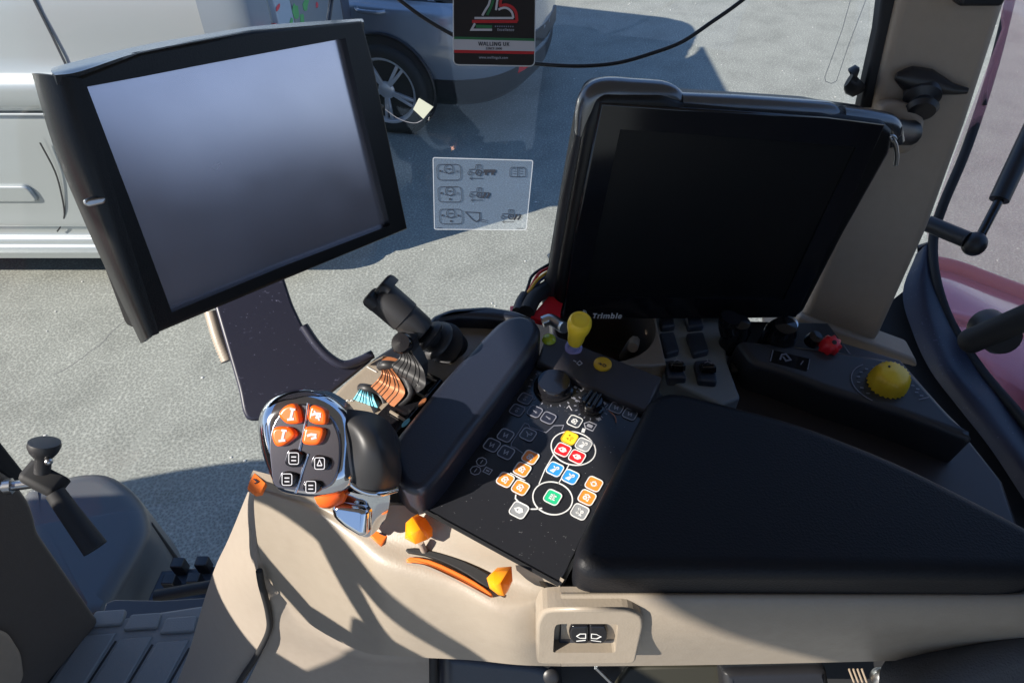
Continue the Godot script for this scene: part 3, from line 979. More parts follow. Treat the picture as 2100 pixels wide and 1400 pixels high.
func outside_vehicles() -> void:
	# silver van: profile of the side swept along its length, rounded at the rear end
	var w := thing("parked_van", "silver van side on at the left, behind the big touchscreen", "van")
	var prof := [[0.235, 0.05], [0.245, 0.0], [0.285, -0.005], [0.30, -0.03], [0.35, -0.032], [0.365, -0.012], [0.40, -0.012], [0.47, -0.02], [0.70, -0.03], [0.90, -0.04], [0.985, -0.05], [1.00, -0.055], [1.035, -0.015], [1.09, 0.0], [1.16, -0.005], [1.20, -0.045], [1.35, -0.07], [1.55, -0.10], [1.75, -0.17], [1.90, -0.26], [1.96, -0.40]]
	var rows := []
	for q in prof:
		var row := []
		for e in [[-5.4, 0.0], [-4.0, 0.0], [-3.0, 0.0], [-2.0, 0.0], [-1.5, 0.0], [-1.30, 0.004], [-1.20, 0.02], [-1.14, 0.07], [-1.11, 0.16], [-1.10, 0.5], [-1.10, 1.7]]:
			row.append(Vector3(e[0], q[0], -3.1 + q[1] - e[1]))
		rows.append(row)
	var mb := MB.new()
	sheet(mb, rows, 2, 0.04, Vector3.BACK)
	obj("body", mb, M.van_paint, w)
	mb = MB.new()
	slab(mb, [Vector3(-5.4, 1.97, -3.42), Vector3(-1.14, 1.97, -3.42), Vector3(-1.14, 1.97, -4.85), Vector3(-5.4, 1.97, -4.85)], Vector3.UP, 1.7, 0.05)
	obj("roof", mb, M.van_paint, w)
	mb = MB.new()
	slab(mb, rounded([Vector3(-5.2, 0.62, -3.105), Vector3(-2.52, 0.62, -3.105), Vector3(-2.50, 0.52, -3.105), Vector3(-5.2, 0.52, -3.105)], 0.035), Vector3.BACK, 0.03, 0.014)
	obj("side_moulding", mb, M.van_paint, w)
	mb = MB.new()
	line(mb, [Vector3(-2.16, 1.95, -3.36), Vector3(-2.12, 1.75, -3.265), Vector3(-2.10, 1.55, -3.195), Vector3(-2.07, 1.35, -3.165), Vector3(-2.05, 1.20, -3.14), Vector3(-2.045, 1.10, -3.095)], 0.010, Vector3.BACK, false, 0.004)
	obj("door_seam", mb, M.black_matt, w)
	mb = MB.new()
	var cv := []
	for q in [[-2.34, 0.86], [-2.34, 0.70], [-2.37, 0.56], [-2.41, 0.44], [-2.46, 0.37], [-2.5, 0.33]]:
		cv.append(Vector3(q[0], q[1], -3.118))
	line(mb, catmull(cv, 4), 0.007, Vector3.BACK, false, 0.004)
	obj("door_seam", mb, M.black_matt, w)
	mb = MB.new()
	tube(mb, [Vector3(-5.2, 0.995, -3.14), Vector3(-1.3, 0.995, -3.14)], 0.010, 6, 1)
	obj("door_rail", mb, M.grey_paint, w)
	mb = MB.new()
	sheet(mb, [[Vector3(-1.40, 1.80, -3.27), Vector3(-1.22, 1.80, -3.30), Vector3(-1.13, 1.80, -3.38)], [Vector3(-1.38, 1.50, -3.17), Vector3(-1.20, 1.50, -3.20), Vector3(-1.11, 1.50, -3.28)], [Vector3(-1.36, 1.24, -3.115), Vector3(-1.18, 1.24, -3.15), Vector3(-1.09, 1.24, -3.22)]], 4, 0.02, Vector3.BACK)
	obj("rear_quarter_glass", mb, M.grey_paint, w)
	mb = MB.new()
	slab(mb, rounded([Vector3(-1.085, 1.37, -3.17), Vector3(-1.085, 1.37, -3.30), Vector3(-1.085, 1.16, -3.30), Vector3(-1.085, 1.16, -3.17)], 0.02), Vector3.RIGHT, 0.03, 0.01)
	obj("tail_light", mb, M.tail_red, w)
	# rear end: pale door edge, grey tinted door and the coloured blotches on it
	for q in [[-3.32, -3.56, 0.50, 1.62, "pale_rear_edge", M.pale_blue_paint], [-3.58, -4.60, 0.55, 1.62, "grey_rear_door", M.grey_paint], [-4.62, -4.84, 0.50, 1.70, "dark_rear_edge", M.navy_plate]]:
		mb = MB.new()
		slab(mb, rounded([Vector3(-1.086, q[2], q[0]), Vector3(-1.086, q[2], q[1]), Vector3(-1.086, q[3], q[1]), Vector3(-1.086, q[3], q[0])], 0.03), Vector3.RIGHT, 0.03, 0.008)
		obj(q[4], mb, q[5], w)
	for q in [[-3.600, 1.312, 0.060, 0.040], [-3.800, 1.287, 0.070, 0.030], [-3.691, 1.246, 0.040, 0.035], [-4.024, 1.211, 0.030, 0.015], [-3.505, 1.300, 0.030, 0.020], [-3.347, 1.419, 0.040, 0.012]]:
		mb = MB.new()
		var bl := []
		for i in 11:
			var t := TAU * i / 11.0
			var rr := rng.randf_range(0.55, 1.2)
			bl.append(Vector3(-1.083, q[1] + sin(t) * q[3] * rr, q[0] + cos(t) * q[2] * rr))
		slab(mb, bl, Vector3.RIGHT, 0.002, 0.0008, 1)
		obj("blotch", mb, M.red if q[3] < 0.02 else M.leaf_print, w)
	for x in [-1.75, -4.4]:
		wheel(w, Vector3(x, 0.33, -3.10), Vector3.BACK, Vector3.LEFT, 0.33)
	# silver car, its rear wheel beside the big screen
	car("parked_car", "silver estate car, rear corner and alloy wheel showing beside the big touchscreen", Vector3(-0.92, 0, -4.95), 18.0, M.car_paint, "cars parked outside the cab")
	car("parked_car", "dark car parked farthest back, only its shaded underside showing at the top edge", Vector3(-0.25, 0, -8.15), 8.0, M.dark_paint, "cars parked outside the cab")
	# red rear fender of the tractor itself
	w = thing("rear_fender", "glossy red rear fender of the tractor outside the quarter window", "fender")
	mb = MB.new()
	sheet(mb, [[Vector3(0.993, 1.5, -1.2947), Vector3(1.0455, 1.5, -1.2704), Vector3(1.121, 1.49, -1.2285), Vector3(1.2064, 1.47, -1.1997), Vector3(1.3422, 1.42, -1.1708)], [Vector3(0.9417, 1.52, -1.1972), Vector3(0.9724, 1.53, -1.1429), Vector3(1.0254, 1.53, -1.079), Vector3(1.0973, 1.51, -1.0399), Vector3(1.236, 1.46, -1.0171)], [Vector3(0.8961, 1.5, -1.0504), Vector3(0.9229, 1.51, -0.9963), Vector3(0.965, 1.51, -0.941), Vector3(1.0347, 1.49, -0.9067), Vector3(1.1675, 1.44, -0.8858)], [Vector3(0.9224, 1.4, -0.9325), Vector3(0.9558, 1.41, -0.8851), Vector3(1.0057, 1.41, -0.8476), Vector3(1.073, 1.39, -0.8265), Vector3(1.2105, 1.34, -0.8268)]], 5, 0.02, Vector3.UP)
	obj("panel", mb, M.fender_red, w)
	mb = MB.new()
	tube(mb, [Vector3(0.9972, 1.5, -1.3042), Vector3(1.0507, 1.5, -1.2815), Vector3(1.1265, 1.49, -1.2392), Vector3(1.2121, 1.47, -1.2101), Vector3(1.3483, 1.42, -1.1809)], 0.022, 10, 5)
	obj("edge_roll", mb, M.fender_edge, w)
	mb = MB.new()
	tube(mb, [Vector3(0.9133, 1.53, -1.0946), Vector3(0.9597, 1.535, -1.0658), Vector3(1.016, 1.53, -1.0606), Vector3(1.1076, 1.51, -1.0399), Vector3(1.2449, 1.46, -1.0318)], 0.014, 8, 5)
	obj("swage_line", mb, M.fender_red, w)

var KU := Vector3(0.866, 0, 0.5)
var KV := Vector3(0.5, 0, -0.866)

func key(parent: Node3D, at: Vector3, s: float, face: Material, edge: Material, icon: int, label := "") -> void:
	var up := Vector3.UP
	var sq := [at + (KU + KV) * s * 0.5, at + (KV - KU) * s * 0.5, at - (KU + KV) * s * 0.5, at + (KU - KV) * s * 0.5]
	var rq := rounded(sq, s * 0.27, 4)
	var mb := MB.new()
	var lift := []
	for a in rq:
		lift.append(a + up * 0.0009)
	slab(mb, lift, up, 0.0012, 0.0004, 2)
	var o := obj("key", mb, face, parent)
	if label != "":
		o.set_meta("label", label)
	mb = MB.new()
	line(mb, lift, s * 0.07, up, true, 0.0003)
	obj("key_border", mb, edge, o)
	mb = MB.new()
	var c := at + up * 0.0009
	var q := s * 0.5
	var L := func(pts: Array, wd := 0.07, cl := false) -> void:
		var r := []
		for e in pts:
			r.append(c + KU * e[0] * q + KV * e[1] * q)
		line(mb, r, s * wd, up, cl, 0.0003)
	var ringp := func(x: float, y: float, rad: float) -> Array:
		var r := []
		for i in 12:
			r.append([x + cos(TAU * i / 12.0) * rad, y + sin(TAU * i / 12.0) * rad])
		return r
	match icon:
		0:   # bars with arrow
			L.call([[-0.4, 0.3], [0.45, 0.3]])
			L.call([[-0.4, 0.0], [0.3, 0.0]])
			L.call([[-0.4, -0.3], [0.45, -0.3]])
			L.call([[0.0, 0.5], [0.0, -0.5]], 0.07)
		1:   # gear
			L.call(ringp.call(0.0, 0.0, 0.32), 0.09, true)
			L.call([[-0.5, 0.0], [-0.32, 0.0]])
			L.call([[0.32, 0.0], [0.5, 0.0]])
			L.call([[0.0, 0.32], [0.0, 0.5]])
			L.call([[0.0, -0.32], [0.0, -0.5]])
		2:   # tractor head on
			L.call(ringp.call(-0.2, -0.15, 0.22), 0.09, true)
			L.call([[-0.45, 0.25], [0.0, 0.45], [0.35, 0.2], [0.1, 0.05]])
			L.call([[0.3, -0.05], [0.3, -0.45], [0.05, -0.45]])
		3:   # implement
			L.call(ringp.call(0.25, 0.3, 0.17), 0.08, true)
			L.call([[0.25, 0.12], [-0.1, -0.1], [-0.35, -0.45], [0.0, -0.5], [0.1, -0.1]], 0.10)
			L.call([[-0.35, 0.4], [-0.05, 0.2]])
		4:   # field spray tripod
			L.call([[-0.45, 0.35], [-0.05, 0.05], [0.1, -0.45]])
			L.call([[-0.05, 0.05], [0.5, 0.1]])
			L.call([[0.2, 0.4], [0.45, 0.4], [0.45, 0.15]], 0.06)
		5:   # pointed drum
			L.call([[-0.5, -0.05], [-0.15, 0.3], [0.25, 0.3], [0.5, 0.0], [0.25, -0.3], [-0.15, -0.3]], 0.09, true)
			L.call(ringp.call(0.12, 0.0, 0.14), 0.08, true)
		6:   # slanted strokes
			L.call([[-0.35, 0.35], [-0.15, -0.3], [0.2, 0.3], [0.3, -0.35]], 0.08)
		7:   # cross grid
			L.call([[-0.4, 0.35], [0.0, 0.35]], 0.07)
			L.call([[-0.2, 0.55], [-0.2, 0.1]], 0.07)
			L.call([[-0.4, -0.3], [0.0, -0.3]], 0.07)
			L.call([[-0.2, -0.1], [-0.2, -0.5]], 0.07)
			L.call(ringp.call(0.28, 0.1, 0.16), 0.07, true)
			L.call([[0.28, -0.1], [0.15, -0.45], [0.45, -0.45]], 0.07)
		8:   # dash
			L.call([[-0.45, 0.1], [0.4, -0.1]], 0.06)
			L.call([[0.2, 0.12], [0.4, -0.1], [0.15, -0.2]], 0.05)
		9:   # stroke and zero
			L.call(ringp.call(0.0, -0.22, 0.18), 0.06, true)
			L.call([[-0.25, 0.3], [0.25, 0.35]], 0.06)
			L.call([[0.0, 0.5], [0.0, 0.15]], 0.06)
	obj("key_icon", mb, edge if icon != 99 else face, o)

func console() -> void:
	var w := thing("armrest_console", "beige and black tractor armrest console with coloured keypad and leather pad", "control console")
	var up := Vector3.UP
	var mb := MB.new()
	sheet(mb, [[Vector3(-0.2152, 2.031, -0.3256), Vector3(-0.1608, 2.031, -0.3106), Vector3(-0.112, 2.031, -0.2988), Vector3(-0.077, 2.031, -0.2962), Vector3(-0.0184, 2.031, -0.2624), Vector3(0.0248, 2.031, -0.2379), Vector3(0.0344, 2.031, -0.2312)], [Vector3(-0.2208, 2.012, -0.3319), Vector3(-0.1654, 2.012, -0.3137), Vector3(-0.1196, 2.012, -0.292), Vector3(-0.0865, 2.012, -0.2772), Vector3(-0.0243, 2.012, -0.2574), Vector3(0.0183, 2.012, -0.2405), Vector3(0.036, 2.012, -0.2371)], [Vector3(-0.2184, 2.008, -0.3268), Vector3(-0.1646, 2.008, -0.3061), Vector3(-0.1267, 2.006, -0.2815), Vector3(-0.0989, 2.004, -0.2616), Vector3(-0.0447, 2.004, -0.2456), Vector3(-0.0036, 2.004, -0.2284), Vector3(0.0363, 2.01, -0.2343)], [Vector3(-0.2224, 1.9853, -0.3211), Vector3(-0.1675, 1.9852, -0.2978), Vector3(-0.1277, 1.9818, -0.2712), Vector3(-0.0968, 1.9802, -0.2513), Vector3(-0.0406, 1.9872, -0.2362), Vector3(0.0007, 1.9945, -0.2216), Vector3(0.0371, 1.9898, -0.2285)], [Vector3(-0.2287, 1.9457, -0.3159), Vector3(-0.1774, 1.9327, -0.29), Vector3(-0.1311, 1.9336, -0.263), Vector3(-0.0977, 1.9391, -0.2438), Vector3(-0.0381, 1.9546, -0.2293), Vector3(0.003, 1.9681, -0.2161), Vector3(0.0381, 1.9624, -0.2222)], [Vector3(-0.2357, 1.8915, -0.312), Vector3(-0.2009, 1.8459, -0.2882), Vector3(-0.1433, 1.8507, -0.258), Vector3(-0.1024, 1.8817, -0.2406), Vector3(-0.036, 1.91, -0.2264), Vector3(0.0047, 1.9321, -0.2141), Vector3(0.04, 1.9197, -0.2177)]], 5, 0.006, Vector3(0, 0.5, 0.8))
	obj("front_side_panel", mb, M.beige, w)
	# rear side panel under the pad
	mb = MB.new()
	sheet(mb, [[Vector3(0.0356, 2.028, -0.2293), Vector3(0.1232, 2.028, -0.2293), Vector3(0.2288, 2.028, -0.2293), Vector3(0.3696, 2.028, -0.2293), Vector3(0.44, 2.028, -0.2293)], [Vector3(0.035, 2.0325, -0.2235), Vector3(0.1214, 2.0325, -0.2235), Vector3(0.2254, 2.0325, -0.2235), Vector3(0.3642, 2.0325, -0.2235), Vector3(0.4335, 2.0325, -0.2235)], [Vector3(0.0353, 2.0187, -0.2156), Vector3(0.1224, 2.0187, -0.2156), Vector3(0.227, 2.0197, -0.2158), Vector3(0.3658, 2.0219, -0.2163), Vector3(0.4344, 2.0241, -0.2167)], [Vector3(0.0366, 1.9884, -0.2115), Vector3(0.1269, 1.9884, -0.2115), Vector3(0.235, 1.9907, -0.2119), Vector3(0.3783, 1.9942, -0.2126), Vector3(0.4492, 1.9965, -0.2131)], [Vector3(0.0399, 1.9264, -0.2151), Vector3(0.1381, 1.9277, -0.2154), Vector3(0.2555, 1.9316, -0.2162), Vector3(0.4101, 1.9381, -0.2175), Vector3(0.487, 1.9407, -0.2181)]], 4, 0.006, Vector3(0, 0.3, 0.9))
	obj("rear_side_panel", mb, M.beige, w)
	mb = MB.new()
	line(mb, [Vector3(0.0365, 2.014, -0.2338), Vector3(0.0349, 2.008, -0.2314), Vector3(0.0332, 2.002, -0.229)], 0.0016, Vector3(0, 0.4, 0.9), false, 0.003)
	obj("panel_gap", mb, M.black_matt, w)
	# under frame closes the body from below
	mb = MB.new()
	slab(mb, [Vector3(-0.2062, 2, -0.3361), Vector3(-0.1188, 2, -0.3143), Vector3(0.0337, 2, -0.2457), Vector3(0.0415, 2, -0.2516), Vector3(0.4553, 2, -0.2556), Vector3(0.2463, 2, -0.3888), Vector3(0.1302, 2, -0.4553), Vector3(-0.0257, 2, -0.5178), Vector3(-0.1231, 2, -0.4752)], up, 0.16, 0.01)
	obj("under_frame", mb, M.black_matt, w)
	# glossy keypad
	mb = MB.new()
	slab(mb, [Vector3(-0.0699, 2.032, -0.2951), Vector3(0.0338, 2.032, -0.2332), Vector3(0.1251, 2.032, -0.3996), Vector3(0.0197, 2.032, -0.461)], up, 0.02, 0.0015, 2)
	obj("keypad_panel", mb, M.dusty_gloss, w)
	mb = MB.new()
	line(mb, [Vector3(-0.0787, 2.0325, -0.2961), Vector3(-0.0696, 2.0325, -0.293), Vector3(0.034, 2.0325, -0.2315)], 0.0026, up, false, 0.001)
	obj("keypad_seal", mb, M.black_matt, w)
	var ks := 0.0122
	var wp: Material = M.white_print
	var gp: Material = M.grey_print
	var dp: Material = M.dim_print
	key(w, Vector3(0.0495, 2.032, -0.3645), ks, M.key_yellow, M.yellow_dark, 7, "yellow key in the upper ring")
	key(w, Vector3(0.0611, 2.032, -0.3572), ks, M.key_grey, wp, 3, "grey key in the upper ring")
	key(w, Vector3(0.0429, 2.032, -0.3519), ks, M.key_red, wp, 5, "left red key")
	key(w, Vector3(0.0546, 2.032, -0.3446), ks, M.key_red, wp, 5, "right red key")
	key(w, Vector3(0.0355, 2.032, -0.3321), ks, M.key_blue, wp, 3, "left blue key")
	key(w, Vector3(0.0478, 2.032, -0.3245), ks, M.key_blue, wp, 3, "right blue key")
	key(w, Vector3(0.0324, 2.032, -0.3051), ks, M.key_green, wp, 0, "green key in the lower ring")
	key(w, Vector3(0.0154, 2.032, -0.3441), ks, M.key_orange, wp, 2, "topmost orange key of the left group")
	key(w, Vector3(0.0084, 2.032, -0.3318), ks, M.key_orange, wp, 2, "second orange key of the left group")
	key(w, Vector3(-0.0054, 2.032, -0.3217), ks, M.key_orange, wp, 2, "leftmost orange key")
	key(w, Vector3(0.0069, 2.032, -0.3142), ks, M.key_orange, wp, 2, "lowest orange key of the left group")
	key(w, Vector3(0.0055, 2.032, -0.2934), ks * 1.05, M.key_grey, wp, 5, "grey key at the front of the keypad")
	key(w, Vector3(0.0664, 2.032, -0.3176), ks, M.key_orange, wp, 1, "upper orange key beside the pad")
	key(w, Vector3(0.0598, 2.032, -0.3049), ks, M.key_orange, wp, 2, "lower orange key beside the pad")
	key(w, Vector3(0.0531, 2.032, -0.2919), ks, M.key_grey, wp, 7, "grey key beside the pad")
	key(w, Vector3(-0.0055, 2.032, -0.3672), ks, M.key_dark, gp, 6)
	key(w, Vector3(-0.0171, 2.032, -0.3568), ks, M.key_dark, gp, 6)
	key(w, Vector3(-0.005, 2.032, -0.3491), ks, M.key_dark, gp, 6)
	key(w, Vector3(0.0139, 2.032, -0.3682), ks, M.key_slate, gp, 4)
	key(w, Vector3(0.0121, 2.032, -0.4091), ks * 0.95, M.key_dark, dp, 9)
	key(w, Vector3(0.0046, 2.032, -0.3956), ks * 0.95, M.key_dark, dp, 9)
	key(w, Vector3(0.0203, 2.032, -0.394), ks * 0.95, M.key_dark, dp, 8)
	key(w, Vector3(0.0321, 2.032, -0.3866), ks * 0.95, M.key_dark, dp, 8)
	key(w, Vector3(0.0552, 2.032, -0.3827), ks * 0.95, M.key_slate, wp, 2)
	key(w, Vector3(0.0934, 2.032, -0.3982), ks * 0.92, M.key_slate, gp, 6)
	key(w, Vector3(0.1047, 2.032, -0.3908), ks * 0.92, M.key_slate, gp, 6)
	# printed rings and link lines between the keys
	mb = MB.new()
	var ring := func(c: Vector3, a: float, b: float) -> Array:
		var r := []
		for i in 48:
			r.append(c + KU * cos(TAU * i / 48.0) * a + KV * sin(TAU * i / 48.0) * b)
		return r
	line(mb, ring.call(Vector3(0.0521, 2.032, -0.3542), 0.0192, 0.0172), 0.0010, up, true)
	line(mb, ring.call(Vector3(0.0324, 2.032, -0.3049), 0.0160, 0.0150), 0.0010, up, true)
	line(mb, [Vector3(0.0349, 2.032, -0.3469), Vector3(0.0274, 2.032, -0.3326), Vector3(0.0218, 2.032, -0.3178)], 0.0008, up)
	line(mb, [Vector3(0.0474, 2.032, -0.337), Vector3(0.042, 2.032, -0.3263), Vector3(0.0376, 2.032, -0.3183)], 0.0008, up)
	line(mb, [Vector3(0.0472, 2.032, -0.3258), Vector3(0.0487, 2.032, -0.3254)], 0.0012, up)
	line(mb, [Vector3(0.0138, 2.032, -0.2947), Vector3(0.0184, 2.032, -0.2947), Vector3(0.0238, 2.032, -0.2955)], 0.0010, up)
	line(mb, [Vector3(0.0031, 2.032, -0.3081), Vector3(0.0027, 2.032, -0.3045), Vector3(0.0062, 2.032, -0.3)], 0.0010, up)
	line(mb, [Vector3(-0.0016, 2.032, -0.3287), Vector3(0.0107, 2.032, -0.3211)], 0.0010, up)
	line(mb, [Vector3(0.0613, 2.032, -0.3708), Vector3(0.0629, 2.032, -0.3751)], 0.0028, up)
	obj("printed_link", mb, wp, w)
	mb = MB.new()
	line(mb, [Vector3(0.0091, 2.032, -0.349), Vector3(0.0025, 2.032, -0.3546), Vector3(-0.0008, 2.032, -0.3561), Vector3(-0.0004, 2.032, -0.3597), Vector3(0.0111, 2.032, -0.3811), Vector3(0.0145, 2.032, -0.38), Vector3(0.0153, 2.032, -0.3767), Vector3(0.0296, 2.032, -0.3708), Vector3(0.0367, 2.032, -0.3784), Vector3(0.0453, 2.032, -0.3789), Vector3(0.0433, 2.032, -0.3735)], 0.0007, up)
	line(mb, [Vector3(0, 2.032, -0.4165), Vector3(0.0045, 2.032, -0.4201)], 0.0006, up)
	line(mb, [Vector3(0.0541, 2.032, -0.4112), Vector3(0.0617, 2.032, -0.4059)], 0.0006, up)
	line(mb, [Vector3(0.0808, 2.032, -0.3939), Vector3(0.083, 2.032, -0.3979), Vector3(0.0865, 2.032, -0.403)], 0.0006, up)
	obj("printed_link", mb, dp, w)
	mb = MB.new()
	for q in [Vector3(-0.0254, 2.032, -0.34), Vector3(-0.0301, 2.032, -0.3314)]:
		var oc := []
		for i in 8:
			oc.append(q + KU * cos(TAU * (i + 0.5) / 8.0) * 0.0044 + KV * sin(TAU * (i + 0.5) / 8.0) * 0.0044)
		line(mb, oc, 0.0006, up, true)
		line(mb, [q - KV * 0.002, q + KV * 0.002], 0.0006, up)
	var sq0: Vector3 = Vector3(-0.0201, 2.032, -0.331)
	line(mb, [sq0 + KU * 0.003 + KV * 0.0025, sq0 - KU * 0.003 + KV * 0.0025, sq0 - KU * 0.003 - KV * 0.0025, sq0 + KU * 0.003 - KV * 0.0025], 0.0007, up, true)
	line(mb, [sq0 - KU * 0.0015, sq0 + KU * 0.0015], 0.0014, up)
	var oc2: Vector3 = Vector3(0.0678, 2.032, -0.3785)
	line(mb, [oc2 - KU * 0.005, oc2 - KU * 0.002 + KV * 0.004, oc2 + KU * 0.005 + KV * 0.004, oc2 + KU * 0.005 - KV * 0.004, oc2 - KU * 0.002 - KV * 0.004], 0.0008, up, true)
	line(mb, [oc2 - KU * 0.002, oc2 + KU * 0.003], 0.003, up)
	obj("printed_symbol", mb, gp, w)
	# rotary knobs with their scales
	for k in 2:
		var at: Vector3 = [Vector3(0.0382, 2.032, -0.4231), Vector3(0.0714, 2.032, -0.4002)][k]
		var r: float = [0.0165, 0.0105][k]
		mb = MB.new()
		lathe(mb, [Vector2(r * 1.12, 0.0), Vector2(r * 1.12, 0.002), Vector2(r, 0.003), Vector2(r * 0.96, 0.008), Vector2(r * 0.88, 0.0095), Vector2(0, 0.0097)], Transform3D(Basis.IDENTITY, at), 48, 18 if k == 1 else 0, 0.08 if k == 1 else 0.0)
		var kn := obj("rotary_knob", mb, M.black_gloss, w)
		if k == 1:
			mb = MB.new()
			for e in [-1, 0, 1]:
				box(mb, at + up * 0.011 + KU * e * 0.0045, Basis(KU, up, KV), Vector3(0.0022, 0.005, 0.016), 0.001)
			obj("grip_rib", mb, M.black_gloss, kn)
		mb = MB.new()
		for i in 11:
			var t := PI * (0.9 + 1.2 * i / 10.0)
			var dv := KU * cos(t) + KV * sin(t)
			line(mb, [at + dv * r * 1.28, at + dv * r * (1.42 if k == 0 else 1.5)], 0.0009, up)
		obj("knob_scale", mb, dp, w)
	mb = MB.new()
	line(mb, [Vector3(0.0576, 2.032, -0.4243), Vector3(0.0598, 2.032, -0.4225)], 0.002, up)
	line(mb, [Vector3(0.0615, 2.032, -0.4219), Vector3(0.0635, 2.032, -0.4189), Vector3(0.066, 2.032, -0.4213), Vector3(0.0649, 2.032, -0.425)], 0.0007, up)
	line(mb, [Vector3(0.0489, 2.032, -0.3979), Vector3(0.0513, 2.032, -0.4013), Vector3(0.0536, 2.032, -0.3956)], 0.0007, up)
	line(mb, [Vector3(0.0753, 2.032, -0.385), Vector3(0.0784, 2.032, -0.3866)], 0.003, up)
	line(mb, [Vector3(0.0817, 2.032, -0.403), Vector3(0.0845, 2.032, -0.4048)], 0.003, up)
	obj("printed_symbol", mb, gp, w)
	# dark strip behind the keypad with button, lamp and pull knob
	mb = MB.new()
	slab(mb, [Vector3(0.023, 2.0385, -0.4501), Vector3(0.1179, 2.0385, -0.3884), Vector3(0.1388, 2.0385, -0.4312), Vector3(0.0347, 2.0385, -0.4918)], up, 0.03, 0.003)
	obj("rear_strip", mb, M.strip, w)
	mb = MB.new()
	lathe(mb, [Vector2(0.0085, 0.0), Vector2(0.0085, 0.002), Vector2(0.0068, 0.003), Vector2(0, 0.003)], Transform3D(Basis.IDENTITY, Vector3(0.0852, 2.0385, -0.4462)), 28)
	var yb := obj("yellow_button", mb, M.yellow_dark, w)
	mb = MB.new()
	var yc: Vector3 = Vector3(0.0847, 2.0416, -0.4432)
	var rr := []
	for i in 10:
		rr.append(yc + KU * (0.0018 + cos(TAU * i / 10.0) * 0.0016) + KV * sin(TAU * i / 10.0) * 0.0016)
	line(mb, rr, 0.0006, up, true)
	line(mb, [yc - KU * 0.0042, yc - KU * 0.0005], 0.0008, up)
	line(mb, [yc - KU * 0.0028 + KV * 0.0018, yc - KU * 0.0012 - KV * 0.0018], 0.0006, up)
	obj("button_symbol", mb, M.ink, yb)
	mb = MB.new()
	lathe(mb, [Vector2(0.007, 0.0), Vector2(0.006, 0.003), Vector2(0.003, 0.0048), Vector2(0, 0.005)], Transform3D(Basis.IDENTITY, Vector3(0.0361, 2.0385, -0.48)), 24)
	obj("indicator_lamp", mb, M.lime, w)
	mb = MB.new()
	line(mb, [Vector3(0.0581, 2.0385, -0.452), Vector3(0.0608, 2.0385, -0.4501)], 0.001, up)
	line(mb, [Vector3(0.0611, 2.0385, -0.4481), Vector3(0.0641, 2.0385, -0.4514), Vector3(0.0661, 2.0385, -0.4481), Vector3(0.0632, 2.0385, -0.4456)], 0.0008, up, true)
	obj("printed_symbol", mb, gp, w)
	# yellow push-pull knob
	var base: Vector3 = Vector3(0.0592, 2.0385, -0.4684)
	var tip: Vector3 = Vector3(0.0616, 2.089, -0.4539)
	var ax := tip - base
	var ln := ax.length()
	mb = MB.new()
	lathe(mb, [Vector2(0.0085, 0.0), Vector2(0.0085, 0.002), Vector2(0.006, 0.003), Vector2(0.006, ln * 0.4)], along(base, ax), 20)
	obj("pull_stem", mb, M.clear_plastic, w)
	mb = MB.new()
	lathe(mb, [Vector2(0, 0.26 * ln), Vector2(0.0072, 0.26 * ln), Vector2(0.0077, 0.34 * ln), Vector2(0.0082, 0.50 * ln), Vector2(0.0086, 0.56 * ln), Vector2(0.0106, 0.74 * ln), Vector2(0.0111, 0.86 * ln), Vector2(0.0105, 0.95 * ln), Vector2(0.0088, ln), Vector2(0.0076, 1.005 * ln), Vector2(0.0072, 0.99 * ln), Vector2(0.0066, 0.995 * ln), Vector2(0, 1.0 * ln)], along(base, ax), 36)
	var pk := obj("yellow_pull_knob", mb, M.yellow, w)
	pk.set_meta("label", "yellow mushroom pull knob")
	# padded ridge and the hand hoop round the joystick
	mb = MB.new()
	slab(mb, rounded([Vector3(-0.0993, 2.062, -0.3347), Vector3(-0.0814, 2.062, -0.3687), Vector3(-0.0636, 2.062, -0.4029), Vector3(-0.0294, 2.062, -0.4588), Vector3(-0.0094, 2.062, -0.4886), Vector3(0.0132, 2.062, -0.4943), Vector3(0.0287, 2.062, -0.4775), Vector3(0.0234, 2.062, -0.4523), Vector3(-0.0125, 2.062, -0.3848), Vector3(-0.0409, 2.062, -0.3347), Vector3(-0.0545, 2.062, -0.3086), Vector3(-0.0668, 2.062, -0.2909), Vector3(-0.078, 2.062, -0.2926), Vector3(-0.0885, 2.062, -0.301)], 0.016, 4), up, 0.055, 0.008, 6, 0.0, 0.008)
	obj("padded_ridge", mb, M.dusty, w)
	mb = MB.new()
	slab(mb, rounded([Vector3(-0.0847, 2.057, -0.4775), Vector3(-0.0788, 2.057, -0.4963), Vector3(-0.0601, 2.057, -0.5079), Vector3(-0.0241, 2.057, -0.5115), Vector3(0.0057, 2.057, -0.5042), Vector3(0.0255, 2.057, -0.49), Vector3(0.0093, 2.057, -0.4802), Vector3(0.0038, 2.057, -0.4886), Vector3(-0.0237, 2.057, -0.4942), Vector3(-0.0546, 2.057, -0.4956), Vector3(-0.0696, 2.057, -0.4872), Vector3(-0.0761, 2.057, -0.4748)], 0.006, 3), up, 0.03, 0.006, 3)
	obj("hand_hoop", mb, M.dusty, w)
	# beige deck that holds the levers
	mb = MB.new()
	slab(mb, rounded([Vector3(-0.1721, 2.0405, -0.3731), Vector3(-0.1589, 2.0405, -0.4155), Vector3(-0.129, 2.0405, -0.4591), Vector3(-0.1025, 2.0405, -0.4841), Vector3(-0.0828, 2.0405, -0.5039), Vector3(0.0069, 2.0405, -0.5111), Vector3(-0.0189, 2.0405, -0.4758), Vector3(-0.0411, 2.0405, -0.4443), Vector3(-0.0687, 2.0405, -0.4184), Vector3(-0.1026, 2.0405, -0.3548), Vector3(-0.1376, 2.0405, -0.3678)], 0.01, 3), up, 0.03, 0.006)
	obj("lever_deck", mb, M.beige, w)
	mb = MB.new()
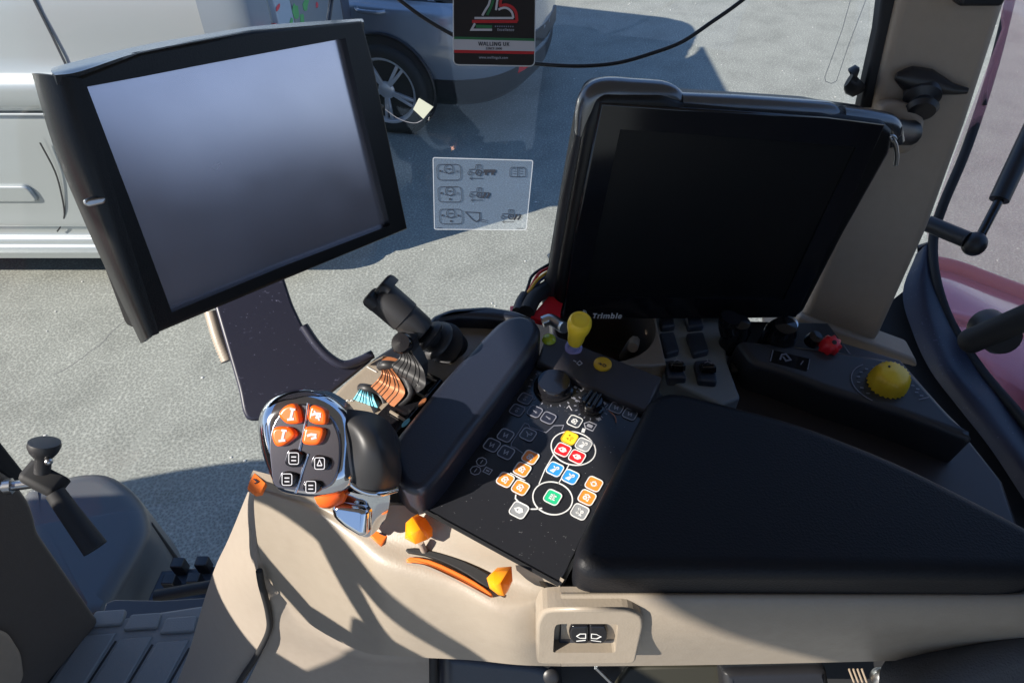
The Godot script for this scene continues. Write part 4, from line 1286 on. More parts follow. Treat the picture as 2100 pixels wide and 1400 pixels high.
	slab(mb, [Vector3(-0.1185, 2.042, -0.3816), Vector3(-0.0836, 2.042, -0.4372), Vector3(-0.0656, 2.042, -0.4261), Vector3(-0.1002, 2.042, -0.3639)], up, 0.003, 0.0006, 1)
	obj("lever_gate", mb, M.black_gloss, w)
	for q in [[Vector3(-0.1061, 2.043, -0.3847), Vector3(-0.0886, 2.043, -0.3722)], [Vector3(-0.0919, 2.043, -0.4102), Vector3(-0.078, 2.043, -0.4015)], [Vector3(-0.0835, 2.043, -0.4282), Vector3(-0.0686, 2.043, -0.4197)]]:
		mb = MB.new()
		line(mb, q, 0.0018, up, false, 0.002)
		obj("gate_divider", mb, M.beige, w)
	mb = MB.new()
	slab(mb, [Vector3(-0.1027, 2.047, -0.3523), Vector3(-0.0991, 2.047, -0.3533), Vector3(-0.063, 2.047, -0.4196), Vector3(-0.0663, 2.047, -0.4233)], up, 0.012, 0.0015, 2)
	obj("gate_label_strip", mb, M.black_gloss, w)
	for k in 2:
		mb = MB.new()
		var c0: Vector3 = [Vector3(-0.0784, 2.0475, -0.3925), Vector3(-0.0903, 2.0475, -0.3695)][k]
		var el := []
		for i in 14:
			el.append(c0 + KU * cos(TAU * i / 14.0) * 0.0022 + KV * sin(TAU * i / 14.0) * 0.0055)
		slab(mb, el, up, 0.001, 0.0003, 1)
		obj("lever_marker", mb, [M.copper, M.light_blue][k], w)
	mb = MB.new()
	for i in 7:
		var c1: Vector3 = Vector3(-0.1541, 2.041, -0.3993)
		var c2: Vector3 = Vector3(-0.1185, 2.041, -0.4438)
		var e1 := c1 + Vector3(0.0036 * (i % 4), 0, 0.004 * int(i / 4.0))
		line(mb, [e1 + Vector3(-0.0006, 0, 0.001), e1 + Vector3(0.0006, 0, -0.001)], 0.0011, up)
		line(mb, [e1 + Vector3(0.0012, 0, 0.0006), e1 + Vector3(0.0017, 0, -0.0004)], 0.0007, up)
		var e2 := c2 + Vector3(0.0036 * (i % 4), 0, 0.0042 * int(i / 4.0) - 0.004)
		line(mb, [e2, e2 + Vector3(0.0016, 0, -0.0012)], 0.0010, up)
		line(mb, [e2 + Vector3(0.0004, 0, 0.001), e2 + Vector3(0.002, 0, 0.0004)], 0.0006, up)
	line(mb, [Vector3(-0.1354, 2.041, -0.4413), Vector3(-0.1254, 2.041, -0.4344)], 0.0008, up)
	obj("deck_print", mb, wp, w)
	# wrist pad
	mb = MB.new()
	slab(mb, rounded([Vector3(0.0344, 2.062, -0.2267), Vector3(0.1255, 2.062, -0.4023), Vector3(0.2379, 2.062, -0.3618), Vector3(0.306, 2.062, -0.3214), Vector3(0.3721, 2.062, -0.2668), Vector3(0.3866, 2.062, -0.2519), Vector3(0.371, 2.062, -0.2246)], 0.030, 8), up, 0.040, 0.011, 8, 0.0, 0.013)
	obj("wrist_pad", mb, M.pad, w)
	# throttle slot, orange rim and the two orange limit levers
	mb = MB.new()
	slab(mb, catmull([Vector3(-0.0823, 2.0135, -0.2713), Vector3(-0.0731, 2.0135, -0.2713), Vector3(-0.0568, 2.0135, -0.2676), Vector3(-0.0375, 2.0135, -0.2607), Vector3(-0.0185, 2.0135, -0.2503), Vector3(-0.0125, 2.0135, -0.244), Vector3(-0.0182, 2.0135, -0.2394), Vector3(-0.0333, 2.0135, -0.2495), Vector3(-0.0506, 2.0135, -0.259), Vector3(-0.068, 2.0135, -0.2655), Vector3(-0.0811, 2.0135, -0.268)], 2, true), Vector3(0, 1, 0.25).normalized(), 0.006, 0.0008, 2)
	obj("lever_slot", mb, M.black_matt, w)
	mb = MB.new()
	slab(mb, catmull([Vector3(-0.0793, 2.0125, -0.2645), Vector3(-0.064, 2.0125, -0.2624), Vector3(-0.0447, 2.0125, -0.2539), Vector3(-0.0276, 2.0125, -0.2445), Vector3(-0.0152, 2.0125, -0.2353), Vector3(-0.0166, 2.0125, -0.2323), Vector3(-0.0311, 2.0125, -0.2407), Vector3(-0.0501, 2.0125, -0.2508), Vector3(-0.0674, 2.0125, -0.258), Vector3(-0.0811, 2.0125, -0.26)], 2, true), Vector3(0, 1, 0.35).normalized(), 0.006, 0.0012, 2)
	obj("orange_slot_rim", mb, M.orange_flat, w)
	mb = MB.new()
	line(mb, catmull([Vector3(-0.0809, 2.0132, -0.2584), Vector3(-0.0672, 2.0132, -0.2564), Vector3(-0.0499, 2.0132, -0.2488), Vector3(-0.031, 2.0132, -0.2388), Vector3(-0.0158, 2.0132, -0.2305)], 3), 0.0016, Vector3(0, 0.9, 0.4), false, 0.001)
	obj("slot_lip", mb, M.beige_grey, w)
	for k in 2:
		mb = MB.new()
		var pl: Array = [[Vector3(-0.081, 2.0394, -0.2781), Vector3(-0.0763, 2.0417, -0.2817), Vector3(-0.0698, 2.0405, -0.2791), Vector3(-0.064, 2.0364, -0.2724), Vector3(-0.0638, 2.0339, -0.2672), Vector3(-0.0728, 2.0322, -0.2642), Vector3(-0.0812, 2.0335, -0.2683)], [Vector3(-0.0181, 2.0403, -0.2331), Vector3(-0.0132, 2.0427, -0.2367), Vector3(-0.0028, 2.045, -0.2363), Vector3(-0.0021, 2.0404, -0.2276), Vector3(-0.0055, 2.0359, -0.2219), Vector3(-0.0096, 2.0364, -0.2224), Vector3(-0.0159, 2.038, -0.2266)]][k]
		facet(mb, pl, [[Vector3(-0.0751, 2.0438, -0.2656), Vector3(-0.0684, 2.0457, -0.2689)], [Vector3(-0.0122, 2.0475, -0.2234), Vector3(-0.0081, 2.049, -0.2248)]][k], Vector3(-0.25, 0.68, 0.68).normalized(), 0.010)
		var ol := obj("limit_lever", mb, M.orange_lever, w)
		ol.set_meta("label", ["upper orange limit lever on its stalk", "lower orange limit lever at the end of the slot"][k])
	mb = MB.new()
	tube(mb, [Vector3(-0.0706, 2.0233, -0.2708), Vector3(-0.0684, 2.0129, -0.2692)], 0.0026, 8, 1)
	obj("lever_stalk", mb, M.beige_grey, w)
	# orange badges beside the handle
	mb = MB.new()
	slab(mb, [Vector3(-0.1136, 2.0125, -0.2838), Vector3(-0.1019, 2.0125, -0.2979), Vector3(-0.0931, 2.0125, -0.2908), Vector3(-0.1035, 2.0125, -0.2753)], up, 0.004, 0.0008, 1)
	obj("orange_badge", mb, M.orange_flat, w)
	mb = MB.new()
	line(mb, [Vector3(-0.1033, 2.0127, -0.2854), Vector3(-0.106, 2.0127, -0.288), Vector3(-0.1041, 2.0127, -0.2911), Vector3(-0.1005, 2.0127, -0.2907), Vector3(-0.099, 2.0127, -0.288), Vector3(-0.101, 2.0127, -0.2854)], 0.0010, up)
	line(mb, [Vector3(-0.1034, 2.0127, -0.2885), Vector3(-0.101, 2.0127, -0.288)], 0.0012, up)
	line(mb, [Vector3(-0.1056, 2.0127, -0.285), Vector3(-0.1006, 2.0127, -0.2828)], 0.0012, up)
	obj("badge_symbol", mb, M.ink, w)
	mb = MB.new()
	slab(mb, [Vector3(-0.214, 2.0325, -0.3142), Vector3(-0.214, 2.0325, -0.3212), Vector3(-0.2122, 2.0325, -0.3293), Vector3(-0.1999, 2.0325, -0.3189), Vector3(-0.2014, 2.0325, -0.3096), Vector3(-0.2062, 2.0325, -0.3087)], up, 0.004, 0.0008, 1)
	obj("orange_badge", mb, M.orange_flat, w)
	mb = MB.new()
	line(mb, [Vector3(-0.2106, 2.033, -0.3223), Vector3(-0.2066, 2.033, -0.3195), Vector3(-0.2085, 2.033, -0.3176)], 0.0010, up)
	obj("badge_symbol", mb, M.ink, w)
	# switch housing on the side with its rocker
	mb = MB.new()
	var zf := Vector3(0, 0.2, 0.9798)
	var ou := rounded([Vector3(0.0183, 1.9705, -0.1997), Vector3(0.0173, 2.0183, -0.2094), Vector3(0.0212, 2.0318, -0.2122), Vector3(0.0307, 2.0334, -0.2125), Vector3(0.0818, 2.0334, -0.2125), Vector3(0.0919, 2.028, -0.2114), Vector3(0.0946, 2.0156, -0.2088), Vector3(0.0924, 1.9705, -0.1997)], 0.004, 2)
	var inn := rounded([Vector3(0.0302, 1.9854, -0.2027), Vector3(0.0303, 2.0128, -0.2083), Vector3(0.0312, 2.0178, -0.2093), Vector3(0.0346, 2.0189, -0.2095), Vector3(0.072, 2.0189, -0.2095), Vector3(0.0756, 2.0178, -0.2093), Vector3(0.076, 2.0128, -0.2083), Vector3(0.0762, 1.9854, -0.2027)], 0.002, 2)
	rim(mb, ou, inn, zf, 0.02, 0.012, 0.003)
	var hs := obj("switch_housing", mb, M.beige, w)
	mb = MB.new()
	slab(mb, [Vector3(0.0312, 1.9675, -0.2098), Vector3(0.0311, 2.0032, -0.217), Vector3(0.0788, 2.0032, -0.217), Vector3(0.0796, 1.9675, -0.2098)], zf, 0.004, 0.0008, 1)
	obj("housing_floor", mb, M.beige, hs)
	mb = MB.new()
	slab(mb, rounded([Vector3(0.0351, 1.9813, -0.21), Vector3(0.0356, 2.005, -0.2149), Vector3(0.0769, 2.005, -0.2149), Vector3(0.0774, 1.9813, -0.21)], 0.002), zf, 0.004, 0.001, 2)
	obj("switch_bezel", mb, M.switch, hs)
	for k in 2:
		mb = MB.new()
		var q: Array = [[Vector3(0.0409, 2.0054, -0.2093), Vector3(0.0427, 2.0121, -0.2107), Vector3(0.0553, 2.0127, -0.2108), Vector3(0.0567, 1.9906, -0.2063), Vector3(0.0459, 1.9906, -0.2063), Vector3(0.0421, 1.9963, -0.2075)], [Vector3(0.0557, 2.0127, -0.2108), Vector3(0.068, 2.0121, -0.2107), Vector3(0.0702, 2.0054, -0.2093), Vector3(0.0706, 1.9963, -0.2075), Vector3(0.0674, 1.9906, -0.2063), Vector3(0.057, 1.9906, -0.2063)]][k]
		slab(mb, rounded(q, 0.0025, 3), (zf + Vector3([-0.12, 0.12][k], 0.08, 0)).normalized(), 0.006, 0.0025, 3)
		obj("rocker_half", mb, M.black_gloss, hs)
	mb = MB.new()
	line(mb, [Vector3(0.0471, 2.0012, -0.2083), Vector3(0.0495, 2.004, -0.2088), Vector3(0.0534, 2.004, -0.2088), Vector3(0.0537, 1.9989, -0.2078), Vector3(0.0498, 1.9989, -0.2078)], 0.0006, zf, true, 0.0003)
	line(mb, [Vector3(0.0471, 1.9955, -0.2071), Vector3(0.0538, 1.9967, -0.2073)], 0.0006, zf, false, 0.0003)
	line(mb, [Vector3(0.0576, 2.004, -0.2088), Vector3(0.0615, 2.0035, -0.2087), Vector3(0.0649, 2.0007, -0.2082), Vector3(0.0619, 1.9984, -0.2077), Vector3(0.0579, 1.9989, -0.2078)], 0.0006, zf, true, 0.0003)
	line(mb, [Vector3(0.0577, 1.9967, -0.2073), Vector3(0.0653, 1.9949, -0.207)], 0.0006, zf, false, 0.0003)
	obj("rocker_symbol", mb, wp, hs)

func multifunction_handle() -> void:
	var w := thing("multifunction_handle", "chrome rimmed multifunction joystick handle with orange and black buttons", "joystick handle")
	var nz := Vector3(-0.1203, 0.7217, 0.6816)
	var mb := MB.new()
	slab(mb, catmull([Vector3(-0.1883, 2.1144, -0.3086), Vector3(-0.1863, 2.123, -0.3174), Vector3(-0.1791, 2.1301, -0.3236), Vector3(-0.1675, 2.135, -0.3268), Vector3(-0.153, 2.1372, -0.3266), Vector3(-0.1386, 2.1362, -0.3229), Vector3(-0.126, 2.1316, -0.3159), Vector3(-0.1176, 2.1239, -0.3063), Vector3(-0.1136, 2.1144, -0.2955), Vector3(-0.1131, 2.104, -0.2843), Vector3(-0.115, 2.0956, -0.2758), Vector3(-0.1234, 2.0892, -0.2705), Vector3(-0.1411, 2.0843, -0.2684), Vector3(-0.1591, 2.0834, -0.2706), Vector3(-0.1714, 2.0847, -0.2742), Vector3(-0.1789, 2.0925, -0.2838), Vector3(-0.185, 2.1028, -0.2958)], 3, true), nz, 0.030, 0.016, 6)
	obj("head", mb, M.chrome, w)
	mb = MB.new()
	slab(mb, catmull([Vector3(-0.1757, 2.1104, -0.3008), Vector3(-0.1719, 2.121, -0.3113), Vector3(-0.1634, 2.1285, -0.3177), Vector3(-0.1519, 2.1324, -0.3198), Vector3(-0.1382, 2.1322, -0.3172), Vector3(-0.1267, 2.1276, -0.3103), Vector3(-0.1201, 2.1193, -0.3003), Vector3(-0.1186, 2.1101, -0.2903), Vector3(-0.1205, 2.1001, -0.2801), Vector3(-0.1267, 2.0925, -0.2731), Vector3(-0.1409, 2.0882, -0.2711), Vector3(-0.1588, 2.0873, -0.2733), Vector3(-0.1711, 2.0884, -0.2766), Vector3(-0.1742, 2.0975, -0.2869)], 3, true), nz, 0.004, 0.0012, 2, -0.0022)
	obj("face_plate", mb, M.dark_chrome, w)
	mb = MB.new()
	tube(mb, [Vector3(-0.1447, 2.1321, -0.3182), Vector3(-0.1466, 2.1215, -0.3073), Vector3(-0.1499, 2.1106, -0.2963), Vector3(-0.1513, 2.1057, -0.2915)], 0.0011, 8, 4)
	tube(mb, [Vector3(-0.1441, 2.1076, -0.2922), Vector3(-0.1476, 2.1002, -0.285), Vector3(-0.1517, 2.0904, -0.2753), Vector3(-0.153, 2.0879, -0.2729)], 0.0011, 8, 4)
	obj("centre_rib", mb, M.chrome, w)
	var ob := [[Vector3(-0.1665, 2.1282, -0.3107), Vector3(-0.1616, 2.1329, -0.3148), Vector3(-0.1545, 2.135, -0.3157), Vector3(-0.1509, 2.133, -0.3129), Vector3(-0.1486, 2.1262, -0.3053), Vector3(-0.1521, 2.1249, -0.3046), Vector3(-0.16, 2.1242, -0.3052)], [Vector3(-0.1424, 2.1347, -0.3132), Vector3(-0.1388, 2.1355, -0.3135), Vector3(-0.1317, 2.1343, -0.3109), Vector3(-0.1295, 2.1317, -0.3078), Vector3(-0.1301, 2.1265, -0.3024), Vector3(-0.14, 2.126, -0.3037), Vector3(-0.1443, 2.1275, -0.306)], [Vector3(-0.17, 2.1209, -0.3035), Vector3(-0.1664, 2.1226, -0.3047), Vector3(-0.1564, 2.1231, -0.3034), Vector3(-0.152, 2.1202, -0.2996), Vector3(-0.1541, 2.1177, -0.2973), Vector3(-0.1619, 2.1132, -0.2939), Vector3(-0.1676, 2.1126, -0.2943), Vector3(-0.1706, 2.117, -0.2995)], [Vector3(-0.1464, 2.124, -0.3027), Vector3(-0.1422, 2.1249, -0.3028), Vector3(-0.1322, 2.1249, -0.3011), Vector3(-0.1315, 2.1222, -0.2981), Vector3(-0.1349, 2.1167, -0.2929), Vector3(-0.142, 2.1156, -0.2929), Vector3(-0.1484, 2.1159, -0.2944)]]
	var nx := (Vector3(-0.1346, 2.1136, -0.2983) - Vector3(-0.1706, 2.1101, -0.301)).normalized()
	var ny := nz.cross(nx)
	for k in 4:
		mb = MB.new()
		slab(mb, rounded(ob[k], 0.0032, 4), nz, 0.006, 0.0028, 4)
		var bt := obj("orange_button", mb, M.orange, w)
		var c := Vector3.ZERO
		for a in ob[k]:
			c += a / ob[k].size()
		mb = MB.new()
		if k % 2 == 0:
			line(mb, [c - nx * 0.002 - ny * 0.0035, c + nx * 0.003 - ny * 0.003], 0.0016, nz)
			line(mb, [c + nx * 0.0 + ny * 0.004, c + nx * 0.004 + ny * 0.0035], 0.0014, nz)
			line(mb, [c + nx * 0.0005 - ny * 0.003, c + nx * 0.002 + ny * 0.0035], 0.0018, nz)
		else:
			line(mb, [c - nx * 0.004, c - nx * 0.001 + ny * 0.001, c + nx * 0.003 + ny * 0.0005], 0.0018, nz)
			line(mb, [c - nx * 0.001 - ny * 0.002, c + nx * 0.003 - ny * 0.001], 0.0016, nz)
			if k == 1:
				line(mb, [c - nx * 0.002 + ny * 0.003, c + nx * 0.002 - ny * 0.004], 0.0012, nz)
		obj("button_symbol", mb, M.grey_print if k < 9 else M.white_print, bt)
	var kb := [[Vector3(-0.1586, 2.1108, -0.2923), Vector3(-0.155, 2.1121, -0.293), Vector3(-0.1479, 2.1109, -0.2905), Vector3(-0.1464, 2.1088, -0.2879), Vector3(-0.1492, 2.1043, -0.2837), Vector3(-0.1555, 2.1027, -0.2832), Vector3(-0.1613, 2.104, -0.2856)], [Vector3(-0.1393, 2.1108, -0.2889), Vector3(-0.1301, 2.1104, -0.2868), Vector3(-0.1273, 2.1083, -0.2841), Vector3(-0.13, 2.1039, -0.2799), Vector3(-0.1385, 2.1039, -0.2815), Vector3(-0.1421, 2.1055, -0.2837)], [Vector3(-0.1634, 2.0996, -0.2812), Vector3(-0.1598, 2.1009, -0.282), Vector3(-0.1519, 2.1003, -0.2799), Vector3(-0.1505, 2.0981, -0.2774), Vector3(-0.1539, 2.0936, -0.2732), Vector3(-0.1618, 2.0928, -0.2737), Vector3(-0.1654, 2.0947, -0.2764)], [Vector3(-0.1455, 2.0981, -0.2765), Vector3(-0.1363, 2.0986, -0.2754), Vector3(-0.1327, 2.0966, -0.2727), Vector3(-0.1362, 2.0926, -0.269), Vector3(-0.1453, 2.0921, -0.2701), Vector3(-0.1482, 2.0941, -0.2728)]]
	for k in 4:
		mb = MB.new()
		slab(mb, rounded(kb[k], 0.003, 4), nz, 0.006, 0.0022, 4)
		var bt := obj("black_button", mb, M.black_gloss, w)
		var c := Vector3.ZERO
		for a in kb[k]:
			c += a / kb[k].size()
		mb = MB.new()
		var s := 0.0036
		line(mb, rounded([c + nx * s + ny * s * 1.1, c - nx * s + ny * s * 1.1, c - nx * s - ny * s * 1.1, c + nx * s - ny * s * 1.1], 0.0015, 3), 0.00055, nz, true)
		line(mb, [c - nx * s * 0.5 - ny * s * 0.4, c + nx * s * 0.5 - ny * s * 0.4], 0.0008, nz)
		if k == 1:
			line(mb, [c - nx * s * 0.5 - ny * s * 0.4, c + ny * s * 0.7, c + nx * s * 0.5 - ny * s * 0.4], 0.0007, nz)
		else:
			line(mb, [c - nx * s * 0.5 + ny * s * 0.3, c + nx * s * 0.5 + ny * s * 0.3], 0.0008, nz)
		obj("button_symbol", mb, M.grey_print, bt)
	# black palm grip on the right of the head, with chrome underside and stem
	mb = MB.new()
	sheet(mb, [[Vector3(-0.1286, 2.1172, -0.3254), Vector3(-0.1143, 2.1167, -0.3249), Vector3(-0.101, 2.1108, -0.3262), Vector3(-0.0914, 2.1001, -0.3256), Vector3(-0.0884, 2.0853, -0.3225)], [Vector3(-0.123, 2.1165, -0.3136), Vector3(-0.1089, 2.121, -0.3069), Vector3(-0.0955, 2.1162, -0.305), Vector3(-0.0875, 2.1, -0.3088), Vector3(-0.0853, 2.0814, -0.3117)], [Vector3(-0.1176, 2.108, -0.3026), Vector3(-0.1041, 2.1151, -0.2929), Vector3(-0.0912, 2.1095, -0.2929), Vector3(-0.0839, 2.091, -0.3001), Vector3(-0.0835, 2.0718, -0.3052)], [Vector3(-0.1188, 2.095, -0.2929), Vector3(-0.1052, 2.1, -0.2851), Vector3(-0.092, 2.0955, -0.285), Vector3(-0.0853, 2.0796, -0.2919), Vector3(-0.0849, 2.0638, -0.2975)], [Vector3(-0.1202, 2.0811, -0.2878), Vector3(-0.1109, 2.0815, -0.2812), Vector3(-0.099, 2.0783, -0.2809), Vector3(-0.0905, 2.0686, -0.2882), Vector3(-0.0881, 2.0598, -0.295)]], 5, 0.004, Vector3(0, 0.7, 0.7))
	obj("palm_grip", mb, M.rubber, w)
	mb = MB.new()
	ball(mb, Vector3(-0.1059, 2.0773, -0.3147), Basis.from_scale(Vector3(0.021, 0.026, 0.028)))
	obj("grip_core", mb, M.rubber, w)
	mb = MB.new()
	tube(mb, [Vector3(-0.1202, 2.0925, -0.2904), Vector3(-0.1179, 2.0845, -0.2855), Vector3(-0.1096, 2.0788, -0.2814), Vector3(-0.0978, 2.0742, -0.2811), Vector3(-0.0874, 2.0627, -0.2922)], 0.0026, 8, 5)
	obj("chrome_trim", mb, M.chrome, w)
	mb = MB.new()
	sheet(mb, [[Vector3(-0.127, 2.0678, -0.2888), Vector3(-0.1102, 2.0669, -0.2852), Vector3(-0.0921, 2.0594, -0.2918)], [Vector3(-0.127, 2.0558, -0.2856), Vector3(-0.1097, 2.0549, -0.2819), Vector3(-0.0936, 2.0493, -0.2876)], [Vector3(-0.1255, 2.0426, -0.2812), Vector3(-0.1103, 2.0422, -0.278), Vector3(-0.0969, 2.0379, -0.2849)], [Vector3(-0.1193, 2.0234, -0.2766), Vector3(-0.1105, 2.0229, -0.2761), Vector3(-0.1011, 2.0262, -0.2848)]], 4, 0.008, Vector3(0, 0.4, 0.9))
	obj("neck", mb, M.chrome, w)
	mb = MB.new()
	slab(mb, rounded([Vector3(-0.1352, 2.0596, -0.2781), Vector3(-0.1301, 2.0622, -0.2806), Vector3(-0.1109, 2.0618, -0.2775), Vector3(-0.1066, 2.0587, -0.2745), Vector3(-0.1101, 2.0373, -0.2677), Vector3(-0.1157, 2.0344, -0.2677), Vector3(-0.1285, 2.0421, -0.2723), Vector3(-0.1348, 2.0503, -0.2748)], 0.003, 3), Vector3(-0.15, 0.62, 0.77).normalized(), 0.014, 0.005, 4)
	obj("shift_button", mb, M.chrome, w)
	mb = MB.new()
	var ax := Vector3(-0.1229, 2.0751, -0.2847) - Vector3(-0.1429, 2.0689, -0.2788)
	lathe(mb, [Vector2(0, 0), Vector2(0.008, 0.001), Vector2(0.0105, 0.006), Vector2(0.0105, ax.length() - 0.004), Vector2(0.007, ax.length()), Vector2(0, ax.length())], along(Vector3(-0.1437, 2.0674, -0.2815), ax), 44, 11, 0.13)
	obj("thumb_wheel", mb, M.orange, w)
	mb = MB.new()
	tube(mb, [Vector3(-0.1174, 2.042, -0.2945), Vector3(-0.1228, 2, -0.3005)], 0.012, 14, 1)
	obj("stem", mb, M.black, w)

func remote_levers() -> void:
	var nz := Vector3(-0.2545, 0.631, 0.7328)
	for k in 3:
		var w := thing("remote_lever", ["light blue ribbed hydraulic lever nearest the chrome handle", "copper ribbed hydraulic lever between blue and black ones", "black hydraulic lever with round top behind the copper one"][k], "lever", "hydraulic levers on the console deck")
		var rows: Array = [
			[[Vector3(-0.1354, 2.0476, -0.4079), Vector3(-0.1299, 2.0477, -0.406), Vector3(-0.1235, 2.0463, -0.4026)], [Vector3(-0.1372, 2.0474, -0.4028), Vector3(-0.129, 2.047, -0.3997), Vector3(-0.1209, 2.0454, -0.3955)], [Vector3(-0.1415, 2.041, -0.4016), Vector3(-0.1296, 2.0394, -0.3961), Vector3(-0.1169, 2.0367, -0.3894)], [Vector3(-0.1474, 2.0308, -0.4058), Vector3(-0.1334, 2.0283, -0.3987), Vector3(-0.1196, 2.0258, -0.3918)]],
			[[Vector3(-0.116, 2.0691, -0.4142), Vector3(-0.1107, 2.0702, -0.4132), Vector3(-0.1044, 2.0694, -0.4104)], [Vector3(-0.1153, 2.0616, -0.4143), Vector3(-0.1081, 2.0617, -0.4119), Vector3(-0.0992, 2.0608, -0.408)], [Vector3(-0.1182, 2.0595, -0.408), Vector3(-0.1075, 2.0571, -0.4022), Vector3(-0.0933, 2.0553, -0.3958)], [Vector3(-0.1253, 2.0512, -0.4075), Vector3(-0.1154, 2.0466, -0.4001), Vector3(-0.1047, 2.0409, -0.3914)]],
			[[Vector3(-0.0992, 2.0942, -0.419), Vector3(-0.0931, 2.0959, -0.4184), Vector3(-0.087, 2.0952, -0.4156)], [Vector3(-0.0972, 2.0837, -0.4202), Vector3(-0.0919, 2.0846, -0.4192), Vector3(-0.0858, 2.0839, -0.4164)], [Vector3(-0.0988, 2.0753, -0.419), Vector3(-0.0882, 2.0747, -0.4148), Vector3(-0.0769, 2.0717, -0.4083)], [Vector3(-0.1062, 2.0717, -0.413), Vector3(-0.0912, 2.0687, -0.4053), Vector3(-0.0747, 2.0649, -0.3962)], [Vector3(-0.1078, 2.0601, -0.4145), Vector3(-0.0944, 2.0562, -0.4065), Vector3(-0.0829, 2.0519, -0.3988)]]][k]
		var m: Material = [M.light_blue, M.copper, M.rubber][k]
		var mb := MB.new()
		sheet(mb, rows, 4, 0.012, nz)
		obj("paddle", mb, m, w)
		mb = MB.new()
		for i in 6:
			var t := (i + 0.7) / 6.6
			var q := []
			for row in rows:
				var c: Array = catmull(row, 8)
				q.append(c[int(t * (c.size() - 1))] + nz * 0.0004)
			tube(mb, catmull(q, 3), 0.0003, 5, 1)
		obj("grip_groove", mb, M.black_matt, w)
		if k == 2:
			mb = MB.new()
			lathe(mb, [Vector2(0, 0.006), Vector2(0.008, 0.0055), Vector2(0.0095, 0.003), Vector2(0.009, -0.002), Vector2(0.006, -0.006)], along(Vector3(-0.0931, 2.0947, -0.4173), nz + Vector3(0, 0.3, 0)), 24)
			obj("round_top", mb, M.black_gloss, w)
		mb = MB.new()
		var first: Array = rows[0]
		tube(mb, [first[0] - nz * 0.006 - Vector3(0.002, 0, 0), first[1] - nz * 0.003 + Vector3(0, 0.002, 0), first[2] - nz * 0.006 + Vector3(0.004, 0, 0), rows[rows.size() - 2][2] - nz * 0.006 + Vector3(0.003, 0, 0), rows[rows.size() - 1][2] - nz * 0.006], 0.0042, 8, 4)
		if k < 2:
			obj("lever_edge", mb, M.rubber, w)
		mb = MB.new()
		var foot: Vector3 = [Vector3(-0.1179, 2.036, -0.3866), Vector3(-0.1018, 2.036, -0.4136), Vector3(-0.0852, 2.036, -0.4335)][k]
		tube(mb, [foot, rows[rows.size() - 2][1] - nz * 0.008], 0.006, 8, 1)
		obj("stalk", mb, M.black, w)

func joystick() -> void:
	var w := thing("hydraulic_joystick", "black joystick lever with ribbed rubber boot leaning left above the deck", "joystick")
	var base: Vector3 = Vector3(-0.0636, 2.038, -0.4703)
	var top: Vector3 = Vector3(-0.1157, 2.1122, -0.4596)
	var mid: Vector3 = Vector3(-0.0793, 2.0819, -0.4442)
	var ax := top - mid
	var n := ax.length()
	var mb := MB.new()
	lathe(mb, [Vector2(0, -0.002), Vector2(0.0120, 0.0), Vector2(0.0138, 0.004), Vector2(0.0142, n * 0.42), Vector2(0.0152, n * 0.43), Vector2(0.0154, n * 0.95), Vector2(0.0148, n), Vector2(0.013, n + 0.002), Vector2(0, n + 0.003)], along(mid, ax), 32)
	obj("grip", mb, M.rubber, w)
	mb = MB.new()
	var xb := along(top, ax)
	box(mb, Vector3(-0.1209, 2.1142, -0.4532), Basis(xb.basis.x, xb.basis.z, xb.basis.y), Vector3(0.012, 0.020, 0.012), 0.004)
	obj("thumb_button", mb, M.rubber, w)
	mb = MB.new()
	box(mb, Vector3(-0.1109, 2.1196, -0.4626), Basis(xb.basis.x, xb.basis.z, xb.basis.y), Vector3(0.018, 0.022, 0.010), 0.004)
	obj("top_cap", mb, M.rubber, w)
	mb = MB.new()
	var bx := mid - base
	var q := []
	for i in 3:
		var c := base.lerp(mid, [0.20, 0.50, 0.80][i])
		var r: float = [0.0225, 0.0200, 0.0170][i]
		var t := along(c, bx.lerp(ax, [0.1, 0.5, 0.9][i]))
		lathe(mb, [Vector2(r * 0.45, -0.0055), Vector2(r * 0.82, -0.0042), Vector2(r, -0.0012), Vector2(r * 0.98, 0.0012), Vector2(r * 0.78, 0.0042), Vector2(r * 0.42, 0.0055)], t, 32)
	obj("bellows_boot", mb, M.rubber, w)
	mb = MB.new()
	lathe(mb, [Vector2(0.022, 0.0), Vector2(0.021, 0.003), Vector2(0.016, 0.008), Vector2(0.010, 0.016)], Transform3D(Basis.IDENTITY, base), 28)
	tube(mb, [base, mid], 0.0095, 10, 1)
	obj("boot_base", mb, M.rubber, w)

